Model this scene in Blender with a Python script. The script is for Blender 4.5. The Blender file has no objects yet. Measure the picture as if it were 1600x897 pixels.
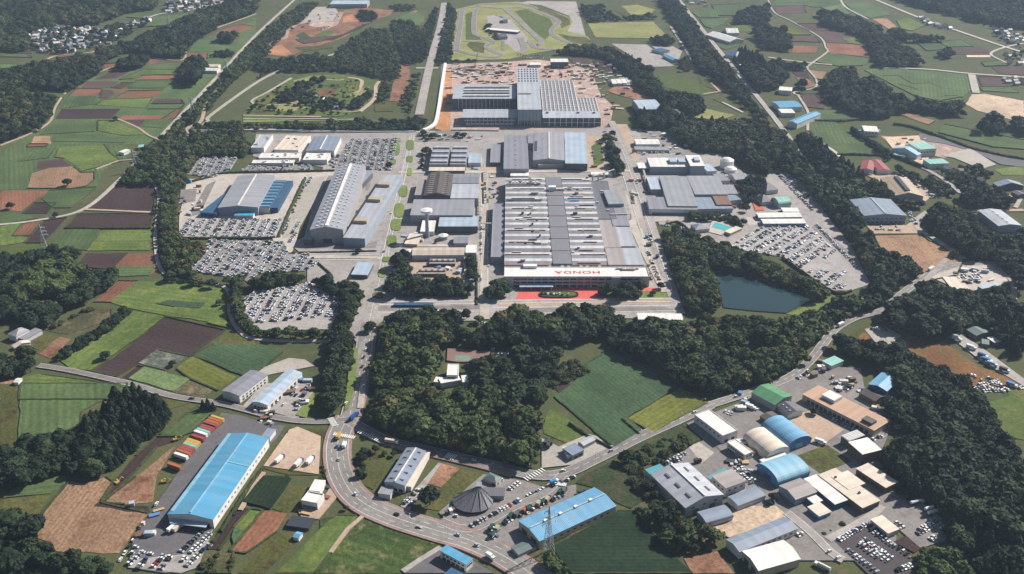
import bpy, math, random
import numpy as np
R = math.radians
rng = random.Random(7); npr = np.random.default_rng(7)
scene = bpy.context.scene
col = scene.collection

# ------------------------------------------------------------------ camera
CAM_H = 450.0; PITCH = math.atan(774/1555.56); FPX = 1555.56
cam_d = bpy.data.cameras.new('camera'); cam = bpy.data.objects.new('camera', cam_d); col.objects.link(cam)
cam_d.sensor_width = 36.0; cam_d.lens = 35.0; cam_d.clip_start = 1.0; cam_d.clip_end = 60000.0
cam.location = (0, 0, CAM_H); cam.rotation_euler = (math.pi/2 - PITCH, 0, 0)
scene.camera = cam

# ------------------------------------------------------------------ sky, sun, exposure
SUN_EL = R(38); SUN_AZ = math.atan2(0.55, 0.835)          # direction TO the sun, from +x towards +y
world = bpy.data.worlds.new('World'); scene.world = world; world.use_nodes = True
wn = world.node_tree; wn.nodes.clear()
sky = wn.nodes.new('ShaderNodeTexSky'); sky.sky_type = 'NISHITA'; sky.sun_disc = False
sky.sun_elevation = SUN_EL; sky.sun_rotation = math.pi/2 - SUN_AZ
sky.air_density = 1.0; sky.dust_density = 1.0
bg = wn.nodes.new('ShaderNodeBackground'); bg.inputs[1].default_value = 0.05
wo = wn.nodes.new('ShaderNodeOutputWorld')
wn.links.new(sky.outputs[0], bg.inputs[0]); wn.links.new(bg.outputs[0], wo.inputs[0])
sun_d = bpy.data.lights.new('sun', 'SUN'); sun = bpy.data.objects.new('sun', sun_d); col.objects.link(sun)
sun_d.energy = 5.0; sun_d.angle = R(0.53); sun_d.color = (1.0, 0.945, 0.87)
_s = (math.cos(SUN_EL)*math.cos(SUN_AZ), math.cos(SUN_EL)*math.sin(SUN_AZ), math.sin(SUN_EL))
from mathutils import Vector
sun.rotation_euler = Vector(_s).to_track_quat('Z', 'Y').to_euler()
vs = scene.view_settings
vs.view_transform = 'Standard'; vs.look = 'None'; vs.exposure = 0.65; vs.gamma = 1.0; vs.use_curve_mapping = False
scene.cycles.volume_bounces = 0; scene.cycles.max_bounces = 5; scene.cycles.diffuse_bounces = 1
scene.cycles.glossy_bounces = 2; scene.cycles.transparent_max_bounces = 8

# ------------------------------------------------------------------ survey: the aerial plan is read off in plan-sheet units
# and resolved to metres on the ground (or at a known roof height); everything below is built from those metres
_sp, _cp = math.sin(PITCH), math.cos(PITCH)
def S(px, py, z=0.0):
    xr = (px-800.0)/FPX; yu = -(py-448.5)/FPX
    t = (z-CAM_H)/(-_sp + yu*_cp)
    return np.array((xr*t, (_cp + yu*_sp)*t))
def Q(x, y, z=0.0):                                        # metres -> plan units
    d = np.array((x, y*_cp-(z-CAM_H)*_sp*1.0, 0)); zc = y*_cp + (CAM_H-z)*_sp
    return 800+FPX*x/zc, 448.5 - FPX*(y*_sp - (CAM_H-z)*_cp)/zc
class Sheet:
    def __init__(s, x0, y0, k): s.a = (x0, y0, k)
    def __call__(s, txt):
        x0, y0, k = s.a
        return [(x0+float(a)*k, y0+float(b)*k) for a, b in (t.split(',') for t in txt.split())]
k4 = 400/1595; k3 = 400/1208
P0 = Sheet(0, 0, 1)
z1, z2, z3, z4 = Sheet(0,0,k4), Sheet(400,0,k4), Sheet(800,0,k4), Sheet(1200,0,k4)
z5, z6, z7, z8 = Sheet(0,225,k4), Sheet(250,180,k4), Sheet(600,180,k4), Sheet(950,180,k4)
y1, y2, y3, y4 = Sheet(1200,180,k4), Sheet(250,340,k4), Sheet(600,340,k4), Sheet(950,380,k4)
y5, y6, y7, y8 = Sheet(1200,380,k4), Sheet(0,400,k4), Sheet(0,600,k3), Sheet(200,600,k3)
x1, x2, x3, x4 = Sheet(500,600,k3), Sheet(800,600,k3), Sheet(1000,580,k3), Sheet(1200,600,k3)
x5, x6, x7, x8 = Sheet(550,500,k4), Sheet(750,380,350/1570), Sheet(680,90,280/1570), Sheet(760,260,280/1142)
w1, w2, w3, w4 = Sheet(690,0,.15), Sheet(400,0,.1875), Sheet(380,100,.1875), Sheet(0,0,.15625)
w5, w6, w7, w8 = Sheet(1400,480,200/1121), Sheet(1380,250,220/1316), Sheet(0,460,200/1121), Sheet(620,360,160/1305)

# ------------------------------------------------------------------ materials (all procedural)
def hx(s, k=1.0):
    c = [int(s[i:i+2], 16)/255 for i in (0, 2, 4)]
    return tuple(k*(v/12.92 if v <= .04045 else ((v+.055)/1.055)**2.4) for v in c)
MATS = {}
def N(nt, typ, **kw):
    n = nt.nodes.new(typ)
    for k, v in kw.items():
        if k.startswith('i_'): n.inputs[int(k[2:])].default_value = v
        else: setattr(n, k, v)
    return n
def new_mat(name, rough=.9, spec=.2):
    m = bpy.data.materials.new(name); m.use_nodes = True; nt = m.node_tree
    b = nt.nodes['Principled BSDF']; b.inputs['Roughness'].default_value = rough
    b.inputs['Specular IOR Level'].default_value = spec
    MATS[name] = m
    return m, nt, b
def mixc(nt, fac, a, b, blend='MIX'):
    n = nt.nodes.new('ShaderNodeMix'); n.data_type = 'RGBA'; n.blend_type = blend
    for s, v in ((0, fac), (6, a), (7, b)):
        if isinstance(v, (int, float)): n.inputs[s].default_value = v
        elif isinstance(v, tuple): n.inputs[s].default_value = (*v[:3], 1)
        else: nt.links.new(v, n.inputs[s])
    return n.outputs[2]
def noise(nt, vec, scale, detail=4, rough=.6):
    n = N(nt, 'ShaderNodeTexNoise'); n.inputs['Scale'].default_value = scale
    n.inputs['Detail'].default_value = detail; n.inputs['Roughness'].default_value = rough
    nt.links.new(vec, n.inputs['Vector']); return n.outputs['Fac']
def ramp(nt, fac, a, b):
    r = N(nt, 'ShaderNodeMapRange'); r.inputs[1].default_value = a; r.inputs[2].default_value = b
    nt.links.new(fac, r.inputs[0]); return r.outputs[0]
def world_pos(nt): return N(nt, 'ShaderNodeNewGeometry').outputs['Position']
def obj_pos(nt): return N(nt, 'ShaderNodeTexCoord').outputs['Object']
def uv_pos(nt): return N(nt, 'ShaderNodeTexCoord').outputs['UV']
def rand(nt): return N(nt, 'ShaderNodeObjectInfo').outputs['Random']
def valued(nt, color, fac_socket, lo, hi):                # colour x (lo..hi)
    r = N(nt, 'ShaderNodeMapRange'); r.inputs[3].default_value = lo; r.inputs[4].default_value = hi
    nt.links.new(fac_socket, r.inputs[0])
    h = N(nt, 'ShaderNodeHueSaturation'); nt.links.new(r.outputs[0], h.inputs['Value'])
    if isinstance(color, tuple): h.inputs['Color'].default_value = (*color, 1)
    else: nt.links.new(color, h.inputs['Color'])
    return h.outputs[0]
def bumped(nt, b, height, strength, dist):
    n = N(nt, 'ShaderNodeBump'); n.inputs['Strength'].default_value = strength; n.inputs['Distance'].default_value = dist
    nt.links.new(height, n.inputs['Height']); nt.links.new(n.outputs[0], b.inputs['Normal'])

def field_mat(name, a, b_, rows=0.0, rowc=None, patch=None, bump=.5):
    m, nt, b = new_mat(name, .95, .1)
    p = world_pos(nt); uv = uv_pos(nt)
    n1 = noise(nt, p, .022, 5); n2 = noise(nt, p, .35, 3)
    c = mixc(nt, ramp(nt, n1, .33, .67), hx(a), hx(b_))
    if rows:
        w = N(nt, 'ShaderNodeTexWave'); w.wave_type = 'BANDS'; w.bands_direction = 'X'
        w.inputs['Scale'].default_value = rows*.32; w.inputs['Distortion'].default_value = .6
        w.inputs['Detail'].default_value = 1; nt.links.new(uv, w.inputs['Vector'])
        c = mixc(nt, mulf(nt, w.outputs['Fac'], .7), c, hx(rowc))
        t = N(nt, 'ShaderNodeTexWave'); t.wave_type = 'BANDS'; t.bands_direction = 'X'; t.inputs['Scale'].default_value = .021
        t.inputs['Distortion'].default_value = .35; nt.links.new(uv, t.inputs['Vector'])
        c = valued(nt, c, ramp(nt, t.outputs['Fac'], .9, 1.0), 1.0, .9)
        e = N(nt, 'ShaderNodeTexWave'); e.wave_type = 'BANDS'; e.bands_direction = 'X'; e.inputs['Scale'].default_value = .0065; e.inputs['Distortion'].default_value = 1.5; e.inputs['Detail'].default_value = 3; nt.links.new(uv, e.inputs['Vector'])
        c = valued(nt, c, e.outputs['Fac'], .93, 1.07)
    if patch:
        n3 = noise(nt, p, .06, 6, .65)
        c = mixc(nt, ramp(nt, n3, .52, .66), c, hx(patch))
    c = valued(nt, c, ramp(nt, n2, .25, .75), .68, 1.32)
    c = valued(nt, c, ramp(nt, noise(nt, p, .011, 4), .3, .7), .86, 1.16)
    c = valued(nt, c, rand(nt), .84, 1.16)
    nt.links.new(c, b.inputs['Base Color']); bumped(nt, b, n2, bump, .8)
    return m
def mulf(nt, a, k):
    n = N(nt, 'ShaderNodeMath', operation='MULTIPLY'); nt.links.new(a, n.inputs[0]); n.inputs[1].default_value = k
    return n.outputs[0]
field_mat('crop_green', '4c5c3b', '57663f', .16, '435335')
field_mat('crop_bright', '546435', '636f3a', .12, '4d5f31', '6a713a')
field_mat('crop_dark', '223223', '2a3926', .3, '1e2c20')
field_mat('crop_blue', '41553c', '4a5d40', .25, '3a4d37')
field_mat('crop_yellow', '60632e', '6a6b33', .2, '545c2c')
field_mat('crop_pale', '5d6e48', '6c7850', .5, '4d6040')
field_mat('soil_dark', '3e3130', '372d2d', .3, '453633')
field_mat('soil_mid', '534240', '4b3c3a', .3, '5c4a45')
field_mat('soil_red', '79533f', '85604b', .25, '6d4a3b', None)
field_mat('stubble_tan', '957860', '876a52', .3, '9c8068', '7d604a', .9)
field_mat('bare_sand', 'bda68f', 'c9b49d', 0, None, 'ad957c')
field_mat('rough_grass', '494f2b', '575530', 0, None, '443b29', .9)
field_mat('meadow', '536031', '47562c', 0, None, '66633b', .6)
field_mat('lawn', '64733f', '6e7a45', 0)
field_mat('scrubland', '333f2a', '3f482f', 0, None, '504b35', 1)
field_mat('allotment', '455236', '5c5b3e', .22, '574638', '7a6b54', 1)
field_mat('cabbage_patch', '5d6355', '6e7266', .2, '4a4f44', '898c80', 1)
field_mat('dug_earth', '7b5a48', '8f6d58', 0, None, '644739', 1)
field_mat('rust_heath', '6d4d34', '7b5b3b', 0, None, '5c5a36', 1)
field_mat('site_earth', 'aa9588', '98807a', 0, None, 'c0b0a4', 1)
field_mat('shadow_bank_grass', '36422a', '444a30', 0, None, '55492f', 1)
field_mat('veg_patch', '3e4f2b', '4b5b2c', .12, '354526', '796e51', 1)
field_mat('dry_lawn', '757a4a', '838252', 0, None, '8a7d58', .6)
field_mat('orange_earth', 'a4744f', 'ad805f', 0, None, '8f6244', 1)
def paved(name, a, b_, patch, dirt=.5):
    m, nt, b = new_mat(name, .85, .25); p = world_pos(nt)
    n1 = noise(nt, p, .018, 5); n2 = noise(nt, p, .5, 4); n3 = noise(nt, p, .09, 6, .7)
    c = mixc(nt, ramp(nt, n1, .35, .65), hx(a), hx(b_))
    c = mixc(nt, mulf(nt, ramp(nt, n3, .5, .7), dirt), c, hx(patch))
    c = valued(nt, c, ramp(nt, n2, .3, .7), .84, 1.16); c = valued(nt, c, rand(nt), .92, 1.08)
    nt.links.new(c, b.inputs['Base Color'])
paved('asphalt', '77726f', '85807c', '645e5a', .7)
paved('asphalt_fresh', '5c595b', '656264', '514e50')
paved('asphalt_black', '403a3c', '4a4446', '37322f')
paved('asphalt_pale', '938d89', 'a29b96', '787069', .75)
paved('concrete', 'a79e95', 'b5aca2', '8a7f76', .7)
paved('gravel', '9b958c', 'a8a198', '847d72')
paved('plaza_red', 'c0564c', 'c9625a', 'b04a42', .3)
paved('footway_red', '87706b', '917a74', '76605b', .6)
paved('court_clay', '7a5f58', '846a62', '6c534d', .5)
paved('dirt_track', 'a38d7b', 'b09b88', '8f7762')
paved('paint_white', 'd8d8d4', 'e0e0dc', 'bdbdb8', .4)
paved('court_green', '6a7a70', '718276', '5d6c63', .3)
paved('court_red', 'b05e48', 'b86850', 'a05440', .3)
def roofing(name, a, strip=4.0, vary=.10, dirt=.35, rough=.55, axis=0, dirtc='6a6560', metal=0.0):
    m, nt, b = new_mat(name, rough, .35); o = obj_pos(nt); p = world_pos(nt)
    sx = N(nt, 'ShaderNodeSeparateXYZ'); nt.links.new(o, sx.inputs[0])
    fl = N(nt, 'ShaderNodeMath', operation='SNAP'); nt.links.new(sx.outputs[axis], fl.inputs[0]); fl.inputs[1].default_value = strip
    wn_ = N(nt, 'ShaderNodeTexWhiteNoise'); wn_.noise_dimensions = '1D'; nt.links.new(fl.outputs[0], wn_.inputs['W'])
    c = valued(nt, hx(a), wn_.outputs['Value'], 1-vary, 1+vary)
    n3 = noise(nt, p, .07, 6, .7); c = mixc(nt, mulf(nt, ramp(nt, n3, .45, .75), dirt), c, hx(dirtc))
    n2 = noise(nt, p, .9, 3); c = valued(nt, c, n2, .93, 1.07)
    c = valued(nt, c, rand(nt), .94, 1.06)
    nt.links.new(c, b.inputs['Base Color'])
    w = N(nt, 'ShaderNodeTexWave'); w.bands_direction = 'XY'[axis]; w.inputs['Scale'].default_value = .25
    nt.links.new(o, w.inputs['Vector']); bumped(nt, b, w.outputs['Fac'], .25, .3)
for nm, c, kw in (('roof_grey', '8e8f95', {}), ('roof_mid', '82828a', {}), ('roof_dark', '66666c', {}), ('roof_slate', '5c5c64', {}),
                  ('roof_pale', 'a6a9b0', {}), ('roof_bluegrey', '7e8a9a', {}), ('roof_ice', 'a3b1bf', {}), ('roof_white', 'd6d2cc', dict(dirt=.15)),
                  ('roof_cream', 'cdbfae', dict(dirt=.2)), ('roof_beige', 'b7aa9b', {}), ('roof_blue', '5090b2', dict(dirt=.3, vary=.09, dirtc='8a9aa0')),
                  ('roof_skyblue', '6093b3', dict(dirt=.3, vary=.09, dirtc='94a2a6')), ('roof_paleblue', '7fabc0', dict(dirt=.15)), ('roof_navy', '2c5576', {}),
                  ('roof_teal', '4f8f9a', {}), ('roof_mint', '86b8ac', {}), ('roof_green', '4a8358', {}), ('roof_greygreen', '5c6c6a', {}),
                  ('roof_red', '8e3f41', {}), ('roof_brown', 'ab8a72', dict(dirt=.2)), ('roof_tan', 'a8957e', {}), ('roof_darkbrown', '4d4440', {}),
                  ('roof_turquoise', '3fa0c0', {}), ('roof_rust', '77594c', {}), ('roof_pinkgrey', '978e8c', {})):
    roofing(nm, c, **kw)
roofing('roof_spine', '74747a', 5.0, .08, .4)
roofing('roof_strip', 'c6c3bf', 3.0, .12, .4)
roofing('roof_tile', '5b5a60', 2.0, .12)
roofing('roof_tile_pale', '9a969a', 2.0, .14)
def walling(name, a, rough=.8, dirt=.3):
    m, nt, b = new_mat(name, rough, .25); p = world_pos(nt)
    n1 = noise(nt, p, .12, 5); n2 = noise(nt, p, 1.2, 3)
    c = mixc(nt, mulf(nt, ramp(nt, n1, .45, .75), dirt), hx(a), hx('77716b'))
    c = valued(nt, c, n2, .94, 1.06); nt.links.new(c, b.inputs['Base Color'])
for nm, c in (('wall_white', 'd2cfca'), ('wall_pale', 'bdbcbc'), ('wall_grey', '9c9a9c'), ('wall_dark', '55565c'), ('wall_beige', 'b5a78f'),
              ('wall_tan', 'a89a86'), ('wall_blue', '4f7fae'), ('wall_bluegrey', '8a95a5'), ('wall_navy', '34506e'), ('wall_brown', '6f5a4c'),
              ('frame_dark', '3a4048'), ('steel', 'b4b8bb'), ('steel_red', '8f4640'), ('white_paint', 'dcdcda'), ('ply', 'b99a72')):
    walling(nm, c)
def plain(name, c, rough=.5, spec=.5, metal=0., vary=0.):
    m, nt, b = new_mat(name, rough, spec); b.inputs['Metallic'].default_value = metal
    p = world_pos(nt); n2 = noise(nt, p, 2.0, 2); cc = valued(nt, hx(c), n2, .93, 1.07)
    if vary: cc = valued(nt, cc, rand(nt), 1-vary, 1+vary)
    nt.links.new(cc, b.inputs['Base Color'])
plain('glass_dark', '2a323c', .15, .6); plain('glass_sky', '5f7f8c', .2, .5); plain('tyre', '1d1d1f', .9, .1)
plain('sign_red', 'c8242c', .5, .4); plain('rubber_black', '202224', .8, .2); plain('bark', '4a3b2e', .95, .1)
plain('net_dark', '3c4148', .9, .1); plain('red_line', '8e4c46', .8, .2); plain('skylight', 'b9c3c9', .35, .5)
plain('skylight_dark', '5d5a58', .6, .3); plain('tarp_blue', '3a8fc8', .6, .3)
for nm, c in (('car_white', 'dfe0df'), ('car_silver', 'a9acb0'), ('car_black', '1f2227'), ('car_red', '9c2226'), ('car_blue', '2c4a86'), ('car_grey', '6c6f74'), ('car_skyblue', '3f86c0'), ('car_green', '2c4a3e'), ('car_orange', 'a4603e'), ('car_yellow', 'b8984c')):
    plain(nm, c, .25, .5)
def water_mat(name, c, rough):
    m, nt, b = new_mat(name, rough, .5); p = world_pos(nt)
    n = noise(nt, p, .03, 3); cc = valued(nt, hx(c), n, .85, 1.15); nt.links.new(cc, b.inputs['Base Color'])
    bumped(nt, b, noise(nt, p, .8, 3), .08, .2)
water_mat('pond_water', '22383a', .1); water_mat('pool_water', '4fa6a4', .1)
def leaf_mat(name, a, b_, c_=None):
    m, nt, b = new_mat(name, .8, .15)
    r = rand(nt); o = obj_pos(nt)
    c = mixc(nt, r, hx(a), hx(b_))
    n1 = noise(nt, o, 4.5, 3); c = valued(nt, c, ramp(nt, n1, .3, .7), .62, 1.38)
    c = valued(nt, c, ramp(nt, noise(nt, world_pos(nt), .03, 3), .35, .65), .8, 1.25)
    if c_:
        w = N(nt, 'ShaderNodeTexWhiteNoise'); w.noise_dimensions = '1D'; nt.links.new(mulf(nt, r, 37.), w.inputs['W'])
        c = mixc(nt, ramp(nt, w.outputs['Value'], .8, 1.0), c, hx(c_))
    nt.links.new(c, b.inputs['Base Color'])
leaf_mat('leaf_oak', '2a371e', '4b5632', '5a5030')
leaf_mat('leaf_dark', '1d2b1e', '303d26', '3c462b')
leaf_mat('leaf_conifer', '1b291e', '2a3824')
leaf_mat('leaf_young', '2f3d24', '4b5834', '595434')
leaf_mat('leaf_bright', '3e4c29', '49542e')
leaf_mat('leaf_scrub', '343f25', '3f462b', '4c452d')

# ------------------------------------------------------------------ mesh helpers
class MB:
    def __init__(s): s.v = []; s.f = []; s.m = []
    def quad(s, *p, m=0):
        i = len(s.v); s.v += [tuple(map(float, q)) for q in p]; s.f.append(tuple(range(i, i+len(p)))); s.m.append(m)
    def box(s, x0, x1, y0, y1, z0, z1, m=0, bottom=False):
        i = len(s.v)
        s.v += [(x0,y0,z0),(x1,y0,z0),(x1,y1,z0),(x0,y1,z0),(x0,y0,z1),(x1,y0,z1),(x1,y1,z1),(x0,y1,z1)]
        fs = [(4,5,6,7),(0,1,5,4),(1,2,6,5),(2,3,7,6),(3,0,4,7)] + ([(3,2,1,0)] if bottom else [])
        for f in fs: s.f.append(tuple(i+a for a in f)); s.m.append(m)
    def prism(s, poly, z0, z1, m=0, ms=None):
        n = len(poly); i = len(s.v)
        s.v += [(p[0], p[1], z0) for p in poly] + [(p[0], p[1], z1) for p in poly]
        s.f.append(tuple(range(i+n, i+2*n))); s.m.append(m)
        for k in range(n):
            a, b = k, (k+1) % n
            s.f.append((i+a, i+b, i+n+b, i+n+a)); s.m.append(m if ms is None else ms)
    def cyl(s, x, y, z0, z1, r0, r1=None, n=10, m=0):
        r1 = r0 if r1 is None else r1; i = len(s.v)
        for z, r in ((z0, r0), (z1, r1)):
            s.v += [(x+r*math.cos(2*math.pi*k/n), y+r*math.sin(2*math.pi*k/n), z) for k in range(n)]
        for k in range(n):
            a = (k+1) % n; s.f.append((i+k, i+a, i+n+a, i+n+k)); s.m.append(m)
        s.f.append(tuple(range(i+n, i+2*n))); s.m.append(m)
    def bar(s, p, q, t, m=0):
        p = Vector(p); q = Vector(q); d = (q-p).normalized()
        a = d.orthogonal().normalized()*t/2; b = d.cross(a).normalized()*t/2; i = len(s.v)
        for o in (p, q):
            for e in (a+b, b-a, -a-b, a-b): s.v.append(tuple(o+e))
        for k in range(4):
            l = (k+1) % 4; s.f.append((i+k, i+l, i+4+l, i+4+k)); s.m.append(m)
        s.f.append((i, i+3, i+2, i+1)); s.m.append(m); s.f.append((i+4, i+5, i+6, i+7)); s.m.append(m)
    def mesh(s, name, mats):
        me = bpy.data.meshes.new(name); me.from_pydata(s.v, [], s.f)
        for mt in (mats if isinstance(mats, (list, tuple)) else [mats]): me.materials.append(MATS[mt])
        if any(s.m): me.polygons.foreach_set('material_index', s.m)
        me.update(); return me
    def build(s, name, mats, parent=None):
        return link(name, s.mesh(name, mats), parent)
def link(name, data, parent=None, loc=None):
    o = bpy.data.objects.new(name, data); col.objects.link(o)
    if parent is not None: o.parent = parent
    if loc is not None: o.location = loc
    return o
def tag(o, label=None, cat=None, group=None, kind=None):
    if label: o['label'] = label
    if cat: o['category'] = cat
    if group: o['group'] = group
    if kind: o['kind'] = kind
    return o
def empty(name, x, y, z=0, rz=0):
    o = link(name, None); o.location = (x, y, z); o.rotation_euler = (0, 0, rz); o.empty_display_size = 1
    return o
def ccw(p):
    a = sum(p[i][0]*p[(i+1) % len(p)][1]-p[(i+1) % len(p)][0]*p[i][1] for i in range(len(p)))
    return p if a > 0 else p[::-1]
def inside(poly, X, Y):
    poly = np.asarray(poly); r = np.zeros(len(X), bool); n = len(poly); j = n-1
    for i in range(n):
        xi, yi = poly[i]; xj, yj = poly[j]
        if yi != yj:
            r ^= ((yi > Y) != (yj > Y)) & (X < (xj-xi)*(Y-yi)/(yj-yi)+xi)
        j = i
    return r
KEEP_OUT = []            # ground polygons and strips no tree may stand on
def keep_poly(p, soft=False): KEEP_OUT.append(('s' if soft else 'p', np.asarray(p)))
def keep_line(p, w): KEEP_OUT.append(('l', np.asarray(p), w))
SURF = []
def surf_poly(p, z): p = np.asarray(p); SURF.append(('p', p, z, *p.min(0), *p.max(0)))
def surf_line(P, w, z): SURF.append(('l', P, z, *(P.min(0)-w), *(P.max(0)+w), w))
def gz(x, y):
    """height of the paving, field or road at a point"""
    best = 0.0
    for e in SURF:
        if e[2] <= best or x < e[3] or y < e[4] or x > e[5] or y > e[6]: continue
        if e[0] == 'p':
            if inside(e[1], np.array([x]), np.array([y]))[0]: best = e[2]
        else:
            A = e[1][:-1]; d = np.diff(e[1], axis=0); v = np.array((x, y))-A; t = np.clip((v*d).sum(1)/((d**2).sum(1)+1e-9), 0, 1)
            if (((v-t[:, None]*d)**2).sum(1)).min() < e[7]**2: best = e[2]
    return best
_layer = [0.04]
def next_z(): _layer[0] += 0.0025; return _layer[0]
def wobble(poly, amp, step):
    out = []
    for i in range(len(poly)):
        a = np.array(poly[i]); b = np.array(poly[(i+1) % len(poly)]); L = np.linalg.norm(b-a); n = max(1, int(L/step))
        for k in range(n):
            p = a+(b-a)*k/n
            if k: p = p+npr.normal(0, amp, 2)
            out.append((p[0], p[1]))
    return out
def sheet(name, pts, mat, kind='structure', up=0.0, keep=False, wob=0.0, label=None):
    """a ground sheet (field, yard, lawn): outline in plan units, a solid slab in metres, UV along its longest side"""
    poly = ccw([tuple(S(*p)) for p in pts])
    if keep: keep_poly(poly, keep == 'soft')
    k = max(range(len(poly)), key=lambda i: math.dist(poly[i], poly[(i+1) % len(poly)]))
    ang = math.atan2(poly[(k+1) % len(poly)][1]-poly[k][1], poly[(k+1) % len(poly)][0]-poly[k][0])
    if wob: poly = wobble(poly, wob, 9.0)
    z = next_z()+up; surf_poly(poly, z)
    mb = MB(); mb.prism(poly, -.3, z)
    me = mb.mesh(name, mat); uv = me.uv_layers.new(name='UVMap')
    c, s = math.cos(ang), math.sin(ang)
    vi = np.empty(len(me.loops), int); me.loops.foreach_get('vertex_index', vi)
    V = np.array(mb.v)[vi]; U = np.stack([-V[:,0]*s+V[:,1]*c, V[:,0]*c+V[:,1]*s], 1)
    uv.data.foreach_set('uv', U.ravel().astype(np.float32))
    o = link(name, me); tag(o, label, None, None, kind); o['z_top'] = z
    return o
def smooth_line(pts, step=6.0):
    P = np.array(pts, float)
    if len(P) < 3: 
        return P
    out = []
    for i in range(len(P)-1):
        p0 = P[max(i-1, 0)]; p1 = P[i]; p2 = P[i+1]; p3 = P[min(i+2, len(P)-1)]
        n = max(2, int(np.linalg.norm(p2-p1)/step))
        for k in range(n):
            t = k/n
            out.append(.5*((2*p1)+(-p0+p2)*t+(2*p0-5*p1+4*p2-p3)*t*t+(-p0+3*p1-3*p2+p3)*t**3))
    out.append(P[-1]); return np.array(out)
def offset(P, d):
    T = np.gradient(P, axis=0); T /= np.linalg.norm(T, axis=1)[:, None]+1e-9
    return P+np.stack([-T[:,1], T[:,0]], 1)*d
def strip_mb(mb, P, a, b, z, m=0, z0=None):
    A = offset(P, a); B = offset(P, b)
    for i in range(len(P)-1):
        mb.quad((*B[i], z), (*B[i+1], z), (*A[i+1], z), (*A[i], z), m=m) if b < a else mb.quad((*A[i], z), (*A[i+1], z), (*B[i+1], z), (*B[i], z), m=m)
    if z0 is not None:
        for E in (A, B):
            for i in range(len(E)-1): mb.quad((*E[i], z0), (*E[i+1], z0), (*E[i+1], z), (*E[i], z), m=m)
def road(pts, w, mat='asphalt', name='road', edge=None, centre=None, lanes=(), foot=None, verge=0.0, step=6.0, smooth=True, keep=2.0):
    P = np.array([S(*p) for p in pts]); P = smooth_line(P, step) if smooth else P
    keep_line(P, w/2+keep)
    z = next_z(); surf_line(P, w/2, z)
    mb = MB(); strip_mb(mb, P, w/2, -w/2, z, 0, -.2); o = tag(mb.build(name, mat), kind='structure')
    zl = next_z()
    if edge or centre or lanes:
        mm = MB()
        if edge:
            for d in (w/2-.5, -w/2+.5): strip_mb(mm, P, d+.1, d-.1, zl)
        seg = np.concatenate([[0], np.cumsum(np.linalg.norm(np.diff(P, axis=0), axis=1))])
        def dashes(d, on, off, t):
            s = 0.0
            while s < seg[-1]-on:
                ss = np.linspace(s, s+on, 3)
                D = np.stack([np.interp(ss, seg, P[:,0]), np.interp(ss, seg, P[:,1])], 1)
                strip_mb(mm, offset(D, d), t/2, -t/2, zl); s += on+off
        if centre == 'solid': strip_mb(mm, P, .12, -.12, zl)
        elif centre: dashes(0, 5, 5, .25)
        for d in lanes: dashes(d, 5, 6, .22)
        tag(mm.build('road_marking', 'paint_white'), kind='structure')
    if foot:                                              # raised footways with a kerb step
        for sgn in foot[0]:
            fm = MB(); d0 = sgn*(w/2); d1 = sgn*(w/2+foot[1])
            strip_mb(fm, P, max(d0, d1), min(d0, d1), z+.14, 0, 0); tag(fm.build('footway', foot[2]), kind='structure')
            km = MB(); d2 = sgn*(w/2-.02); d3 = sgn*(w/2-.32)
            strip_mb(km, P, max(d2, d3), min(d2, d3), z+.15, 0, 0); tag(km.build('kerb', 'concrete'), kind='structure')
    return P, z

# ------------------------------------------------------------------ ground
def ground():
    m, nt, b = new_mat('ground_mix', .95, .1); p = world_pos(nt)
    n1 = noise(nt, p, .006, 6, .6); n2 = noise(nt, p, .05, 6, .7); n3 = noise(nt, p, .4, 3)
    c = mixc(nt, ramp(nt, n1, .35, .65), hx('454d32'), hx('525638'))
    c = mixc(nt, ramp(nt, n2, .5, .7), c, hx('60573f'))
    c = mixc(nt, ramp(nt, n2, .62, .78), c, hx('6b5b4c'))
    c = valued(nt, c, n3, .75, 1.25); nt.links.new(c, b.inputs['Base Color']); bumped(nt, b, n3, .6, .8)
    mb = MB(); E = 16000
    mb.quad((-E, -4000, 0), (E, -4000, 0), (E, 26000, 0), (-E, 26000, 0))
    tag(mb.build('ground', 'ground_mix'), kind='structure')
ground()
FM = dict(g='crop_green', G='crop_bright', k='crop_dark', u='crop_blue', y='crop_yellow', p='crop_pale', d='soil_dark', m='soil_mid', r='soil_red',
          t='stubble_tan', s='bare_sand', b='rough_grass', M='meadow', L='lawn', c='scrubland', a='allotment', C='cabbage_patch', e='dug_earth',
          h='rust_heath', o='orange_earth', x='site_earth', v='veg_patch', D='dry_lawn')
UP = dict(g=.5, G=.45, k=1.1, u=.8, y=.6, p=.5, C=.4, c=.2)
def bank(pts):
    """low dark grass banks added along some field edges for their shadow lines"""
    P = ccw([tuple(S(*p)) for p in pts]); mb = MB(); z = next_z()
    for i in range(len(P)):
        if rng.random() < .35: continue
        a = np.array(P[i]); b = np.array(P[(i+1) % len(P)]); n = max(2, int(np.linalg.norm(b-a)/6))
        L_ = np.array([a+(b-a)*k/n for k in range(n+1)])+npr.normal(0, .2, (n+1, 2)); w = rng.uniform(.5, 1.0); strip_mb(mb, L_, w, -w, z+rng.uniform(.5, 1.1), 0, -.2)
    if mb.f: tag(mb.build('field_shadow_bank', 'shadow_bank_grass'), kind='structure')  # dark raised strips, added to draw the shadow lines between fields
def fields(sh, txt):
    for line in txt.strip().splitlines():
        t, rest = line.split(None, 1); base = t[0] == '_'; t = t[-1]
        sheet('field', sh(rest), FM[t], up=0 if base else UP.get(t, 0)*rng.uniform(.7, 1.2), wob=.5)
        if not base and t in 'gGdmrtupyka' and rng.random() < .7: bank(sh(rest))
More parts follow.
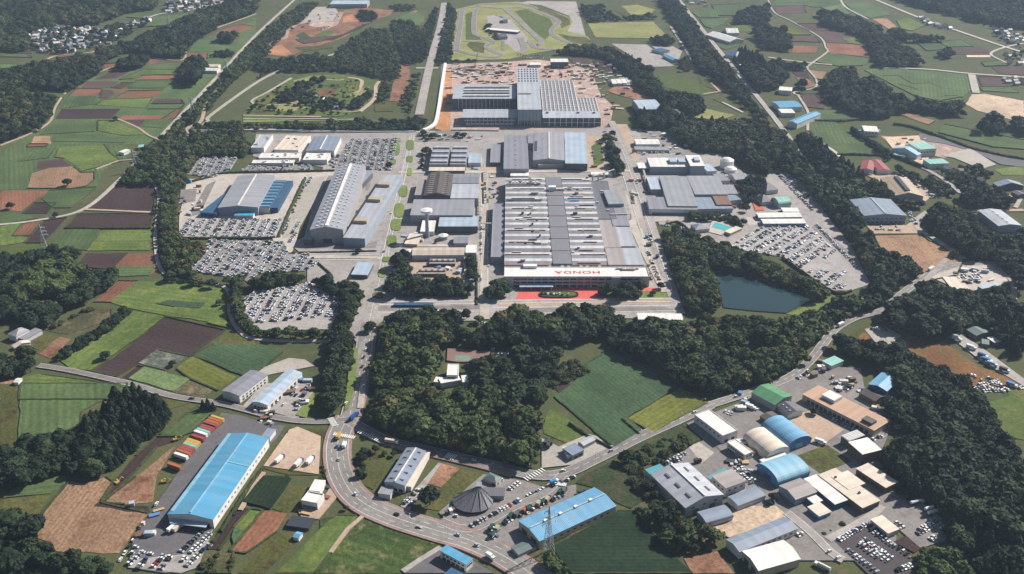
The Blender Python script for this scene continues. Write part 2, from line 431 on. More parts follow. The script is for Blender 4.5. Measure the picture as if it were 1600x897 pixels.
# north-west farmland
fields(z1, '''_g 40,897 290,800 345,700 420,590 480,545 600,470 720,425 940,400 1140,390 1200,280 1320,215 1595,90 1595,225 950,897
r 1340,200 1490,150 1580,165 1500,205 1470,265 1380,235
g 1180,300 1240,250 1490,262 1470,318 1190,325
r 1150,375 1180,330 1295,332 1290,370
r 925,400 935,365 1020,362 960,400
g 680,395 720,350 910,335 900,355 770,360 720,395
r 645,400 735,392 730,415 660,445
m 590,495 720,435 830,432 730,490
G 740,497 900,432 1110,435 1115,465 880,470 830,490
m 740,500 830,455 880,462 820,500
r 840,500 905,468 1120,470 1110,497
m 505,550 540,505 745,505 690,548
r 430,598 480,552 640,555 620,592
m 690,548 750,515 830,515 760,552
g 800,550 850,508 1090,505 1020,550
r 690,580 740,550 800,552 740,582
m 625,612 640,560 690,560 720,585 670,612
r 720,607 800,567 1020,562 960,607
g 370,680 420,603 620,600 590,650
G 600,655 640,622 950,612 910,675
m 940,647 970,617 1130,620 1150,645
d 345,742 385,680 755,677 690,740
r 745,745 760,718 1060,720 1010,742
m 745,780 770,748 900,745 880,785
g 890,790 920,748 1090,738 1010,800
g 250,840 350,752 605,752 595,820
G 610,815 610,752 740,755 900,815 920,840 760,845
g 330,880 340,850 590,830 780,890
t 190,897 215,850 310,848 320,897
r 1000,745 1090,690 1150,655 1090,740
d 970,430 1080,430 1070,437 970,438
g 920,680 950,652 1150,650 1120,680''')
fields(z5, '''_g 0,100 30,30 180,0 650,0 800,10 800,90 640,165 600,290 300,290 160,285 0,285
g 110,110 180,30 345,25 300,90
r 170,20 180,0 300,0 290,18
G 340,85 370,20 650,5 690,60 760,110 510,170 460,130 400,90
m 220,160 240,110 390,90 440,140
t 170,278 200,180 300,150 460,140 510,180 590,175 590,220 540,265 430,280
r 0,310 20,290 300,290 280,315 230,340 130,420 0,415
d 145,432 210,368 350,368 290,432
g 260,340 310,292 600,270 520,340 440,400 340,400
g 0,440 100,435 240,462 0,500
r 70,575 150,500 270,478 190,575
d 160,618 270,480 420,460 270,618
G 0,640 0,515 140,490 70,578 180,580 150,615
d 530,410 710,272 980,262 955,415
d 405,525 480,437 960,430 935,522
g 300,650 410,535 620,535 540,665
G 540,668 640,540 940,538 935,665
d 480,765 540,680 795,680 690,782
r 690,782 795,682 980,682 1010,760
g 700,790 720,765 970,765 930,820 730,830
r 920,812 970,768 1000,765 940,815
M 0,650 150,625 270,625 320,660 200,680 0,700''')
fields(y6, '''G 680,290 850,160 1050,160 1380,205 1400,300 1290,410 1030,372 840,335 700,295
r 585,288 740,155 860,157 700,290
u 980,300 1040,280 1280,295 1250,330 1090,320
G 370,650 560,540 740,420 820,345 1020,380 870,510 700,640 560,715 440,705
d 570,720 870,510 1030,380 1405,462 1180,630 990,590 730,755
C 865,670 990,580 1180,628 1030,715
G 1290,420 1400,300 1415,450
b 1320,545 1420,460 1590,530 1590,555 1340,555
u 1200,625 1330,555 1640,560 1760,600 1640,700 1540,760 1290,655
y 1100,705 1200,630 1470,755 1360,840 1190,770
d 750,765 860,685 890,690 790,770
p 800,765 900,695 1190,765 1080,845
a 1080,850 1190,770 1340,835 1260,885
G 120,897 130,750 260,740 700,800 800,830 720,897
e 0,790 110,770 100,897 0,897
b 110,590 260,480 360,500 240,610
e 240,610 370,505 440,520 310,640
a 270,460 600,320 700,330 700,400 420,490''')
fields(y7, '''g 85,280 100,0 600,0 600,20 390,130 380,200 230,245
b 0,310 75,280 90,0 0,0
g 755,240 930,110 1010,130 910,230 850,250
b 745,60 830,50 900,90 800,120
g 15,540 60,500 270,440 330,455 240,520
b 0,600 0,545 240,520 150,650 120,690
t 120,710 330,455 400,470 500,440 545,470 480,560 700,610 560,800 260,790 240,750
t 480,560 640,440 830,290 740,430 720,560 590,570
e 560,540 640,430 730,445 720,560
d 480,550 545,450 640,340 740,250 830,250 835,268 740,300 660,390 560,500 500,555
d 440,578 470,556 590,572 700,578 705,606 600,605''')
fields(y8, '''k 540,560 640,440 770,450 670,595
G 500,680 580,590 635,600 545,700
d 380,780 520,580 580,590 500,680 430,785
r 480,790 640,598 750,610 700,700 560,800
b 520,897 690,700 800,740 640,897
u 490,730 500,685 545,700 500,760
G 700,897 850,740 990,620 1080,625 970,780 880,897
v 960,800 1100,630 1208,660 1208,897 890,897
b 680,590 770,480 850,480 810,560 740,610
a 320,897 350,800 500,800 480,897
b 640,400 680,320 760,210 940,220 930,430 760,430''')
fields(x1, '''v 50,897 60,780 230,630 590,755 390,897
c 0,897 0,640 150,620 60,780
b 165,460 175,350 290,290 330,330 290,440 250,500
e 500,470 570,375 660,400 570,490
b 500,590 570,490 660,400 770,430 650,540 560,600''')
fields(P0, '''u 866,620 912,588 908,574 955,547 1062,606 980,654 1003,674 960,700
y 981,655 1063,607 1106,630 1021,676
y 994,573 1030,567 1068,598 1061,605''')
fields(x2, '''M 145,200 180,120 300,190 350,245 280,290 150,235
d 200,20 250,0 290,0 325,20 240,60
c 300,470 340,430 480,360 660,520 560,590 490,560 380,490
k 190,770 500,600 580,600 640,680 740,790 850,897 280,897
e 810,825 970,790 1050,897 850,897
c 500,350 640,260 800,190 890,265 700,370 560,400''')
fields(y4, '''d 280,740 350,710 470,800 400,820
a 790,680 850,650 1070,660 1050,720 850,720
M 60,700 130,690 190,760 160,770
L 1110,445 1270,380 1400,325 1440,345 1240,455''')
fields(y5, '''b 480,590 640,490 840,600 700,680
h 560,590 640,520 870,580 1000,600 1110,620 1300,760 1600,880 1600,897 1230,897 1050,780 900,680 700,640
M 1480,900 1600,880 1600,1000 1500,980
''')
fields(P0, '''M 1540,630 1610,610 1610,690 1560,680''')
fields(y1, '''g 280,0 600,0 600,30 280,40
g 250,40 420,45 510,90 500,140 290,130 240,80
g 290,140 510,100 650,190 700,250 430,245
M 810,0 1050,30 1000,60 880,20
g 1060,110 1100,60 1600,160 1600,215 1400,200
L 1410,340 1595,315 1595,375 1460,375
t 655,750 950,742 1010,790 1220,900 1180,1000 990,1040 830,960 740,897
x 700,130 940,150 1260,210 1100,270 760,190
m 490,490 620,470 640,515 500,515''')
fields(z4, '''g 30,40 40,0 440,0 460,30 300,50 240,35
m 40,45 220,30 240,80 60,90
p 330,50 460,25 500,90 420,80
m 180,150 330,148 400,190 260,195
y 60,180 130,170 270,220 120,220
m 140,225 290,228 330,265 150,260
r 145,330 160,285 310,290 295,330
m 280,200 410,195 540,235 560,275 370,265 340,230
G 460,240 540,235 575,280 510,272
r 370,330 365,268 590,285 660,360 510,345 400,335
g 300,385 380,335 480,345 650,370 590,410 440,415
t 650,120 740,115 800,165 760,185 700,150
g 480,20 620,15 700,50 760,95 640,115 540,80
G 800,130 880,110 980,160 900,195 830,180
u 910,255 1000,250 1100,310 990,320
g 1060,260 1200,250 1280,290 1120,295
m 1110,300 1330,295 1420,345 1150,340
g 1330,390 1450,380 1500,410 1350,415
m 1390,420 1595,415 1595,470 1440,460
g 600,440 720,430 1020,445 1240,470 1265,570 1210,610 1060,630 920,600 740,510
r 710,475 810,475 900,525 1010,520 1090,555 930,560 810,525
G 1040,620 1100,600 1180,600 1220,625 1100,640
s 1230,650 1270,590 1350,587 1595,630 1595,770 1300,690
m 1310,480 1460,485 1500,540 1330,540
g 1320,545 1510,545 1560,580 1340,570
t 760,700 830,695 1040,755 1000,780 870,730
g 270,690 480,685 600,740 300,755
m 200,590 290,585 340,640 350,680 240,670
d 150,445 240,440 260,490 180,480
e 170,480 240,490 300,530 240,555
t 260,440 370,450 340,500 290,490
s 1235,345 1390,345 1385,358 1240,358
g 250,770 400,760 480,800 620,897 300,897''')
fields(z3, '''g 1110,70 1270,60 1290,110 1160,110
g 1240,35 1420,25 1390,100 1290,100
g 1170,120 1360,112 1330,145 1240,180 1200,165
M 1330,150 1450,140 1500,200 1420,200
D 680,40 780,30 890,60 860,90 740,95
b 640,70 690,45 740,90 700,100
D 470,145 880,138 960,220 870,240 520,235
M 910,470 1000,470 1160,520 1290,580 1180,600 1040,570 930,540
b 1160,480 1220,500 1290,570 1180,530
D 1120,745 1210,680 1390,720 1300,745
s 1030,755 1290,750 1310,775 1060,770
b 1250,620 1330,620 1480,690 1440,700
g 1260,290 1300,250 1440,280 1330,310''')
fields(z1, '''g 790,110 870,70 1030,75 990,110 860,115
g 780,185 850,140 920,140 960,110 1130,90 1180,80 1170,110 1020,160 900,170
m 930,165 980,120 1180,90 1080,140 1000,165
r 350,365 390,335 500,340 470,350
m 0,330 0,315 200,320 200,335
g 0,355 0,335 170,345 200,360
g 0,430 0,400 110,405 120,420
g 140,590 165,570 420,590 400,610''')
# test ground, quarry and circuit in the north
fields(w2, '''e 90,460 160,380 260,240 400,100 450,60 660,60 690,100 860,65 1150,85 1110,130 960,180 720,320 560,370 400,420 300,460
o 100,460 120,400 210,370 300,450 240,470
m 330,330 560,300 720,300 560,345 400,370
b 300,400 560,380 640,400 400,430
o 720,150 800,120 860,180 730,190
d 560,340 720,290 900,200 960,190 800,270 640,340
c 330,300 400,270 460,320 380,340
x 640,190 700,100 730,110 680,210 560,260 540,250
x 440,215 460,185 650,185 640,210 500,230
M 470,300 600,250 660,280 540,310
c 660,470 700,400 860,280 1120,280 1160,420 1200,560 900,640 700,560
e 1180,160 1330,85 1350,95 1200,170
g 1130,180 1280,110 1400,110 1400,180 1300,250 1120,230''')
fields(w3, '''M 0,480 0,420 60,340 80,300 200,240 400,130 560,95 780,90 1000,110 1150,150 1120,230 1080,310 960,400 800,440 400,440
y 100,330 250,250 330,260 300,300 180,350
D 420,140 560,105 640,110 560,150 440,180
b 640,180 760,170 830,200 760,215
D 300,340 480,310 560,360 400,400 260,390
b 40,400 200,370 260,400 120,425
D 880,260 1000,200 1060,190 960,290
r 600,245 660,215 790,220 750,260 640,265
y 250,240 420,180 600,190 560,240 330,260
y 860,190 970,170 960,230 880,240
e 1220,310 1240,200 1290,0 1390,0 1370,240 1330,320
L 0,470 700,470 1000,450 1000,470 0,490
b 1090,330 1250,330 1340,330 1250,400 1100,400''')
fields(w1, '''D 50,640 110,420 150,100 400,40 800,20 1000,60 1350,190 1370,260 1310,330 1520,380 1600,480 1200,520 900,570 700,620
M 250,420 250,150 330,120 330,330 420,420
b 1200,350 1350,380 1500,390 1590,450 1500,470 1330,440
b 900,40 1010,50 1330,200 1340,260 1250,300 1200,200 1000,110
b 260,470 300,440 450,450 440,560 330,540
M 760,120 880,100 1130,200 1180,300 1080,420 950,320''')
sheet('yard', w2('390,110 450,60 650,60 685,105 640,180 430,190 330,210'), 'gravel')
sheet('yard', w1('800,35 1030,55 1330,170 1365,235 1310,330 1500,375 1400,20 900,15'), 'asphalt_pale')
sheet('yard', w1('470,170 570,160 720,210 900,400 860,520 770,540 640,430 560,380 490,300'), 'asphalt_pale')
# north-east yards
sheet('yard', z3('620,275 840,280 1010,415 850,420'), 'asphalt_pale')
sheet('yard', z3('870,290 1000,290 1060,320 1040,370 1000,375'), 'asphalt_pale')
# construction site
sheet('site_ground', x7('60,60 640,40 900,20 1180,60 1370,120 1450,330 1560,430 1540,560 1450,640 560,640 80,650 0,620 30,300'), 'site_earth', keep='soft')
sheet('site_ground', x7('90,80 150,90 130,650 0,630 40,420'), 'orange_earth', keep='soft')
sheet('field', z3('500,380 600,360 690,430 660,450 540,440'), 'soil_dark')
sheet('field', z3('340,350 460,350 490,400 400,410'), 'soil_mid')
sheet('field', z3('590,570 640,540 780,545 920,610 780,625 680,600'), 'dug_earth')
# ------------------------------------------------------------------ the plant: yards and lots
sheet('yard', P0('400,210 645,208 700,205 955,200 985,262 1012,335 1040,410 1062,475 1068,500 955,498 940,478 770,478 765,500 748,500 745,480 610,480 600,500 575,520 560,540 545,520 570,455 480,445 480,405 450,380 475,372 495,300 505,262 395,245'), 'asphalt_pale', keep='soft')
sheet('yard', P0('960,200 1030,205 1075,240 1130,240 1180,290 1215,262 1250,285 1330,385 1360,445 1330,455 1298,455 1222,402 1135,388 1090,378 1060,350 1030,352 1012,300 985,262'), 'asphalt_pale', keep='soft')
sheet('yard', z6('120,690 120,640 165,430 290,380 360,370 500,365 1100,345 1090,400 950,480 900,600 870,700 850,780 820,860 740,860 700,770 120,765'), 'concrete', keep='soft')
def lot(name, sh, txt, mat='asphalt_pale'):
    pts = sh(txt); o = sheet(name, pts, mat, keep='soft'); return pts, o['z_top']
LOT_A = lot('car_park', z6, '115,755 165,650 770,655 705,768', 'asphalt_pale')
LOT_B = lot('car_park', y2, '185,335 300,145 770,150 800,230 930,232 985,290 900,335 620,350 540,400 500,385', 'asphalt')
LOT_C = lot('car_park', y2, '500,610 500,560 570,470 940,405 1000,450 1140,520 1060,700 600,705', 'asphalt_pale')
LOT_D = lot('car_park', z6, '165,370 250,265 490,262 440,340 330,395', 'asphalt')
LOT_E = lot('car_park', z6, '1050,315 1200,150 1480,150 1450,350 1100,340', 'asphalt')
LOT_F = lot('car_park', P0, '1135,388 1185,356 1262,353 1358,445 1330,453 1300,452 1225,402', 'asphalt_pale')
LOT_S = lot('car_park', z6, '500,350 560,315 940,310 960,345', 'asphalt')
sheet('yard', z6('760,770 905,400 1040,385 950,560 830,770'), 'gravel')
sheet('yard', P0('600,505 745,502 748,478 600,478'), 'asphalt_pale')
sheet('boulevard', P0('575,500 585,470 1050,466 1066,492 950,494'), 'asphalt_pale', keep='soft')
sheet('plaza', P0('805,469 812,453 940,449 944,468'), 'plaza_red', keep='soft')
sheet('lawn_strip', P0('945,467 945,458 1045,452 1052,466'), 'lawn')
sheet('plaza', P0('985,456 990,452 1043,450 1044,455'), 'plaza_red')
sheet('yard', z7('1240,130 1360,140 1380,340 1280,350'), 'dirt_track')
sheet('lawn_strip', z7('1290,200 1350,150 1370,300 1310,330'), 'meadow')
sheet('yard', w8('140,330 870,340 870,640 400,640 130,600'), 'dirt_track')
# yards south and east
sheet('yard', y8('30,720 300,330 440,140 530,150 640,190 740,200 700,260 660,300 530,480 400,690 320,860 180,897 0,870'), 'asphalt_fresh', keep='soft')
sheet('yard', y8('0,870 40,830 200,815 320,800 400,690 330,870 250,897'), 'asphalt_pale')
sheet('yard', y8('640,390 760,220 800,205 910,250 900,430'), 'dirt_track', keep='soft')
sheet('yard', y8('540,110 640,0 860,0 880,70 800,170 660,130'), 'asphalt_pale', keep='soft')
sheet('yard', y6('1540,770 1640,700 1800,640 1900,650 1960,690'), 'gravel')
sheet('yard', y8('800,600 900,580 960,480 1000,520 900,640 830,650'), 'dirt_track')
sheet('yard', x1('380,580 560,375 570,380 450,560 420,600'), 'asphalt_pale', keep='soft')
sheet('yard', x1('560,610 640,540 770,430 960,460 1050,490 690,700 620,670'), 'asphalt', keep='soft')
sheet('yard', x1('690,700 1050,500 1208,480 1208,530 940,650 1000,760 900,830 780,740'), 'asphalt', keep='soft')
sheet('yard', x1('400,897 560,780 600,770 760,860 820,897'), 'asphalt_fresh', keep='soft')
sheet('yard', x2('140,400 140,260 220,300 360,240 400,250 470,310 330,380'), 'gravel', keep='soft')
sheet('yard', x3('220,250 500,140 540,80 640,60 780,20 860,-20 1040,-10 1060,90 1190,240 1160,330 1120,420 1208,540 1208,897 480,897 640,700 380,780 340,730 480,600 380,570 190,440 140,430 250,350 300,330'), 'asphalt', keep='soft')
sheet('yard', x3('340,740 480,640 640,640 700,690 420,790'), 'bare_sand')
sheet('yard', x3('735,405 880,350 1000,430 850,490'), 'rough_grass')
sheet('yard', x3('680,230 800,190 960,280 850,360 800,340'), 'dirt_track')
sheet('yard', x3('230,360 280,340 350,390 290,440'), 'concrete')
LOT_N = lot('car_park', x4, '310,745 470,655 700,850 660,910 480,910', 'asphalt_black')
sheet('yard', x4('590,750 660,715 740,765 690,800'), 'soil_dark')
sheet('yard', x4('440,640 520,540 600,520 720,560 850,660 840,740 720,780 640,710 540,620'), 'asphalt', keep='soft')
sheet('yard', y5('1000,210 1250,130 1430,120 1500,250 1280,300 1180,290'), 'concrete', keep='soft')
sheet('yard', y5('1120,580 1190,560 1380,690 1595,850 1595,897 1330,740'), 'asphalt_pale', keep='soft')
sheet('yard', y5('690,480 780,500 950,600 880,590'), 'gravel')
sheet('yard', y5('600,540 720,520 830,580 760,640 690,650'), 'gravel')
sheet('yard', y1('600,680 640,690 860,690 960,620 980,600 940,700 960,740 660,742'), 'dirt_track', keep='soft')
sheet('yard', y1('720,140 940,130 1040,230 960,310 800,240'), 'bare_sand')
sheet('yard', y1('600,370 900,380 1050,480 980,540 700,420'), 'dirt_track')
# worn darker bays, patched lanes and service strips on the plant's paving
for t in ('1390,395 1440,380 1425,465 1372,470', '1368,490 1425,485 1402,556 1345,552', '1330,575 1397,566 1372,642 1310,637', '1290,682 1370,660 1340,722 1280,724', '860,835 1345,832 1355,792 1280,803 1000,812', '1290,370 1330,365 1300,470 1280,470', '1050,380 1085,380 960,600 940,590', '290,440 350,410 250,620 180,640', '130,470 230,460 220,540 120,560'):
    sheet('worn_paving', z6(t), 'asphalt')
for t in ('960,195 980,195 1000,250 985,255', '1000,280 1012,280 1030,340 1020,345', '975,300 990,298 1005,345 990,350', '985,360 1003,358 1022,405 1008,408', '1060,235 1100,235 1110,243 1065,244', '1000,207 1050,208 1070,240 1010,240', '755,258 780,258 780,270 757,270', '640,205 720,205 720,222 645,222', '840,266 915,262 918,268 840,270', '590,480 760,478 760,484 590,487', '780,474 1050,470 1052,476 780,479', '790,483 1040,481 1058,487 800,489', '1165,340 1180,340 1185,352 1170,355', '1275,352 1340,405 1330,410 1268,356', '1012,338 1060,336 1060,345 1018,348'):
    sheet('worn_paving', P0(t), rng.choice(('asphalt', 'asphalt', 'dirt_track', 'concrete')))
sheet('yard', y1('935,115 1050,140 1270,200 1500,265 1620,290 1620,330 1450,310 1280,230 1100,180 950,160'), 'asphalt_fresh')
sheet('yard', y1('1080,255 1260,210 1420,310 1330,340 1160,270'), 'gravel')
# ------------------------------------------------------------------ water
sheet('pond', y4('640,165 720,185 860,200 1010,260 1180,300 1275,355 1160,410 1110,440 900,425 720,405 700,340 690,270'), 'pond_water', keep=True)
# ------------------------------------------------------------------ roads
MAIN_S = P0('572,600 560,628 545,652 531,680 527,712 536,750 562,783 612,808 680,830 735,846 790,872 850,912')
road(P0('645,205 628,280 613,350 598,420 580,490 572,530'), 12, 'asphalt_pale', 'road', centre='solid', lanes=(3,))
road(P0('575,505 566,560 557,610 546,652'), 15, 'asphalt', 'road', edge=1, centre=1, lanes=(4,), foot=((1, ), 2.5, 'footway_red'))
road(MAIN_S[2:], 17, 'asphalt', 'road', edge=1, centre='solid', lanes=(-4.2, 4.2), foot=((1, -1), 2.3, 'footway_red'))
road(P0('540,655 600,688 680,708 760,726 830,743 880,741 930,719 1000,684 1060,657 1110,634'), 11, 'asphalt', 'road', edge=1, centre=1)
road(P0('600,695 680,715 760,734 800,745'), 2.5, 'footway_red', 'footway')
road(P0('1110,634 1190,608 1238,588 1268,562 1288,536 1306,514 1338,497 1380,485 1412,458 1440,438 1462,425 1500,414 1548,412'), 9, 'asphalt', 'road', edge=1, centre=1)
road(P0('545,656 500,660 440,655 350,633 270,620 200,600 110,580 60,572'), 7, 'asphalt', 'road', edge=1)
road(P0('688,815 735,828 800,795 850,772 880,742'), 8, 'asphalt', 'road', edge=1)
road(P0('1062,492 1040,425 1015,345 988,262 955,190'), 11, 'asphalt_pale', 'road', centre=1)
road(P0('757,500 757,440 757,360 756,270'), 9, 'concrete', 'road')
road(P0('215,268 247,300 243,380 262,432 350,449 359,490 373,516 402,531 520,534'), 4, 'concrete', 'path')
road(P0('460,0 400,55 330,130 240,225 185,283 130,328 60,345 0,352'), 5, 'concrete', 'road')
road(P0('130,328 180,330 243,333'), 4, 'dirt_track', 'path', smooth=False)
road(P0('0,228 50,208 78,190 88,165 108,140 142,118 182,104 232,92 285,94 292,70 318,52 400,22'), 3, 'dirt_track', 'path')
road(P0('183,186 215,200 232,212 247,218'), 3.5, 'dirt_track', 'path')
road(P0('150,265 185,252 210,250'), 3, 'dirt_track', 'path', smooth=False)
road(P0('694,5 688,40 672,100 655,180'), 14, 'asphalt_pale', 'road', lanes=(0,))
road(P0('650,107 685,107'), 10, 'asphalt_pale', 'road', smooth=False)
road(P0('1045,-20 1120,75 1190,160 1232,215 1262,262 1300,290'), 8, 'asphalt_pale', 'road', edge=1)
road(P0('1368,0 1441,30 1500,50 1571,74 1640,95'), 8, 'concrete', 'road')
road(P0('1571,74 1600,68'), 6, 'concrete', 'road', smooth=False)
road(P0('1200,90 1240,96 1300,102'), 6, 'concrete', 'road')
road(P0('1370,106 1450,109 1520,116 1640,124'), 7, 'concrete', 'road')
road(P0('1518,117 1525,146'), 12, 'concrete', 'road', smooth=False)
road(P0('1313,0 1323,13 1356,30'), 5, 'concrete', 'road')
road(P0('1571,74 1548,85 1580,102'), 5, 'concrete', 'path')
road(P0('1200,0 1210,20 1235,33 1280,58 1290,75 1292,82 1266,101 1262,108 1275,125 1272,138 1240,145 1250,150'), 3.5, 'gravel', 'path')
road(P0('1247,150 1262,175 1262,195 1262,205'), 4, 'concrete', 'path')
road(P0('1262,212 1300,235 1312,246'), 5, 'concrete', 'path')
road(P0('1440,445 1480,405'), 6, 'asphalt_pale', 'road', smooth=False)
road(y1('1220,900 1080,800 960,730 920,690 930,650 990,605'), 6, 'asphalt_pale', 'road')
road(y1('920,310 1040,370 1130,430 1200,490'), 6, 'asphalt_pale', 'road')
road(y1('1220,600 1330,600 1595,595'), 7, 'dirt_track', 'road')
road(y1('1540,580 1580,510'), 5, 'concrete', 'path', smooth=False)
road(P0('1545,412 1580,440 1585,470'), 5, 'dirt_track', 'path')
road(x3('690,670 800,760 900,860 960,897'), 7, 'asphalt_pale', 'road', edge=1)
road(x3('885,800 1000,740 1100,680 1140,640'), 6, 'asphalt_pale', 'road')
road(x3('260,260 420,400 560,530 600,600'), 5, 'asphalt', 'road')
road(y8('530,600 600,480 640,420'), 3.5, 'dirt_track', 'path')
road(x1('390,890 480,830 570,775'), 4, 'asphalt_pale', 'road', smooth=False)
road(x1('50,800 130,690 200,630'), 3, 'dirt_track', 'path', smooth=False)
road(P0('283,207 400,203 480,206 560,207 680,207'), 6, 'concrete', 'road')
road(P0('310,200 325,190 330,180 400,130 440,110 480,98 522,85'), 5, 'gravel', 'road')
road(w2('100,410 150,350 245,320 270,260 330,215'), 6, 'dirt_track', 'path')
road(w3('100,340 70,320 100,290 200,240 400,120'), 4, 'concrete', 'path')
road(w3('150,340 300,345 500,310 560,300'), 4, 'dirt_track', 'path')
road(w3('600,110 560,150 590,130 800,140 830,130'), 4, 'dirt_track', 'path')
road(w3('740,395 860,400 960,400'), 4, 'dirt_track', 'path')
road(w3('870,120 940,125 990,150 970,210 940,245'), 6, 'dirt_track', 'path')
road(w3('970,400 1080,310 1105,250 1105,190 1135,150'), 6, 'dirt_track', 'path')
road(w3('0,432 300,440 650,445'), 4, 'dirt_track', 'path')
road(w3('0,462 300,465 650,460 780,465'), 4, 'asphalt_pale', 'path')
road(z3('990,170 1060,280 1120,375'), 5, 'concrete', 'path')
road(z3('1190,590 1290,575 1300,580 1240,520'), 4, 'dirt_track', 'path')
road(z3('1310,640 1440,705'), 4, 'concrete', 'path', smooth=False)
road(z1('1410,500 1290,650 1250,760 1170,800 1180,870'), 5, 'dirt_track', 'path')
road(z1('280,380 350,350 560,330 640,290'), 4, 'dirt_track', 'path')
road(z1('780,180 900,125 960,100 1020,85 1250,50 1420,0'), 5, 'concrete', 'road')
for a_, b_ in (('590,474', '1048,468'), ('592,478', '1050,473'), ('770,483', '1056,479'), ('600,490', '740,489'), ('962,489', '1062,487'), ('641,215', '592,425'), ('647,215', '606,400'), ('972,235', '1050,455'), ('961,238', '1030,452'), ('752,285', '753,470'), ('762,285', '762,470'), ('480,402', '600,399'), ('480,407', '598,407')):
    P_ = np.array([S(*P0(a_)[0]), S(*P0(b_)[0])]); mb = MB(); strip_mb(mb, P_, .25, -.25, _layer[0]+.08); tag(mb.build('road_marking', 'paint_white'), kind='structure')
# grid roads of the plant
road(P0('600,405 560,403 480,404'), 6, 'concrete', 'road', smooth=False)
road(P0('622,270 750,270 985,268'), 8, 'concrete', 'road', smooth=False)
road(P0('608,385 745,385'), 6, 'concrete', 'road', smooth=False)
road(P0('625,343 640,343'), 6, 'concrete', 'road', smooth=False)
road(P0('985,345 1010,400 1040,458'), 9, 'concrete', 'road', smooth=False)
# circuit
for t, w in (('215,110 190,300 160,500 175,530 330,575 500,600 590,595 620,575 560,550 470,500 490,470 540,450 480,410 390,380 340,330 350,130 420,80 640,90 760,80 880,90 1050,140 1200,210 1215,245 1150,310 1160,370 1280,430 1400,470', 9),
             ('660,95 760,180 900,310 1020,420 1040,440 1000,480 930,450 900,440', 10), ('230,430 330,440 430,430', 7), ('930,450 960,490 1050,515 1180,520', 9),
             ('360,60 520,45 800,45 950,70 1000,100', 7), ('640,430 640,530', 5), ('210,110 240,90 380,70', 8), ('820,400 860,520 800,560', 10)):
    road(w1(t), w*1.25, 'asphalt', 'circuit_track', edge=1 if w == 9 else None)
# lawns and flower beds on the plant's avenue
def oval(name, px, py, rx, ry, mat, up=.15):
    pts = [(px+rx*math.copysign(abs(math.cos(a))**.6, math.cos(a)), py+ry*math.copysign(abs(math.sin(a))**.6, math.sin(a))) for a in [2*math.pi*k/20 for k in range(20)]]
    return sheet(name, pts, mat, up=up)
for px, py, rx, ry in ((617,234,8,10),(619,220,7,3),(613,254,6,4),(641,228,6,8),(640,250,5,5),(630,300,7,9),(624,330,8,11),(619,353,8,9),(612,378,8,9),(604,407,7,4),(597,429,6,6),(640,270,4,6)):
    oval('lawn_strip', px, py, rx, ry, 'lawn')
oval('flower_bed', 591, 463, 8, 5, 'rust_heath', .3); oval('flower_bed', 591, 462.5, 5.5, 3.2, 'meadow', .5)
oval('flower_bed', 873, 462, 31, 5, 'crop_dark', .5); oval('flower_bed', 873, 462, 27, 3.4, 'meadow', .55)
sheet('lawn_strip', P0('547,560 553,545 560,548 556,600 545,640 538,645'), 'lawn', up=.2)
sheet('lawn_strip', P0('462,650 490,615 495,620 478,655'), 'lawn')
# painted crossings and bays
def zebra(p, q, n, length, w=.9):
    a = S(*p); b = S(*q); d = (b-a)/np.linalg.norm(b-a); nrm = np.array((-d[1], d[0])); z = next_z(); mb = MB()
    for k in range(n):
        c = a+(b-a)*(k+.5)/n
        mb.quad(*[(*(c+d*s*w/2+nrm*t*length/2), z) for s, t in ((-1,-1),(1,-1),(1,1),(-1,1))])
    tag(mb.build('crossing_marking', 'paint_white'), kind='structure')
_layer[0] += .1
zebra((521,680),(555,686),12,4); zebra((516,655),(524,668),8,5); zebra((560,676),(592,690),10,4); zebra((820,752),(850,735),8,5)
zebra((556,560),(572,532),16,5,.25); zebra((866,757),(885,760),8,4); zebra((697,713),(712,718),5,7)
sheet('kerb_island', P0('568,640 573,600 570,580 563,600 558,640'), 'concrete', up=.1)

# ------------------------------------------------------------------ buildings
FOOT = []
def frame_of(a, b, c, h):
    A, B, C = S(*a, h), S(*b, h), S(*c, h)
    u = B-A; L = np.linalg.norm(u); u /= L; n = np.array((-u[1], u[0])); W = float(np.dot(C-B, n))
    ctr = A+u*L/2+n*W/2
    return ctr, L, abs(W), math.atan2(u[1], u[0])
PARTM = {}
def part_mesh(key, size, mat):
    k = (key, tuple(round(s, 1) for s in size), mat)
    if k not in PARTM:
        mb = MB(); x, y, z = size; mb.box(-x/2, x/2, -y/2, y/2, 0, z, bottom=True); PARTM[k] = mb.mesh(key, mat)
    return PARTM[k]
def roof_part(root, name, x, y, z, size, mat, rz=0):
    o = link(name, part_mesh(name, size, mat), root, (x, y, z)); o.rotation_euler = (0, 0, rz); return o
def wins(root, L, W, face, n, z, size, mat='glass_dark', name='window', x0=None, x1=None):
    """n alike pieces along one wall: face f (near, -y), b (+y), l (-x), r (+x)"""
    span = L if face in 'fb' else W
    a, b = (-span/2+span*.06, span/2-span*.06) if x0 is None else (x0, x1)
    w, t, hh = size
    for k in range(n):
        s = a+(b-a)*(k+.5)/n
        if face == 'f': p = (s, -W/2, z)
        elif face == 'b': p = (s, W/2, z)
        elif face == 'l': p = (-L/2, s, z)
        else: p = (L/2, s, z)
        roof_part(root, name, *p, (w, t, hh) if face in 'fb' else (t, w, hh), mat)
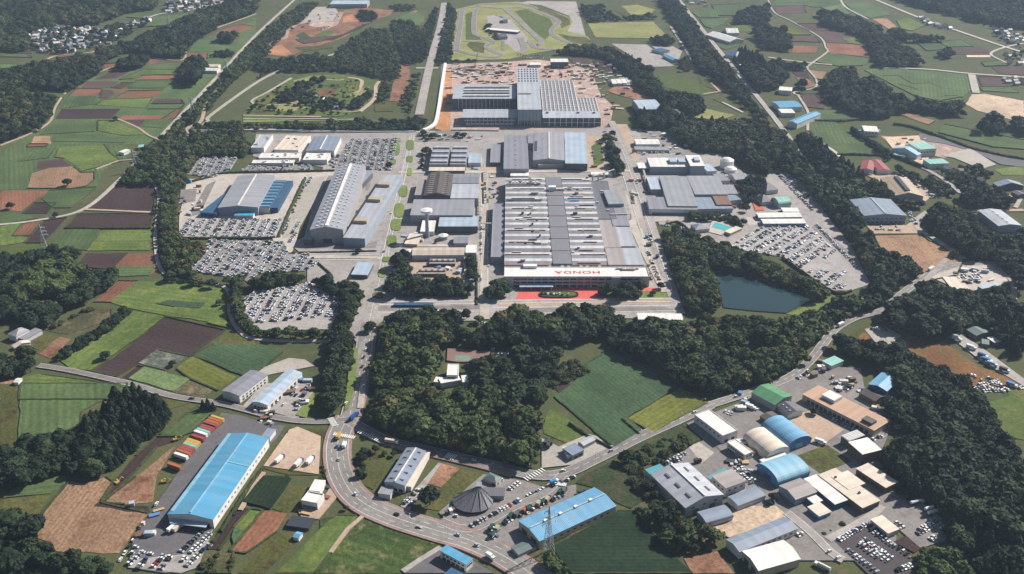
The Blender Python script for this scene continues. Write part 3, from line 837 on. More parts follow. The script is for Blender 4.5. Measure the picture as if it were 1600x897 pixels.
def bld(name, label, pts, h, roof='flat', wall='wall_pale', top='roof_grey', rise=None, over=.35, base=0.0, cat='building', group=None, ridge='u', n=4, keep=True, parapet=0.0, front=None):
    c, L, W, rz = frame_of(*pts, h)
    root = empty(name, c[0], c[1], base, rz); tag(root, label, cat, group)
    h = h-base
    l, w = L/2, W/2
    ca, sa = math.cos(rz), math.sin(rz)
    foot = [(c[0]+x*ca-y*sa, c[1]+x*sa+y*ca) for x, y in ((-l,-w),(l,-w),(l,w),(-l,w))]
    FOOT.append(foot)
    if keep: keep_poly([(c[0]+x*ca-y*sa, c[1]+x*sa+y*ca) for x, y in ((-l-2.5,-w-2.5),(l+2.5,-w-2.5),(l+2.5,w+2.5),(-l-2.5,w+2.5))])
    wb = MB(); rb = MB()
    if roof == 'flat':
        wb.box(-l, l, -w, w, -.5, h)
        if parapet:
            rb.box(-l+.3, l-.3, -w+.3, w-.3, h-.2, h+.05)
            pb = MB(); t = .35
            for x0, x1_, y0, y1_ in ((-l-.1, l+.1, -w-.1, -w+t), (-l-.1, l+.1, w-t, w+.1), (-l-.1, -l+t, -w+t, w-t), (l-t, l+.1, -w+t, w-t)): pb.box(x0, x1_, y0, y1_, h-.3, h+parapet)
            pb.build('parapet', wall, root)
        else: rb.box(-l-over, l+over, -w-over, w+over, h, h+.35, bottom=True)
    elif roof in ('gable', 'arch', 'shed'):
        if ridge == 'v': f = lambda x, y, z: (y, -x, z); a, b = w, l          # profile runs across x
        else: f = lambda x, y, z: (x, y, z); a, b = l, w
        rise = rise or (b*.28 if roof != 'arch' else b*.55)
        if roof == 'gable': prof = [(-b, 0), (0, rise), (b, 0)]
        elif roof == 'shed': prof = [(-b, 0), (b, rise)]
        else: prof = [(-b*math.cos(t), rise*math.sin(t)) for t in [math.pi*k/14 for k in range(15)]]
        wb.box(-l, l, -w, w, -.5, h)
        for s in (-a, a):
            wb.quad(*[f(s, y, h+z) for y, z in prof] + ([f(s, b, h)] if roof == 'shed' else []))
        if roof == 'shed': wb.quad(f(-a, b, h), f(a, b, h), f(a, b, h+rise), f(-a, b, h+rise))
        k = (b+over)/b; z_e = -rise*(k-1) if roof != 'arch' else -.15
        pr = [(y*k, z+(.3 if 0 < i < len(prof)-1 or roof == 'shed' else z_e+.25)) for i, (y, z) in enumerate(prof)]
        aa = a+over
        for (ya, za), (yb, zb) in zip(pr, pr[1:]):
            rb.quad(f(-aa, ya, h+za), f(aa, ya, h+za), f(aa, yb, h+zb), f(-aa, yb, h+zb))
            rb.quad(f(-aa, ya, h+za-.3), f(-aa, yb, h+zb-.3), f(aa, yb, h+zb-.3), f(aa, ya, h+za-.3))
            for s in (-aa, aa): rb.quad(f(s, ya, h+za-.3), f(s, yb, h+zb-.3), f(s, yb, h+zb), f(s, ya, h+za))
        for (y, z) in (pr[0], pr[-1]): rb.quad(f(-aa, y, h+z-.3), f(aa, y, h+z-.3), f(aa, y, h+z), f(-aa, y, h+z))
    elif roof == 'hip':
        wb.box(-l, l, -w, w, -.5, h); rise = rise or w*.5; r_ = max(l-w, l*.15); L2, W2 = l+over, w+over
        e = [(-L2,-W2,h),(L2,-W2,h),(L2,W2,h),(-L2,W2,h)]; t1, t2 = (-r_,0,h+rise), (r_,0,h+rise)
        rb.quad(e[0], e[1], t2, t1); rb.quad(e[1], e[2], t2); rb.quad(e[2], e[3], t1, t2); rb.quad(e[3], e[0], t1); rb.quad(*e[::-1])
    w_o = wb.build('wall', wall, root); r_o = rb.build('roof', top, root)
    return root, L, W, h, r_o
def air_units(root, L, W, z, spots, size=(3, 2, 1.6), mat='wall_pale', name='air_unit'):
    for x, y in spots: roof_part(root, name, x*L, y*W, z, size, mat)
def ridge_cap(root, L, z, w=1.2, mat='roof_pale', axis='u', frac=.98):
    roof_part(root, 'ridge_vent', 0, 0, z, (L*frac, w, .8) if axis == 'u' else (w, L*frac, .8), mat)

def T(sh, s): return sh(s)
# ---- main plant hall: saw-tooth bays, centre spine, front office
def main_hall():
    h = 9.0
    c, L, W, rz = frame_of((788,415), (949,415), (917,279), h)
    A, B = S(788,415,h), S(949,415,h); D, C = S(785.5,281,h), S(917,281,h)
    root = empty('assembly_hall', c[0], c[1], 0, rz); tag(root, 'huge assembly hall with rows of grey and white saw-tooth roof bays', 'factory hall')
    l, w = L/2, W/2
    wb = MB(); wb.box(-l, l, -w, w, -.5, h); wb.build('wall', 'wall_grey', root)
    keep_poly([tuple(S(*p)) for p in ((780,430),(955,430),(925,275),(780,275))])
    n = 8; s0, s1 = -l+.472*L, -l+.655*L
    blocks = ((-l, s0-.6, 'left'), (s1+.6, l, 'right'))
    p = W/n
    for bx0, bx1, _ in blocks:
        for k in range(n):
            y0 = -w+k*p
            rb = MB(); z = h+.05
            # near slope (dark, steep), light lantern strip, far slope
            q = [(y0+p*f, z+dz) for f, dz in ((.04, 0), (.2, 2.2), (.34, 2.7), (.5, .9), (.66, 2.6), (.82, 3.1), (.96, .2))]
            for i, ((ya, za), (yb, zb)) in enumerate(zip(q, q[1:])):
                rb.quad((bx0, ya, za), (bx1, ya, za), (bx1, yb, zb), (bx0, yb, zb), m=(0, 1, 2)[i % 3])
            for x in (bx0, bx1): rb.quad(*[(x, ya, za) for ya, za in q], m=2)
            bay = rb.build('roof_bay', [rng.choice(('roof_mid', 'roof_grey', 'roof_grey')), 'roof_strip', rng.choice(('roof_pale', 'roof_grey'))], root)
            g = MB(); g.box(bx0, bx1, y0-.45, y0+.45, h+.05, h+.7); g.build('gutter', 'red_line', bay)
            wl = (bx1-bx0)*rng.uniform(.35, .95)
            roof_part(bay, 'roof_walkway', bx0+wl/2+rng.uniform(0, bx1-bx0-wl), y0+p*rng.choice((.12, .28, .8)), z+rng.uniform(1.2, 1.9), (wl, .9, .6), rng.choice(('roof_strip', 'roof_cream', 'roof_dark')))
            wl = (bx1-bx0)*rng.uniform(.4, .97)
            roof_part(bay, 'clerestory', bx0+wl/2+rng.uniform(0, bx1-bx0-wl), y0+p*.66, z+2.3, (wl, .7, .9), rng.choice(('frame_dark', 'roof_dark', 'roof_rust')))
            for j in range(rng.choice((1, 2, 4, 6))):
                xx = bx0+(bx1-bx0)*rng.uniform(.05, .9); roof_part(bay, 'roof_monitor', xx, y0+p*rng.choice((.2, .5, .5, .8)), z+2.6, (rng.choice((2, 3, 5, 9)), 1.5, 1.6), rng.choice(('roof_beige', 'roof_cream', 'frame_dark', 'roof_white')))
    sp = MB(); sp.box(s0, s1, -w, w, h, h+2.2); sp.build('spine_roof', 'roof_spine', root)
    for k in range(1, n): roof_part(root, 'expansion_strip', (s0+s1)/2, -w+k*p, h+2.2, (s1-s0-.5, .7, .35), 'red_line')
    roof_part(root, 'cooling_tower', (s0+s1)/2-3, w-3.2*p*.45, h+2.2, (9, 6, 5), 'white_paint'); roof_part(root, 'air_duct', (s0+s1)/2+4, w-1.45*p, h+2.2, (16, 3, 2.5), 'roof_cream')
    roof_part(root, 'tarpaulin', -l+.06*L, w-2.6*p, h+3.3, (7, 4, .8), 'tarp_blue'); roof_part(root, 'tarpaulin', l*.55, w-2.6*p, h+3.6, (11, 4, .8), 'tarp_blue')
    # roof monitors: dark clerestory strip on one bay, row of exhaust boxes on another
    for k in range(9): roof_part(root, 'exhaust_box', -l+.03*L+k*.044*L, w-2.62*p, h+3.6, (5, 2, 1.2), 'frame_dark')
    for k in range(9): roof_part(root, 'exhaust_box', -l+.05*L+k*.04*L, w-.75*p, h+3.5, (3, 2.2, 1.5), 'white_paint' if k % 3 else 'frame_dark')
main_hall()
def office():
    pts = ((788,433), (1015,433), (1010,417.5)); h = 12.0
    root, L, W, h, r_o = bld('office_block', 'long white-roofed office block with red roof lettering facing the red forecourt', pts, h, 'flat', 'wall_pale', 'roof_white', cat='office building', parapet=.8)
    for fl, z in ((0, 1.0), (1, 4.9), (2, 8.6)):
        if fl == 0: wins(root, L, W, 'f', 18, z, (5.5, .3, 2.2))
        else: wins(root, L, W, 'f', 18, z, (6.3, .3, 1.9))
    wins(root, L, W, 'r', 2, 8.6, (4, .3, 1.9)); wins(root, L, W, 'r', 2, 4.9, (4, .3, 1.9))
    roof_part(root, 'entrance_canopy', -L*.28, -W/2-4, 4.2, (34, 8, .9), 'roof_ice')
    for k in range(4): roof_part(root, 'canopy_post', -L*.28-15+k*10, -W/2-7.4, 0, (.5, .5, 4.2), 'white_paint')
    roof_part(root, 'stair_tower', L*.27, -W/2-.6, 0, (9, 1.2, 12.4), 'wall_pale')
    def lettering(txt, x, y, z, size, rx, rz, mat, name, sx=1.0):
        cu = bpy.data.curves.new(name, 'FONT'); cu.body = txt; cu.size = size; cu.align_x = 'CENTER'; cu.align_y = 'CENTER'; cu.extrude = .06
        cu.space_character = 1.12; cu.offset = size*.008
        tmp = bpy.data.objects.new(name, cu); col.objects.link(tmp)
        me = bpy.data.meshes.new_from_object(tmp.evaluated_get(bpy.context.evaluated_depsgraph_get()))
        bpy.data.objects.remove(tmp); me.materials.clear(); me.materials.append(MATS[mat])
        o = link(name, me, root, (x, y, z)); o.rotation_euler = (rx, 0, rz); o.scale = (sx, 1, 1); return o
    o = lettering('HONDA', L*.01, -.5, h+.2, 8.6, 0, math.pi, 'sign_red', 'roof_lettering', 1.35); o['label'] = 'red capital roof lettering that reads from the far side'
    o = lettering('HONDA', -L*.44+8, -W/2-.25, h-1.5, 2.0, math.pi/2, 0, 'sign_red', 'wall_lettering', 1.6); o['label'] = 'small red lettering at the top of the front wall'
    for x in (.36, .38, .40, .33): roof_part(root, 'air_unit', x*L, W*.22, h, (3.4, 3.4, 2.2), 'roof_beige')
    for x in (.30, .42): roof_part(root, 'air_unit', x*L, W*.3, h, (5, 2.4, 1.6), 'roof_beige')
    roof_part(root, 'stair_head', -L*.32, W*.46, h, (14, 5, 3), 'white_paint')
    for k in range(9): roof_part(root, 'air_unit', -L*.18+k*6.4, W*.5+1.5, h-2, (3.2, 2.2, 2.6), ('roof_beige', 'frame_dark', 'wall_pale')[k % 3])
office()
B = bld
B('side_wing', 'narrow grey-roofed wing along the west side of the saw-tooth hall', ((767,402),(786.5,402),(784,318)), 8, 'flat', 'wall_grey', 'roof_mid', cat='building', parapet=.5)
# east annexes of the main hall, each its own roof
r = B('annex_hall', 'dark flat-roofed annex at the north-east corner of the saw-tooth hall', ((928,342),(964,342),(956,283)), 7.5, 'flat', 'wall_grey', 'roof_dark', parapet=.4)
air_units(r[0], r[1], r[2], r[3], ((.1,.2),(-.2,-.1),(.2,-.3)))
r = B('annex_hall', 'raised pale grey roof box on the east annexes', ((951,319),(975,318.5),(968,297)), 11, 'flat', 'wall_bluegrey', 'roof_grey', base=0)
B('annex_hall', 'grey shed with a dark open loading bay east of the hall', ((958,353),(984,353),(976,320.5)), 7, 'flat', 'wall_dark', 'roof_mid')
B('annex_hall', 'brownish grey low roof beside the centre of the hall east side', ((943,387),(970,387),(962,343.5)), 6.5, 'flat', 'wall_grey', 'roof_pinkgrey')
B('annex_hall', 'patched pale roof shed between two brownish annexes', ((970.5,385),(993,385),(985,355)), 6, 'flat', 'wall_grey', 'roof_pale')
B('annex_hall', 'brownish grey annex directly behind the office block', ((951,414),(978,414),(970.5,388)), 6.5, 'flat', 'wall_grey', 'roof_pinkgrey')
B('annex_hall', 'pale grey annex at the south-east corner behind the office', ((978.6,414),(1006,414),(996,388)), 6, 'flat', 'wall_grey', 'roof_pale')
B('bus_shelter', 'long white-roofed shelter by the avenue trees north of the hall', ((924,273),(957,273),(956,269)), 3.5, 'flat', 'wall_white', 'roof_white')
# north hall
r = B('north_hall', 'dark grey western part of the wide hall south of the new plant', ((787,264),(826,264),(823,212)), 10, 'flat', 'wall_grey', 'roof_mid')
for k in range(6): roof_part(r[0], 'roof_vent', 0, -r[2]*.4+k*r[2]*.15, r[3]+.3, (1.6, 3, .9), 'roof_pale')
B('north_hall', 'narrow grey link roof joining the two parts of the wide hall', ((823.6,224),(836,224),(834,209)), 10, 'flat', 'wall_grey', 'roof_mid')
r = B('north_hall', 'middle grey part of the wide hall with a pale ridge line', ((833,250.5),(883,251),(874,209)), 10.5, 'gable', 'wall_grey', 'roof_grey', rise=2.4, ridge='v'); ridge_cap(r[0], r[2], r[3]+2.4, 1.6, 'roof_white', 'v')
roof_part(r[0], 'roof_slot', -r[1]*.42, 0, r[3]+.4, (3, r[2]*.35, .9), 'frame_dark')
r = B('north_hall', 'pale ice-blue eastern part of the wide hall', ((883.6,255.5),(918,256),(907,207.5)), 11, 'flat', 'wall_dark', 'roof_ice')
wins(r[0], r[1], r[2], 'f', 4, .5, (6, .4, 6), 'glass_dark', 'loading_bay')
B('loading_canopy', 'cream canopy over the truck bays of the wide hall', ((841,258),(882,257),(881,250.5)), 6, 'flat', 'wall_grey', 'roof_cream')
B('utility_block', 'white two-storey block at the road corner below the wide hall', ((798,275),(826,275),(825,269)), 5, 'flat', 'wall_white', 'roof_white')
B('side_shed', 'narrow dark lean-to west of the wide hall', ((766,254),(781,254),(779,226)), 6, 'flat', 'wall_dark', 'roof_mid')
# middle-west hall group
r = B('press_shop', 'pale grey hall with a broad flat roof beside the water tower', ((641,336.5),(739,336.5),(743,312)), 11, 'flat', 'wall_grey', 'roof_grey')
r = B('press_shop', 'low ice-grey southern shed of the press shop', ((685,354),(746,354),(746,338)), 9, 'flat', 'wall_dark', 'roof_ice')
r = B('press_shop', 'pale grey eastern roof of the press shop', ((704,310),(747,310),(748,288)), 11.4, 'flat', 'wall_grey', 'roof_pale')
r = B('foundry', 'dark sooty gabled hall with rows of roof ridges', ((662,306),(703,306),(703,272)), 13, 'gable', 'wall_dark', 'roof_darkbrown', rise=4, ridge='v')
for k in range(11): roof_part(r[0], 'roof_ridge', -r[1]*.2, -r[2]*.45+k*r[2]*.09, r[3]+1.7, (r[1]*.36, .8, 1.1), 'roof_cream'); roof_part(r[0], 'roof_ridge', r[1]*.2, -r[2]*.45+k*r[2]*.09, r[3]+1.7, (r[1]*.36, .8, 1.1), 'roof_beige')
r = B('press_shop', 'brownish grey lean-to along the avenue side of the foundry', ((648,305),(661,305),(662,281)), 9, 'flat', 'wall_grey', 'roof_pinkgrey')
r = B('press_shop', 'dark grey northern roof of the press shop', ((704,286.5),(748,286.5),(748.5,272)), 11, 'gable', 'wall_grey', 'roof_mid', rise=2)
for a, b, c, lab, top in ((671,699,698,'western half of the striped grey workshop', 'roof_mid'), (703,728,728,'eastern half of the striped grey workshop','roof_mid')):
    r = B('striped_workshop', lab, ((a,257),(b,257),(c,228)), 9, 'flat', 'wall_grey', top)
    for k in range(4): roof_part(r[0], 'roof_lantern', 0, -r[2]*.38+k*r[2]*.25, r[3]+.3, (r[1]*.96, r[2]*.09, 2.0), 'roof_pale')
B('long_store', 'long cream-roofed store south of the striped workshop', ((670,267),(726,267),(725,261.5)), 6, 'flat', 'wall_dark', 'roof_cream')
B('white_store', 'square white-roofed store beside the striped workshop', ((731.5,254.5),(751.5,254.5),(751.5,240)), 6, 'flat', 'wall_white', 'roof_ice')
# avenue west: the long high-bay building
def highbay():
    h = 17
    root, L, W, h, r_o = B('high_bay_hall', 'long tall hall with a pale ridge and rows of round roof vents', ((536,359),(571,260),(526,262)), h, 'gable', 'wall_grey', 'roof_grey', rise=4.0, cat='factory hall')
    ridge_cap(root, L, h+3.9, 3.4, 'roof_white')
    for s in (-1, 1):
        for q in (.3, .62):
            for k in range(20): roof_part(root, 'roof_vent', -L*.47+k*L*.049, s*W/2*q, h+4.0*(1-q)+.25, (2.2, 2.2, .9), 'skylight')
    wins(root, L, W, 'l', 1, 1, (10, .4, 5), 'frame_dark', 'shutter_door')
highbay()
B('lean_to', 'lower blue-grey lean-to on the west side of the tall ridge hall', ((474,373.5),(487,374.5),(527,266)), 8, 'flat', 'wall_dark', 'roof_bluegrey')
r = B('hall_annex', 'wide pale flat-roofed annex on the east side of the tall ridge hall', ((536.5,371.5),(570,373),(598.5,273)), 11, 'flat', 'wall_bluegrey', 'roof_pale')
for y in (-.28, .05, .3): 
    roof_part(r[0], 'roof_house', -r[1]*.12, y*r[2], r[3], (15, 9, 4), 'wall_tan')
# blue-edged warehouse
r = B('blue_edged_warehouse', 'grey-roofed warehouse with deep blue canopies amid the car parks', ((403,324),(430,274.5),(373,274)), 11, 'gable', 'wall_bluegrey', 'roof_grey', rise=2.2, cat='warehouse'); ridge_cap(r[0], r[1], r[3]+2.2, 1.8, 'roof_white')
B('blue_canopy', 'deep blue lean-to roof on the west side of the blue-edged warehouse', ((313,332),(337,334),(357,283)), 6, 'flat', 'wall_navy', 'roof_navy', cat='canopy')
r = B('blue_canopy', 'ribbed sky-blue and white roof on the east side of the warehouse', ((404,325),(421,325),(445,282)), 8, 'flat', 'wall_pale', 'roof_navy', cat='canopy')
for k in range(9): roof_part(r[0], 'roof_rib', 0, -r[2]*.45+k*r[2]*.112, r[3]+.3, (r[1]*.95, 2.2, .7), 'roof_paleblue')
B('blue_canopy', 'outermost deep blue canopy east of the warehouse', ((421.5,325),(434,325),(458,283)), 7, 'flat', 'wall_navy', 'roof_navy', cat='canopy')
B('entrance_canopy', 'turquoise entrance canopy in front of the grey-roofed warehouse', ((366,337),(395,337),(395.5,332)), 5, 'flat', 'wall_pale', 'roof_turquoise', cat='canopy')
# north-west office cluster
for lab, pts, h, top in (('grey-roofed office at the west end of the plant north row', ((392,231),(412,231),(424,210.5)), 8, 'roof_pale'),
                         ('cream office roof in the middle of the plant north row', ((428,234),(466,235),(479,212)), 8, 'roof_cream'),
                         ('low white office south of the cream office roof', ((404,247),(467,247),(470,239)), 6, 'roof_white'),
                         ('long white single-storey strip facing the small car park', ((393,255),(458,255),(459,250)), 4, 'roof_white'),
                         ('white-roofed workshop with dark doors near the avenue', ((473,250),(511,250),(513,239)), 7, 'roof_white')):
    r = B('site_office', lab, pts, h, 'flat', 'wall_white', top, parapet=.4); air_units(r[0], r[1], r[2], r[3], [(rng.uniform(-.4,.4), rng.uniform(-.3,.3)) for k in range(5)])
r = B('test_workshop', 'blue-grey gabled workshop in the plant north row', ((478,236),(522,236),(529,214)), 9, 'gable', 'wall_white', 'roof_bluegrey', rise=2, ridge='v'); ridge_cap(r[0], r[2], r[3]+2, 1.4, 'roof_white', 'v')
B('gatehouse', 'small grey-roofed hut by the avenue and the west car park', ((549,429),(574,430),(581,411)), 5, 'flat', 'wall_dark', 'roof_ice')
# energy centre south-west of the hall
r = B('energy_centre', 'long beige-roofed block north of the transformer yard', ((644,399),(725,398.5),(725,387)), 7, 'gable', 'wall_pale', 'roof_beige', rise=1.4)
B('energy_annex', 'white cube at the east end of the beige-roofed block', ((728,395),(744,395),(745.5,384)), 8, 'flat', 'wall_pale', 'roof_white')
B('energy_annex', 'white pointed-roof hut by the avenue west of the beige block', ((627,399),(642,399),(642,390)), 5, 'hip', 'wall_white', 'roof_white')
for lab, pts in (('northern rack of transformer cells in the energy yard', ((671,412),(711,412),(712,405))), ('southern rack of transformer cells in the energy yard', ((653,428),(696,428),(697,420.5)))):
    r = B('transformer_rack', lab, pts, 4, 'flat', 'wall_dark', 'roof_pinkgrey')
    for k in range(9): roof_part(r[0], 'transformer', -r[1]*.44+k*r[1]*.11, 0, r[3]+.3, (2.4, 3, 1.6), 'wall_beige' if k % 2 else 'roof_rust')
B('small_shed', 'grey shed beside the water tower trees', ((709,380),(731,380),(733,368)), 5, 'gable', 'wall_grey', 'roof_grey')
B('white_kiosk', 'white flat-roofed control hut at the foot of the water tower', ((657,362),(678,362),(680,345)), 6, 'flat', 'wall_white', 'roof_white')
B('rubble_yard_shed', 'pale tiled-roof shed in the cluttered yard west of the tower', ((632,381),(652,382),(656,366)), 4, 'flat', 'wall_tan', 'roof_cream')
# ---- east part of the plant
r = B('east_hall', 'large grey-roofed hall east of the plant road, its western part', ((1044,322),(1090,322.5),(1075,276)), 9, 'flat', 'wall_grey', 'roof_grey')
r = B('east_hall', 'large grey-roofed hall east of the plant road, its eastern part', ((1086,304),(1137,304),(1122,275)), 9.3, 'flat', 'wall_grey', 'roof_grey')
B('east_hall', 'small stepped grey roof at the east edge of the large grey hall', ((1137.6,303),(1153,303),(1145,289)), 8, 'flat', 'wall_grey', 'roof_grey')
r = B('east_hall', 'grey low front of the east hall along the tree strip', ((1015,327),(1090,328),(1080,309)), 7.5, 'flat', 'wall_white', 'roof_mid'); wins(r[0], r[1], r[2], 'f', 10, 1, (5, .3, 2.5), 'glass_sky')
r = B('east_hall', 'blue-grey low end of the east hall beside the rusty roof', ((1091,327),(1145,326),(1122,305)), 6.5, 'flat', 'wall_grey', 'roof_bluegrey')
B('rusty_shed', 'rust-brown roofed shed at the corner of the east hall', ((1120,320),(1143,320),(1128,303)), 8, 'flat', 'wall_brown', 'roof_rust')
B('ice_shed', 'pale ice-blue shed beside the west edge of the east hall', ((1017,296),(1034,296),(1026,277)), 7, 'flat', 'wall_grey', 'roof_ice')
r = B('white_workshop', 'big white workshop with raised roof boxes north of the east hall', ((1016,261),(1078,261),(1072,246)), 10, 'flat', 'wall_bluegrey', 'roof_white', parapet=.3)
roof_part(r[0], 'roof_box', r[1]*.12, 0, r[3], (9, 16, 3.5), 'roof_ice'); roof_part(r[0], 'roof_box', r[1]*.34, 0, r[3], (9, 16, 3.5), 'roof_ice')
r = B('white_workshop', 'tall white block at the east end of the big white workshop', ((1079,259.5),(1101,259.5),(1094,243)), 14, 'flat', 'wall_bluegrey', 'roof_white'); roof_part(r[0], 'roof_box', 2, 0, r[3], (7, 14, 3), 'roof_ice')
B('white_workshop', 'small white shed at the west end of the big white workshop', ((998,263),(1016,263),(1013,255)), 6, 'flat', 'wall_navy', 'roof_white')
B('supply_store', 'isolated white store near the north gate of the east yard', ((994,225.5),(1031,225.5),(1028,218)), 6, 'gable', 'wall_white', 'roof_white', rise=1.4)
B('supply_store', 'thin grey store row south of the isolated white store', ((992,234),(1046,235),(1040,230)), 4, 'flat', 'wall_pale', 'roof_grey')
B('supply_store', 'grey cabin east of the tall white workshop block', ((1106,268),(1120,267),(1113,256)), 6, 'flat', 'wall_pale', 'roof_ice')
for lab, pts in (('northern of two long white bicycle sheds by the east car park', ((1186,340),(1253,339),(1250,332))), ('southern of two long white bicycle sheds by the east car park', ((1193,349.5),(1259,349),(1254,342)))):
    r = B('bicycle_shed', lab, pts, 4.5, 'gable', 'wall_bluegrey', 'roof_white', rise=1.0)
B('bicycle_shed', 'short white shed north of the two long white sheds', ((1224,331),(1249,331),(1245,325)), 4, 'flat', 'wall_tan', 'roof_white')
B('mint_hall', 'small mint-green arched hall by the red sports courts', ((1217,321),(1236,319),(1227,310)), 5, 'arch', 'wall_pale', 'roof_mint')
B('club_house', 'grey house between trees beside the mint arched hall', ((1191,316),(1208,314),(1201,304)), 6, 'hip', 'wall_pale', 'roof_slate')
B('club_house', 'dark-roofed house at the north end of the long car strip', ((1198,298),(1216,296),(1208,285)), 6, 'hip', 'wall_pale', 'roof_tile')
B('club_house', 'grey flat house east of the rusty shed', ((1140,314),(1158,312),(1150,301)), 7, 'flat', 'wall_pale', 'roof_bluegrey')
B('pool_house', 'grey hipped house on the west side of the swimming pool', ((1087,359),(1109,357),(1104,349)), 5, 'hip', 'wall_pale', 'roof_grey')
B('pool_house', 'pale curved changing block east of the swimming pool', ((1141,365),(1159,357),(1152,353)), 4, 'flat', 'wall_tan', 'roof_cream')
B('grey_store', 'grey-roofed store at the north-east tree edge of the east yard', ((1149,281),(1170,279),(1162,270)), 6, 'gable', 'wall_pale', 'roof_grey')
B('grey_store', 'white-edged store south of the grey-roofed tree edge store', ((1125,283),(1141,282),(1136,271)), 6, 'flat', 'wall_pale', 'roof_mid')
sheet('sports_court', P0('1180,331 1175,316 1190,316 1194,330'), 'court_red', keep=True)
sheet('pool_deck', P0('1106,364 1112,347 1135,347 1150,358 1130,370'), 'concrete', keep=True)
sheet('swimming_pool', P0('1112,357 1117,349 1143,357 1134,363'), 'pool_water', up=.1)
sheet('sports_court', x5('590,260 595,185 860,205 850,265 660,270'), 'court_clay', keep=True)
sheet('sports_court', x5('640,262 645,228 740,232 735,265'), 'court_green', up=.02)
def tank(name, label, px, py, r, h, mat='white_paint', dome=True):
    x, y = S(px, py); root = empty(name, x, y); tag(root, label, 'tank')
    mb = MB(); mb.cyl(0, 0, -.3, h, r, n=24); mb.build('shell', mat, root)
    d = MB(); d.cyl(0, 0, h, h+r*.25, r*1.01, r*.6, 24); d.cyl(0, 0, h+r*.25, h+r*.36, r*.6, .2, 24); d.build('dome', 'roof_white', root)
    st = MB()
    for k in range(8): st.box(r*math.cos(k*.25)-.5, r*math.cos(k*.25)+.5, -r-.8, -r, k*h/8, k*h/8+.3)
    st.build('ladder', 'steel', root); keep_line(np.array([(x-.1, y), (x+.1, y)]), r+3)
tank('storage_tank', 'tall white storage tank beside the big white workshop', 1135, 262, 9, 11); tank('storage_tank', 'low white domed tank south of the tall tank', 1141, 270, 8, 6)
# ---- water tower
def water_tower():
    x, y = S(668, 372); root = empty('water_tower', x, y); tag(root, 'slender white water tower with a disc-shaped tank', 'water tower')
    a = MB(); a.cyl(0, 0, -.3, 31, 2.4, 1.7, 20); a.build('shaft', 'wall_bluegrey', root)
    t = MB(); t.cyl(0, 0, 29.5, 32, 2.2, 6.6, 28); t.cyl(0, 0, 32, 34.2, 6.6, 6.6, 28); t.cyl(0, 0, 34.2, 35.6, 6.6, 1.2, 28); t.build('tank', 'white_paint', root)
    m = MB(); m.cyl(0, 0, 35.5, 38.5, .15, .1, 8); m.build('mast', 'steel', root)
    keep_line(np.array([(x-.1, y), (x+.1, y)]), 5)
water_tower()
x, y = S(693, 374); tk = tag(empty('round_tank', x, y), 'squat round white tank among trees by the water tower', 'tank')
mb = MB(); mb.cyl(0,0,-.3,5,5.5,n=20); mb.build('shell','wall_grey',tk); mb = MB(); mb.cyl(0,0,5,6.4,5.7,.5,20); mb.build('dome','roof_white',tk)
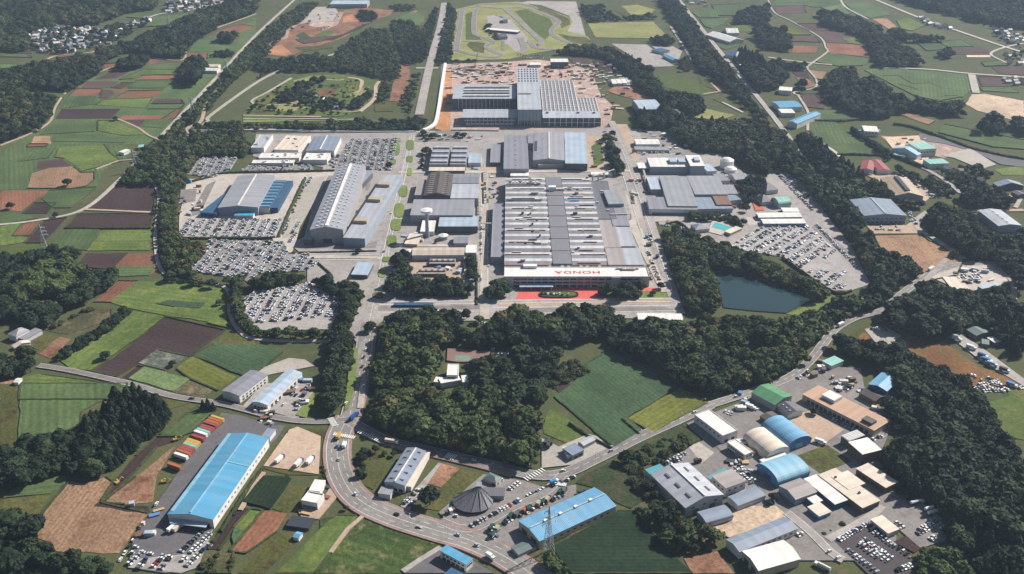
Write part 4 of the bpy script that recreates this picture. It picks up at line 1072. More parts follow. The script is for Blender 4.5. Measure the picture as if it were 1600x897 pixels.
# ---- new plant under construction
def new_plant():
    r = B('new_plant_tower', 'tall grey-blue block with pale roof at the heart of the new plant', ((809,171.5),(846,171.5),(838.5,107)), 26, 'flat', 'wall_bluegrey', 'roof_pale', cat='factory hall')
    root, L, W, h, _ = r
    for i in range(7):
        for k in range(6): roof_part(root, 'skylight', -L*.42+i*L*.14, W*.16+k*W*.062, h+.36, (L*.06, W*.03, .4), 'glass_dark')
    for k in range(9): roof_part(root, 'material_stack', -L*.43+k*L*.062, -W*.16, h+.35, (L*.05, 2.2, 1.2), 'frame_dark')
    wins(root, L, W, 'f', 6, 0, (.8, .5, 26), 'steel', 'column'); wins(root, L, W, 'f', 6, 1, (4.8, .3, 8), 'glass_dark', 'opening')
    r = B('new_plant_wing', 'west wing of the new plant with ribbed roof and dark open front', ((707,154.5),(805,154.5),(804,133)), 18, 'flat', 'wall_dark', 'roof_pale', cat='factory hall'); root, L, W, h, _ = r
    for k in range(4): roof_part(root, 'roof_lantern', L*.04, -W*.33+k*W*.2, h+.3, (L*.74, W*.07, 2.2), 'roof_grey' if k % 2 else 'roof_strip')
    wins(root, L, W, 'f', 14, 0, (.9, .5, 18), 'steel', 'column')
    r = B('new_plant_wing', 'low south-west front of the new plant with pale window bands', ((722,184),(808,184),(806,171)), 13, 'flat', 'wall_dark', 'roof_pale', cat='factory hall'); root, L, W, h, _ = r
    wins(root, L, W, 'f', 3, 8, (28, .4, 1.8), 'roof_ice', 'window_band'); wins(root, L, W, 'f', 12, 0, (.9, .5, 13), 'steel', 'column'); wins(root, L, W, 'f', 10, 2, (6, .3, 2.5), 'skylight', 'window')
    for lab, pts, nx, ny in (('gridded roof frame east of the tall block of the new plant', ((849,175),(905,175),(886,126)), 9, 14), ('unfinished gridded roof at the east end of the new plant', ((906,175),(936,175),(927,153)), 6, 6)):
        c, L, W, rz = frame_of(*pts, 13); root = empty('roof_frame', c[0], c[1], 0, rz); tag(root, lab, 'steel frame'); keep_poly([tuple(S(*p)) for p in pts])
        g = MB(); g.box(-L/2, L/2, -W/2, W/2, 11.6, 12.55, bottom=True); g.build('deck', 'roof_mid', root)
        for i in range(nx+1): roof_part(root, 'beam', -L/2+i*L/nx, 0, 12.0, (1.5, W, 1.3), 'roof_strip')
        for k in range(ny+1): roof_part(root, 'purlin', 0, -W/2+k*W/ny, 12.4, (L, 1.3, .8), 'roof_strip')
        for i in range(0, nx+1, 2):
            for y in (-W/2, W/2): roof_part(root, 'column', -L/2+i*L/nx, y, 0, (1, 1, 12), 'steel')
    r = B('new_plant_wing', 'pale south-east front roof of the new plant over open storeys', ((848.5,184.5),(939,184.5),(936,174)), 13.5, 'flat', 'wall_dark', 'roof_pale', cat='factory hall'); root, L, W, h, _ = r
    wins(root, L, W, 'f', 9, 0, (1.0, .6, 13.4), 'white_paint', 'column'); wins(root, L, W, 'f', 1, 6, (L*.98, .5, 1), 'wall_pale', 'floor_edge', -1, 1)
    for x in (-.42, .12, .4): roof_part(root, 'roof_hatch', x*L, W*.2, h+.3, (4, 4, 1.5), 'frame_dark')
    # sheds of the building site
    for lab, pts, h, top, wl in (('white-roofed steel shed north-east of the new plant', ((861,97),(888,97),(886,92)), 12, 'roof_white', 'wall_dark'),
                        ('small white site office by the circuit gate', ((828,101.5),(845,101.5),(844,98)), 5, 'roof_white', 'wall_pale'),
                        ('grey arched hall south-east of the building site', ((999,172),(1034,171),(1029,156)), 9, 'roof_ice', 'wall_grey')):
        B('site_shed', lab, pts, h, 'flat' if 'arch' not in lab else 'arch', wl, top, rise=3 if 'arch' in lab else None)
    for i, (px, py) in enumerate(((957,128),(965,127.5),(973,127),(981,126))):
        B('site_cabin', 'white portable cabin in the row at the east edge of the building site', ((px,py+3),(px+7,py+3),(px+6,py-4)), 5, 'flat', 'wall_pale', 'roof_white', group='portable cabins east of the site')
    # white hoarding along the west side
    P = np.array([S(*p) for p in P0('696,100 690,140 683,185 676,198 662,205')])
    hb = MB(); strip_mb(hb, smooth_line(P, 8), 2.6, -2.6, 3.0, 0, 0); tag(hb.build('site_hoarding', 'white_paint'), 'white hoarding strip along the west edge of the building site', 'hoarding')
    P = np.array([S(*p) for p in P0('704,205 762,205.5 780,206')]); hb = MB(); strip_mb(hb, P, .3, -.3, 3.0, 0, 0); tag(hb.build('site_hoarding', 'white_paint'), 'low white hoarding on the south edge of the building site', 'hoarding')
    P = np.array([S(*p) for p in P0('300,205.5 420,205 480,206 560,207.5 650,207.5')]); hb = MB(); strip_mb(hb, P, .4, -.4, 2.6, 0, 0); tag(hb.build('boundary_wall', 'white_paint'), 'long low white wall along the plant north boundary', 'wall')
new_plant()
# heaps of goods, sheds and machines of the building site
def crate(name, label, px, py, size, mat, cat, group=None, rz=0.0, lid=None):
    x, y = S(px, py); a, b, h = size; k = (name, tuple(round(v) for v in size), mat)
    if k not in PARTM:
        mb = MB(); mb.box(-a/2, a/2, -b/2, b/2, -.2, h*.86); mb.box(-a/2-.2, a/2+.2, -b/2-.2, b/2+.2, h*.86, h, bottom=True); mb.box(-a/2+.4, -a/2+1.2, -b/2-.12, -b/2, 0, h*.6); PARTM[k] = mb.mesh(name, mat)
    o = link(name, PARTM[k], None, (x, y, gz(x, y)+.02)); o.rotation_euler = (0, 0, rz); return tag(o, label, cat, group)
for i in range(330):
    px = rng.uniform(700, 990); py = rng.choice((rng.uniform(100, 122), rng.uniform(103, 135), rng.uniform(120, 180)))
    if (704 < px < 806 and py > 131) or (804 < px < 848 and py > 104) or (845 <= px < 890 and py > 122) or (890 <= px < 906 and py > 141) or (906 <= px < 942 and py > 152): continue
    white = rng.random() < .62
    part_ = ('west' if px < 780 else 'middle' if px < 880 else 'east')
    crate('material_stack', f'pale stack of building material on the {part_} part of the building site' if white else f'dark or rusty stack of material on the {part_} part of the building site', px, py, (rng.choice((3, 5, 8, 12)), rng.choice((2, 4, 5)), rng.choice((1.5, 2.5, 3.5))), rng.choice(('wall_pale', 'roof_cream', 'wall_tan', 'roof_beige', 'wall_white')) if white else rng.choice(('roof_rust', 'wall_brown', 'ply', 'roof_darkbrown', 'roof_pinkgrey', 'roof_brown')), 'building material', f'pale stacks, {part_} building site' if white else f'dark stacks, {part_} building site', rng.uniform(-.3, .3))
def crane(px, py, boom, az, label):
    x, y = S(px, py); root = tag(empty('crawler_crane', x, y, gz(x, y), az), label, 'crane')
    a = MB(); a.box(-2.6, 2.6, 1.2, 2.2, 0, 1.2); a.box(-2.6, 2.6, -2.2, -1.2, 0, 1.2); a.build('track', 'frame_dark', root)
    b = MB(); b.box(-2.8, 2.0, -1.6, 1.6, 1.3, 3.6); b.build('cab', 'steel_red', root)
    c = MB(); e = (boom*.5, 0, boom*.85)
    for s in (-.6, .6): c.bar((1.6, s, 2.6), (e[0], s*.4, e[2]), .35)
    for k in range(8):
        t = k/8; t2 = (k+1)/8; c.bar((1.6+(e[0]-1.6)*t, -.6+.2*t, 2.6+(e[2]-2.6)*t), (1.6+(e[0]-1.6)*t2, .6-.2*t2, 2.6+(e[2]-2.6)*t2), .2)
    c.build('boom', 'steel_red', root)
    d = MB(); d.bar(e, (e[0], 0, 4), .12); d.bar((-2.4, 0, 3.6), e, .12); d.build('cable', 'frame_dark', root)
crane(742, 105, 26, 1.2, 'red crawler crane at the north edge of the building site west of the tower block'); crane(876, 118, 20, 2.0, 'red crawler crane in front of the white-roofed steel shed'); crane(925, 127, 18, .5, 'red crawler crane on the earth at the north-east of the site')

def pipe_rack(a, b, h, label):
    A, Bp = S(*a), S(*b); d = Bp-A; L = float(np.linalg.norm(d)); root = tag(empty('pipe_rack', A[0], A[1], 0, math.atan2(d[1], d[0])), label, 'pipe rack')
    n = max(2, int(L/9))
    for k in range(n+1): roof_part(root, 'trestle', L*k/n, 0, 0, (.5, 2.4, h), 'steel')
    for y in (-.8, 0, .8): roof_part(root, 'pipe', L/2, y, h, (L, .55, .6), 'roof_cream' if y else 'roof_beige')
for a, b_, h, lab in (((749,358),(768,358),7,'pipe bridge from the press shop to the west side wing'), ((760,270),(762,318),6,'pipe rack north of the west side wing'), ((749,275),(751,345),5,'long pipe rack along the east side of the press shop'), ((747,400),(751,440),4,'pipe rack east of the energy yard'), ((926,286),(960,275),9,'slanting pale duct on the dark north-east annex'), ((953,345),(985,344),8,'duct between the east annexes'), ((1005,270),(1014,300),4,'pipe rack beside the ice-blue shed'), ((727,400),(727,430),4,'white pipe line at the edge of the energy yard')):
    pipe_rack(a, b_, h, lab)

def hedge(pts, w, h, label, mat='leaf_scrub'):
    P = smooth_line(np.array([S(*p) for p in pts]), 2.0) if len(pts) > 2 else None
    if P is None: a, b_ = S(*pts[0]), S(*pts[1]); n = int(np.linalg.norm(b_-a)/2)+2; P = np.array([a+(b_-a)*k/(n-1) for k in range(n)])
    rows = []
    for d, z in ((-1, 0), (-.95, .7), (-.35, 1), (.35, 1), (.95, .7), (1, 0)):
        q = offset(P, d*w/2)+npr.normal(0, .22, P.shape); rows.append(np.column_stack([q, 1.0+z*h*(1+npr.normal(0, .16, len(P)))*(1 if z else -.5/h*0+.0)-(1.0 if not z else 0)]))
    mb = MB(); m = len(P)
    for r_ in rows: mb.v += [tuple(map(float, v)) for v in r_]
    for i in range(len(rows)-1):
        for k in range(m-1): mb.f.append((i*m+k, i*m+k+1, (i+1)*m+k+1, (i+1)*m+k)); mb.m.append(0)
    o = mb.build('hedge', mat); tag(o, label, 'hedge')
for sh_, t, w, h_, lab in ((z6, '905,400 830,560 740,765', 3.2, 2.2, 'long clipped hedge between warehouse yard and gravel strip'), (z6, '180,425 300,395 400,368 700,362 1090,352', 3, 2.2, 'hedge along the north side of the warehouse yard'), (z6, '125,772 400,772 640,772 720,765', 3, 1.8, 'hedge below the car park of the blue-edged warehouse'),
                      (z6, '820,862 1080,858 1350,852', 2.2, 1.2, 'low hedge in front of the tall ridge hall drive'), (z6, '570,310 800,306 1040,302 1090,240', 2.2, 1.8, 'hedge behind the long white office strip'), (y2, '985,290 1060,355', 2, 1.5, 'short hedge beside the small hut lawn'),
                      (y8, '440,705 540,540 640,400', 2, 1.6, 'hedge between the blue warehouse and the plots'), (x2, '270,190 360,250 470,310', 2, 1.5, 'hedge on the lower left edge of the blue-green field'), (x2, '520,170 600,240', 1.8, 1.2, 'hedge between the blue-green and yellow-green fields'),
                      (y1, '520,85 600,150 690,190 760,250 860,290 960,330', 4, 3, 'dark hedge winding round the pale depot yard'), (y1, '780,60 900,80 1100,150 1280,215 1500,265 1595,280', 3.5, 2.5, 'hedge along the dark curved soil at the right'), (y1, '430,250 560,250 700,255', 3, 2.2, 'hedge at the foot of the right-hand green field'),
                      (z4, '285,755 450,760 600,745 720,750', 3, 2.2, 'hedge below the green field by the far blue works'), (z4, '920,600 1010,640 1200,610', 3, 2, 'hedge round the large green field at the upper right'), (z5, '410,528 640,530 940,528', 2.2, 1.2, 'dark hedge between dark soil and green field at the left'), (z5, '745,250 860,245 985,255', 2.5, 2.5, 'hedge at the top of the dark soil field'),
                      (P0, '745,478 745,440 742,400', 2, 1.6, 'hedge beside the press shop road'), (P0, '1040,352 1062,350 1090,376', 2.5, 2, 'hedge at the corner below the swimming pool'), (P0, '1222,404 1298,456 1330,456', 2.5, 2, 'hedge along the lower edge of the east car park')):
    hedge(sh_(t), w, h_, lab)

# ------------------------------------------------------------------ buildings outside the plant
def B2(sh, txt): return sh(txt)
# big blue warehouse, bottom left
def blue_warehouse():
    root, L, W, h, r_o = bld('blue_warehouse', 'very long white warehouse with a bright blue roof beside parked trailers', y8('400,640 662,256 470,238'), 8, 'gable', 'wall_white', 'roof_blue', rise=2.6, cat='warehouse')
    ridge_cap(root, L, h+2.6, 1.0, 'roof_paleblue')
    roof_part(root, 'roof_walkway', L*.12, -W*.25, h+1.3+.2, (1.0, W*.5, .4), 'roof_paleblue').rotation_euler = (math.atan(2.6/(W/2)), 0, 0)
    s = MB(); s.box(-L*.47, L*.5, W*.40, W*.49, h+.42, h+.75); s.build('skylight_strip', 'roof_paleblue', root)
    roof_part(root, 'dock_canopy', -L/2-2.6, 0, 4.6, (5.2, W*.8, .5), 'roof_ice')
    wins(root, L, W, 'f', 16, 3.4, (1.8, .3, 1.4), 'glass_sky'); wins(root, L, W, 'l', 6, 0, (3.4, .3, 4), 'frame_dark', 'dock_door')
    roof_part(root, 'side_canopy', L*.02, W/2+1.6, 4.2, (L*.12, 3.2, .4), 'wall_white')
blue_warehouse()
bld('warehouse_annex', 'small blue-grey annex at the north end of the long blue warehouse', y8('632,247 668,252 704,217'), 5, 'flat', 'wall_white', 'roof_bluegrey')
r = bld('grey_warehouse', 'dark grey-roofed two-storey warehouse by the west side road', y8('525,57 658,-42 580,-66'), 7, 'gable', 'wall_white', 'roof_mid', rise=1.2); wins(r[0], r[1], r[2], 'f', 7, 3.6, (2.2, .3, 1.2)); wins(r[0], r[1], r[2], 'f', 7, .8, (2.2, .3, 1.6))
r = bld('white_warehouse', 'white-roofed long warehouse beside the dark grey-roofed one', y8('658,100 821,-52 751,-66'), 6, 'gable', 'wall_white', 'roof_ice', rise=1.2); wins(r[0], r[1], r[2], 'l', 4, 1.2, (2, .3, 1.8)); wins(r[0], r[1], r[2], 'f', 8, .6, (3, .3, 3), 'frame_dark', 'shutter_door')
r = bld('roadside_shop', 'white shop with a wide sign fascia beside the curve of the main road', y8('818,551 893,566 928,523'), 6, 'flat', 'wall_white', 'roof_white', parapet=.8); wins(r[0], r[1], r[2], 'f', 4, .6, (3, .3, 2.4), 'glass_sky')
bld('roadside_shop', 'narrow white rear wing of the roadside shop', y8('856,502 905,507 936,458'), 4.5, 'flat', 'wall_white', 'roof_white')
bld('net_house', 'dark netted growing house near the roadside shop', y8('748,668 853,682 880,636'), 2.2, 'flat', 'net_dark', 'net_dark', cat='greenhouse')
bld('field_hut', 'small white and blue hut at the edge of the brown plots', y8('780,722 805,728 815,702'), 3, 'gable', 'wall_white', 'roof_skyblue', cat='hut')
# farm houses, far left
bld('farm_house', 'white farmhouse with a grey tiled roof by the left edge', w7('70,345 140,370 190,290'), 6, 'hip', 'wall_white', 'roof_tile_pale', cat='house')
bld('farm_shed', 'grey lean-to shed beside the white farmhouse', w7('160,380 220,400 330,310'), 3.5, 'shed', 'wall_pale', 'roof_grey', rise=1, cat='shed')
bld('farm_shed', 'cream-roofed long shed in front of the white farmhouse', w7('105,450 130,470 215,380'), 3, 'gable', 'wall_white', 'roof_cream', cat='shed')
bld('farm_house', 'pale-roofed house half hidden by the bamboo grove', w7('420,105 460,135 510,80'), 5, 'gable', 'wall_white', 'roof_tile_pale', cat='house')
bld('farm_house', 'brown-roofed house behind the bamboo grove', w7('325,90 355,105 400,50'), 5, 'gable', 'wall_brown', 'roof_rust', cat='house')
bld('pump_hut', 'tiny white hut at the corner of the left green field', w7('120,770 158,772 162,735'), 3, 'gable', 'wall_white', 'roof_white', cat='hut')
# roadside, bottom centre
r = bld('showroom_block', 'grey-blue roofed long showroom beside the road curve', x1('400,480 500,318 412,298'), 7, 'gable', 'wall_pale', 'roof_bluegrey', rise=1.6); ridge_cap(r[0], r[1], r[3]+1.6, .9, 'roof_white')
for k in range(5):
    for s in (-.24, .24): roof_part(r[0], 'roof_hatch', -r[1]*.4+k*r[1]*.2, s*r[2], r[3]+1.15, (.9, 3, .5), 'roof_rust')
wins(r[0], r[1], r[2], 'l', 3, .8, (3, .3, 2.2)); wins(r[0], r[1], r[2], 'f', 8, .6, (4, .3, 3), 'glass_sky')
bld('showroom_canopy', 'white flat strip roof on the east side of the grey-blue showroom', x1('405,482 430,486 520,325'), 4, 'flat', 'wall_white', 'roof_cream', cat='canopy')
bld('showroom_annex', 'small grey annex at the road end of the grey-blue showroom', x1('275,516 331,524 346,491'), 4.5, 'flat', 'wall_pale', 'roof_grey')
def cone_house():
    x, y = S(*x1('722,572')[0]); root = tag(empty('conical_roofed_restaurant', x, y, 0, R(-2)), 'many-sided restaurant under a great dark slate cone roof', 'restaurant')
    w = MB(); n = 14; w.cyl(0, 0, -.3, 3.6, 11.5, n=n); w.build('wall', 'wall_dark', root)
    apex = (4.5, 7.5, 11); pts = [(16*math.cos(a), 13.5*math.sin(a)) for a in [2*math.pi*(k+.5)/n for k in range(n)]]
    for k in range(n):
        m = MB(); a, b = pts[k], pts[(k+1) % n]
        m.quad((*a, 3.4), (*b, 3.4), apex); m.quad((*b, 3.1), (*a, 3.1), (apex[0], apex[1], 10.8)); m.quad((*a, 3.1), (*b, 3.1), (*b, 3.4), (*a, 3.4)); m.build('roof_panel', 'roof_slate', root)
    for k in range(n):
        a = pts[k]; m = MB(); m.bar((*a, 3.6), (apex[0], apex[1], 11.7), .3); m.build('roof_rib', 'roof_slate', root)
    m = MB(); m.box(apex[0]-2.2, apex[0]+1.8, apex[1]-1, apex[1]+5, 10.2, 12.0); m.build('roof_cap', 'roof_grey', root)
    for k in range(n):
        a = 2*math.pi*(k)/n; o = roof_part(root, 'window', 11.6*math.cos(a), 11.6*math.sin(a), .8, (.3, 3.6, 2), 'glass_dark', a)
    root.scale = (.9, .9, 1.0); keep_line(np.array([(x-8, y), (x+8, y)]), 20)
    rw = MB(); rw.box(8, 24, 6, 16, -.3, 4.0); rw.build('rear_wing', 'wall_grey', root); rr = MB(); rr.box(7.5, 24.5, 5.5, 16.5, 4.0, 4.5); rr.build('rear_roof', 'roof_dark', root)
cone_house()
bld('kiosk', 'small green-grey roofed kiosk behind the cone-roofed restaurant', x1('772,442 830,467 857,441'), 4, 'hip', 'wall_pale', 'roof_greygreen', cat='kiosk')
r = bld('blue_roofed_shop', 'white building with a bright blue roof at the bottom of the main road', x1('567,787 690,853 724,829'), 7, 'flat', 'wall_white', 'roof_blue'); wins(r[0], r[1], r[2], 'r', 3, 4.2, (1.6, .3, 1.2)); wins(r[0], r[1], r[2], 'f', 6, 4.4, (2, .3, 1.2)); wins(r[0], r[1], r[2], 'f', 5, .8, (3, .3, 2.2), 'frame_dark', 'shutter_door')
bld('blue_roofed_shop', 'darker blue roof of the neighbour at the bottom edge', x1('575,912 640,945 668,893'), 7, 'flat', 'wall_white', 'roof_navy')
def blue_long():
    root, L, W, h, _ = bld('blue_workshop', 'long beige workshop with a sky-blue gabled roof behind the pylon', x2('130,742 490,576 386,491'), 7, 'gable', 'wall_beige', 'roof_skyblue', rise=2.2, cat='workshop')
    ridge_cap(root, L, h+2.2, 1.1, 'roof_ice')
    for k in range(4): roof_part(root, 'ridge_ventilator', -L*.3+k*L*.2, 0, h+2.8, (2.4, 2.0, .9), 'white_paint')
    wins(root, L, W, 'l', 2, 0, (6, .3, 4.6), 'frame_dark', 'shutter_door'); wins(root, L, W, 'f', 10, 3.4, (2.4, .3, 1.0))
blue_long()
r = bld('bike_shelter', 'grey-roofed parking shelter at the west end of the sky-blue roof', x2('30,806 116,766 76,735'), 3.2, 'gable', 'wall_grey', 'roof_greygreen', rise=.7, cat='shelter')
r = bld('roadside_garage', 'grey-roofed garage on the gravel corner by the road bend', x2('286,337 339,312 303,277'), 5.5, 'flat', 'wall_grey', 'roof_bluegrey'); wins(r[0], r[1], r[2], 'f', 2, 0, (4, .3, 3.6), 'frame_dark', 'shutter_door')
bld('garage_canopy', 'white lean-to canopy of the roadside garage', x2('262,340 284,336 248,298'), 4, 'flat', 'wall_white', 'roof_white', cat='canopy')
bld('roadside_garage', 'long thin grey shed behind the roadside garage', x2('338,291 393,263 366,246'), 4, 'gable', 'wall_grey', 'roof_pale', rise=.8)
# ---- works estate, bottom right (each unit its own roof)
E3 = lambda *a, **k: bld(*a, **k)
r = E3('green_workshop', 'workshop with a green gabled roof near the road', x3('527,101 637,160 726,121'), 7, 'gable', 'wall_grey', 'roof_green', rise=2.6); wins(r[0], r[1], r[2], 'l', 2, 0, (5, .3, 4.5), 'frame_dark', 'shutter_door')
E3('brown_shed', 'low dark brown shed south of the green gabled workshop', x3('567,212 612,243 662,216'), 4, 'gable', 'wall_brown', 'roof_darkbrown', rise=1)
r = E3('estate_house', 'dark-roofed house with small skylights beside the green workshop', x3('648,162 700,206 759,181'), 5, 'gable', 'wall_white', 'roof_tile', rise=2.2, cat='house')
for k in range(3): roof_part(r[0], 'skylight', -r[1]*.3+k*r[1]*.3, -r[2]*.25, r[3]+1.3, (1.2, 1, .5), 'skylight')
r = E3('brown_factory', 'long light-brown roofed factory with a white roof box', x3('768,110 1105,281 1193,241'), 6.5, 'flat', 'wall_tan', 'roof_brown', cat='factory hall')
roof_part(r[0], 'roof_house', -r[1]*.22, r[2]*.1, r[3]+.3, (12, 11, 3), 'roof_white'); roof_part(r[0], 'roof_house', r[1]*.36, -r[2]*.18, r[3]+.3, (9, 7, 2.4), 'roof_darkbrown'); wins(r[0], r[1], r[2], 'f', 14, .8, (3, .3, 3.2), 'frame_dark', 'shutter_door')
for nm, lab, t, h, rise, wl, tp in (('arched_hall', 'large blue barrel-roofed hall in the works estate', '572,263 697,361 811,326', 4.5, 6.0, 'wall_blue', 'roof_skyblue'),
                                    ('arched_hall', 'cream-white barrel-roofed hall beside the large blue barrel roof', '488,313 600,406 696,363', 4.5, 5.0, 'wall_white', 'roof_cream')):
    r = E3(nm, lab, x3(t), h, 'arch', wl, tp, rise=rise); wins(r[0], r[1], r[2], 'r', 1, 0, (7, .3, 5), 'roof_paleblue' if 'blue' in lab[:12] else 'wall_pale', 'hangar_door')
r = E3('arched_hall', 'pale teal barrel-roofed hall south of the cream-white one', x3('652,531 800,481 706,397'), 4.5, 'arch', 'wall_blue', 'roof_paleblue', rise=5.5); wins(r[0], r[1], r[2], 'l', 1, 0, (8, .3, 5), 'wall_navy', 'hangar_door')
E3('link_shed', 'low white shed between the barrel-roofed halls', x3('566,420 590,440 692,396'), 4, 'flat', 'wall_white', 'roof_white')
r = E3('white_block', 'plain white box-shaped works beside the diagonal road', x3('258,206 390,306 466,283'), 8, 'flat', 'wall_white', 'roof_white', parapet=.5); wins(r[0], r[1], r[2], 'f', 6, 5, (2, .25, 1)); wins(r[0], r[1], r[2], 'r', 2, .5, (3, .25, 3), 'frame_dark', 'shutter_door')
r = E3('works_office', 'two-storey white works office with strip windows', x3('412,336 495,396 529,378'), 6.5, 'flat', 'wall_white', 'roof_white', parapet=.4); wins(r[0], r[1], r[2], 'f', 7, 4, (1.7, .25, 1.2)); wins(r[0], r[1], r[2], 'f', 7, 1, (1.7, .25, 1.4)); wins(r[0], r[1], r[2], 'r', 2, 4, (1.6, .25, 1.2))
r = E3('grey_gable_works', 'big grey-roofed gabled works with streaked skylights', x3('55,491 215,646 386,576'), 8.5, 'gable', 'wall_grey', 'roof_pale', rise=4.2)
for i, (a, b) in enumerate(((-.3,-.25),(-.3,.25),(0,-.25),(0,.25),(.3,-.25),(.3,.25))): roof_part(r[0], 'skylight_strip', a*r[1], b*r[2], r[3]+2.35, (5.5, 1.6, .5), 'skylight_dark')
wins(r[0], r[1], r[2], 'r', 3, 5.6, (2.4, .25, 1.2)); wins(r[0], r[1], r[2], 'r', 2, 0, (5, .25, 4.4), 'wall_dark', 'shutter_door'); ridge_cap(r[0], r[1], r[3]+4.2, .8, 'roof_white')
E3('teal_canopy', 'small turquoise canopy at the tip of the big grey gabled works', x3('25,466 50,488 106,451'), 6, 'flat', 'wall_white', 'roof_teal', cat='canopy')
E3('teal_canopy', 'thin teal lean-to between the grey works and the white block works', x3('316,500 336,514 400,462'), 5, 'flat', 'wall_white', 'roof_teal', cat='canopy')
r = E3('white_works', 'white-walled flat grey works next to the big grey gable', x3('340,496 405,553 501,521'), 8, 'flat', 'wall_white', 'roof_pinkgrey'); wins(r[0], r[1], r[2], 'f', 3, 4.5, (2, .25, 1.2)); wins(r[0], r[1], r[2], 'r', 3, 4.5, (2, .25, 1.2))
r = E3('open_shed', 'blue-grey rounded shed in front of the white-walled works', x3('412,597 463,641 592,592'), 4, 'arch', 'wall_pale', 'roof_bluegrey', rise=1.8, ridge='v'); 
r = E3('open_shed', 'blue-grey rounded shed at the foot of the big grey gable', x3('268,669 313,721 427,673'), 4.2, 'arch', 'wall_pale', 'roof_bluegrey', rise=2.0, ridge='v')
r = E3('estate_unit', 'long blue-grey roofed unit south of the sandy yard', x3('470,853 743,743 686,686'), 6, 'gable', 'wall_white', 'roof_bluegrey', rise=1.6); wins(r[0], r[1], r[2], 'r', 3, 3, (2, .25, 1.2)); wins(r[0], r[1], r[2], 'f', 9, 3.2, (2, .25, 1.2))
r = E3('estate_unit', 'white and pale roofed unit at the bottom edge of the estate', x3('560,941 756,886 666,801'), 6.5, 'gable', 'wall_beige', 'roof_white', rise=2.0); wins(r[0], r[1], r[2], 'l', 2, 0, (5, .25, 4), 'frame_dark', 'shutter_door')
E3('estate_house', 'grey-brown gabled house west of the long white unit', x3('657,541 735,606 830,566'), 6, 'gable', 'wall_bluegrey', 'roof_pinkgrey', rise=2.2, ridge='v', cat='house')
r = E3('estate_unit', 'long narrow white unit between the house and the cream unit', x3('775,509 920,629 976,606'), 5.5, 'flat', 'wall_navy', 'roof_white')
E3('estate_unit', 'small white unit with blue wall in the estate middle', x3('792,642 846,686 898,661'), 4, 'flat', 'wall_blue', 'roof_cream')
E3('estate_unit', 'tiny white box next to the small blue-walled unit', x3('790,601 820,626 858,609'), 4, 'flat', 'wall_blue', 'roof_white')
r = E3('cream_unit', 'long cream flat-roofed unit with a stepped east edge', x3('842,491 1050,646 1131,611'), 6, 'flat', 'wall_brown', 'roof_cream'); wins(r[0], r[1], r[2], 'r', 3, 0, (4, .25, 4), 'frame_dark', 'shutter_door')
roof_part(r[0], 'roof_vent', -r[1]*.3, 0, r[3]+.3, (1.4, 1.4, 1.2), 'frame_dark'); roof_part(r[0], 'roof_vent', r[1]*.2, r[2]*.1, r[3]+.3, (1.4, 1.4, 1.2), 'frame_dark')
E3('cream_unit', 'cream flat-roofed step attached to the long cream unit', x3('905,500 985,560 1060,530'), 6.3, 'flat', 'wall_brown', 'roof_cream')
r = E3('cream_unit', 'cream flat-roofed unit in front of the dark conifer wood', x3('1022,461 1160,551 1209,521'), 6, 'flat', 'wall_brown', 'roof_cream'); wins(r[0], r[1], r[2], 'f', 6, .6, (3, .25, 3), 'frame_dark', 'shutter_door')
r = E3('car_sales_office', 'small cream-roofed sales office beside the black car lot', x3('1090,701 1170,766 1216,741'), 4.5, 'flat', 'wall_pale', 'roof_cream'); wins(r[0], r[1], r[2], 'f', 5, .6, (2.6, .25, 2.4), 'glass_sky')
r = E3('white_tower_unit', 'square white-roofed unit standing alone by the brown yard', x3('985,336 1050,393 1129,363'), 9, 'flat', 'wall_brown', 'roof_white')
r = E3('stripe_canopy', 'striped grey canopy beside the square white-roofed unit', x3('950,306 986,331 1056,301'), 7, 'flat', 'wall_brown', 'roof_pale', cat='canopy')
for k in range(5): roof_part(r[0], 'roof_stripe', -r[1]*.4+k*r[1]*.2, 0, r[3]+.35, (r[1]*.1, r[2]*.96, .3), 'roof_white')
r = E3('blue_block', 'tall blue-roofed block at the edge of the wood', x3('1078,62 1165,95 1180,22'), 9, 'gable', 'wall_navy', 'roof_skyblue', rise=2, ridge='v')
E3('brown_shed', 'dark brown pitched shed below the tall blue-roofed block', x3('1035,102 1110,142 1148,112'), 5, 'gable', 'wall_brown', 'roof_darkbrown', rise=1.5)
E3('mint_shed', 'mint-green roofed shed by the road north of the estate', y5('340,736 396,766 440,718'), 4.5, 'flat', 'wall_white', 'roof_mint', cat='shed')
# ---- east side
r = bld('slate_blue_works', 'slate-blue gabled works with white two-storey front by the tan field', y1('600,628 862,626 722,525'), 10, 'gable', 'wall_bluegrey', 'roof_bluegrey', rise=2.4, ridge='v'); ridge_cap(r[0], r[2], r[3]+2.4, 1.6, 'roof_ice', 'v')
wins(r[0], r[1], r[2], 'f', 8, 5.5, (2.6, .3, 1.8)); wins(r[0], r[1], r[2], 'f', 8, 1.2, (2.6, .3, 1.8))
r = bld('grey_barn_works', 'grey steel hall with a pale gabled roof in the right-hand trees', w6('1078,618 1292,612 1115,466'), 8, 'gable', 'wall_bluegrey', 'roof_pale', rise=1.8, ridge='v')
for k in range(4): roof_part(r[0], 'roof_vent', 0, -r[2]*.35+k*r[2]*.22, r[3]+1.7, (1.6, 1.6, 1), 'white_paint')
r = bld('tan_barn', 'tan-roofed large barn with a long dark roof vent', w6('105,335 375,340 150,175'), 7, 'gable', 'wall_grey', 'roof_tan', rise=4.5, ridge='v'); roof_part(r[0], 'ridge_monitor', 0, 0, r[3]+4.2, (5, r[2]*.8, 1.6), 'frame_dark')
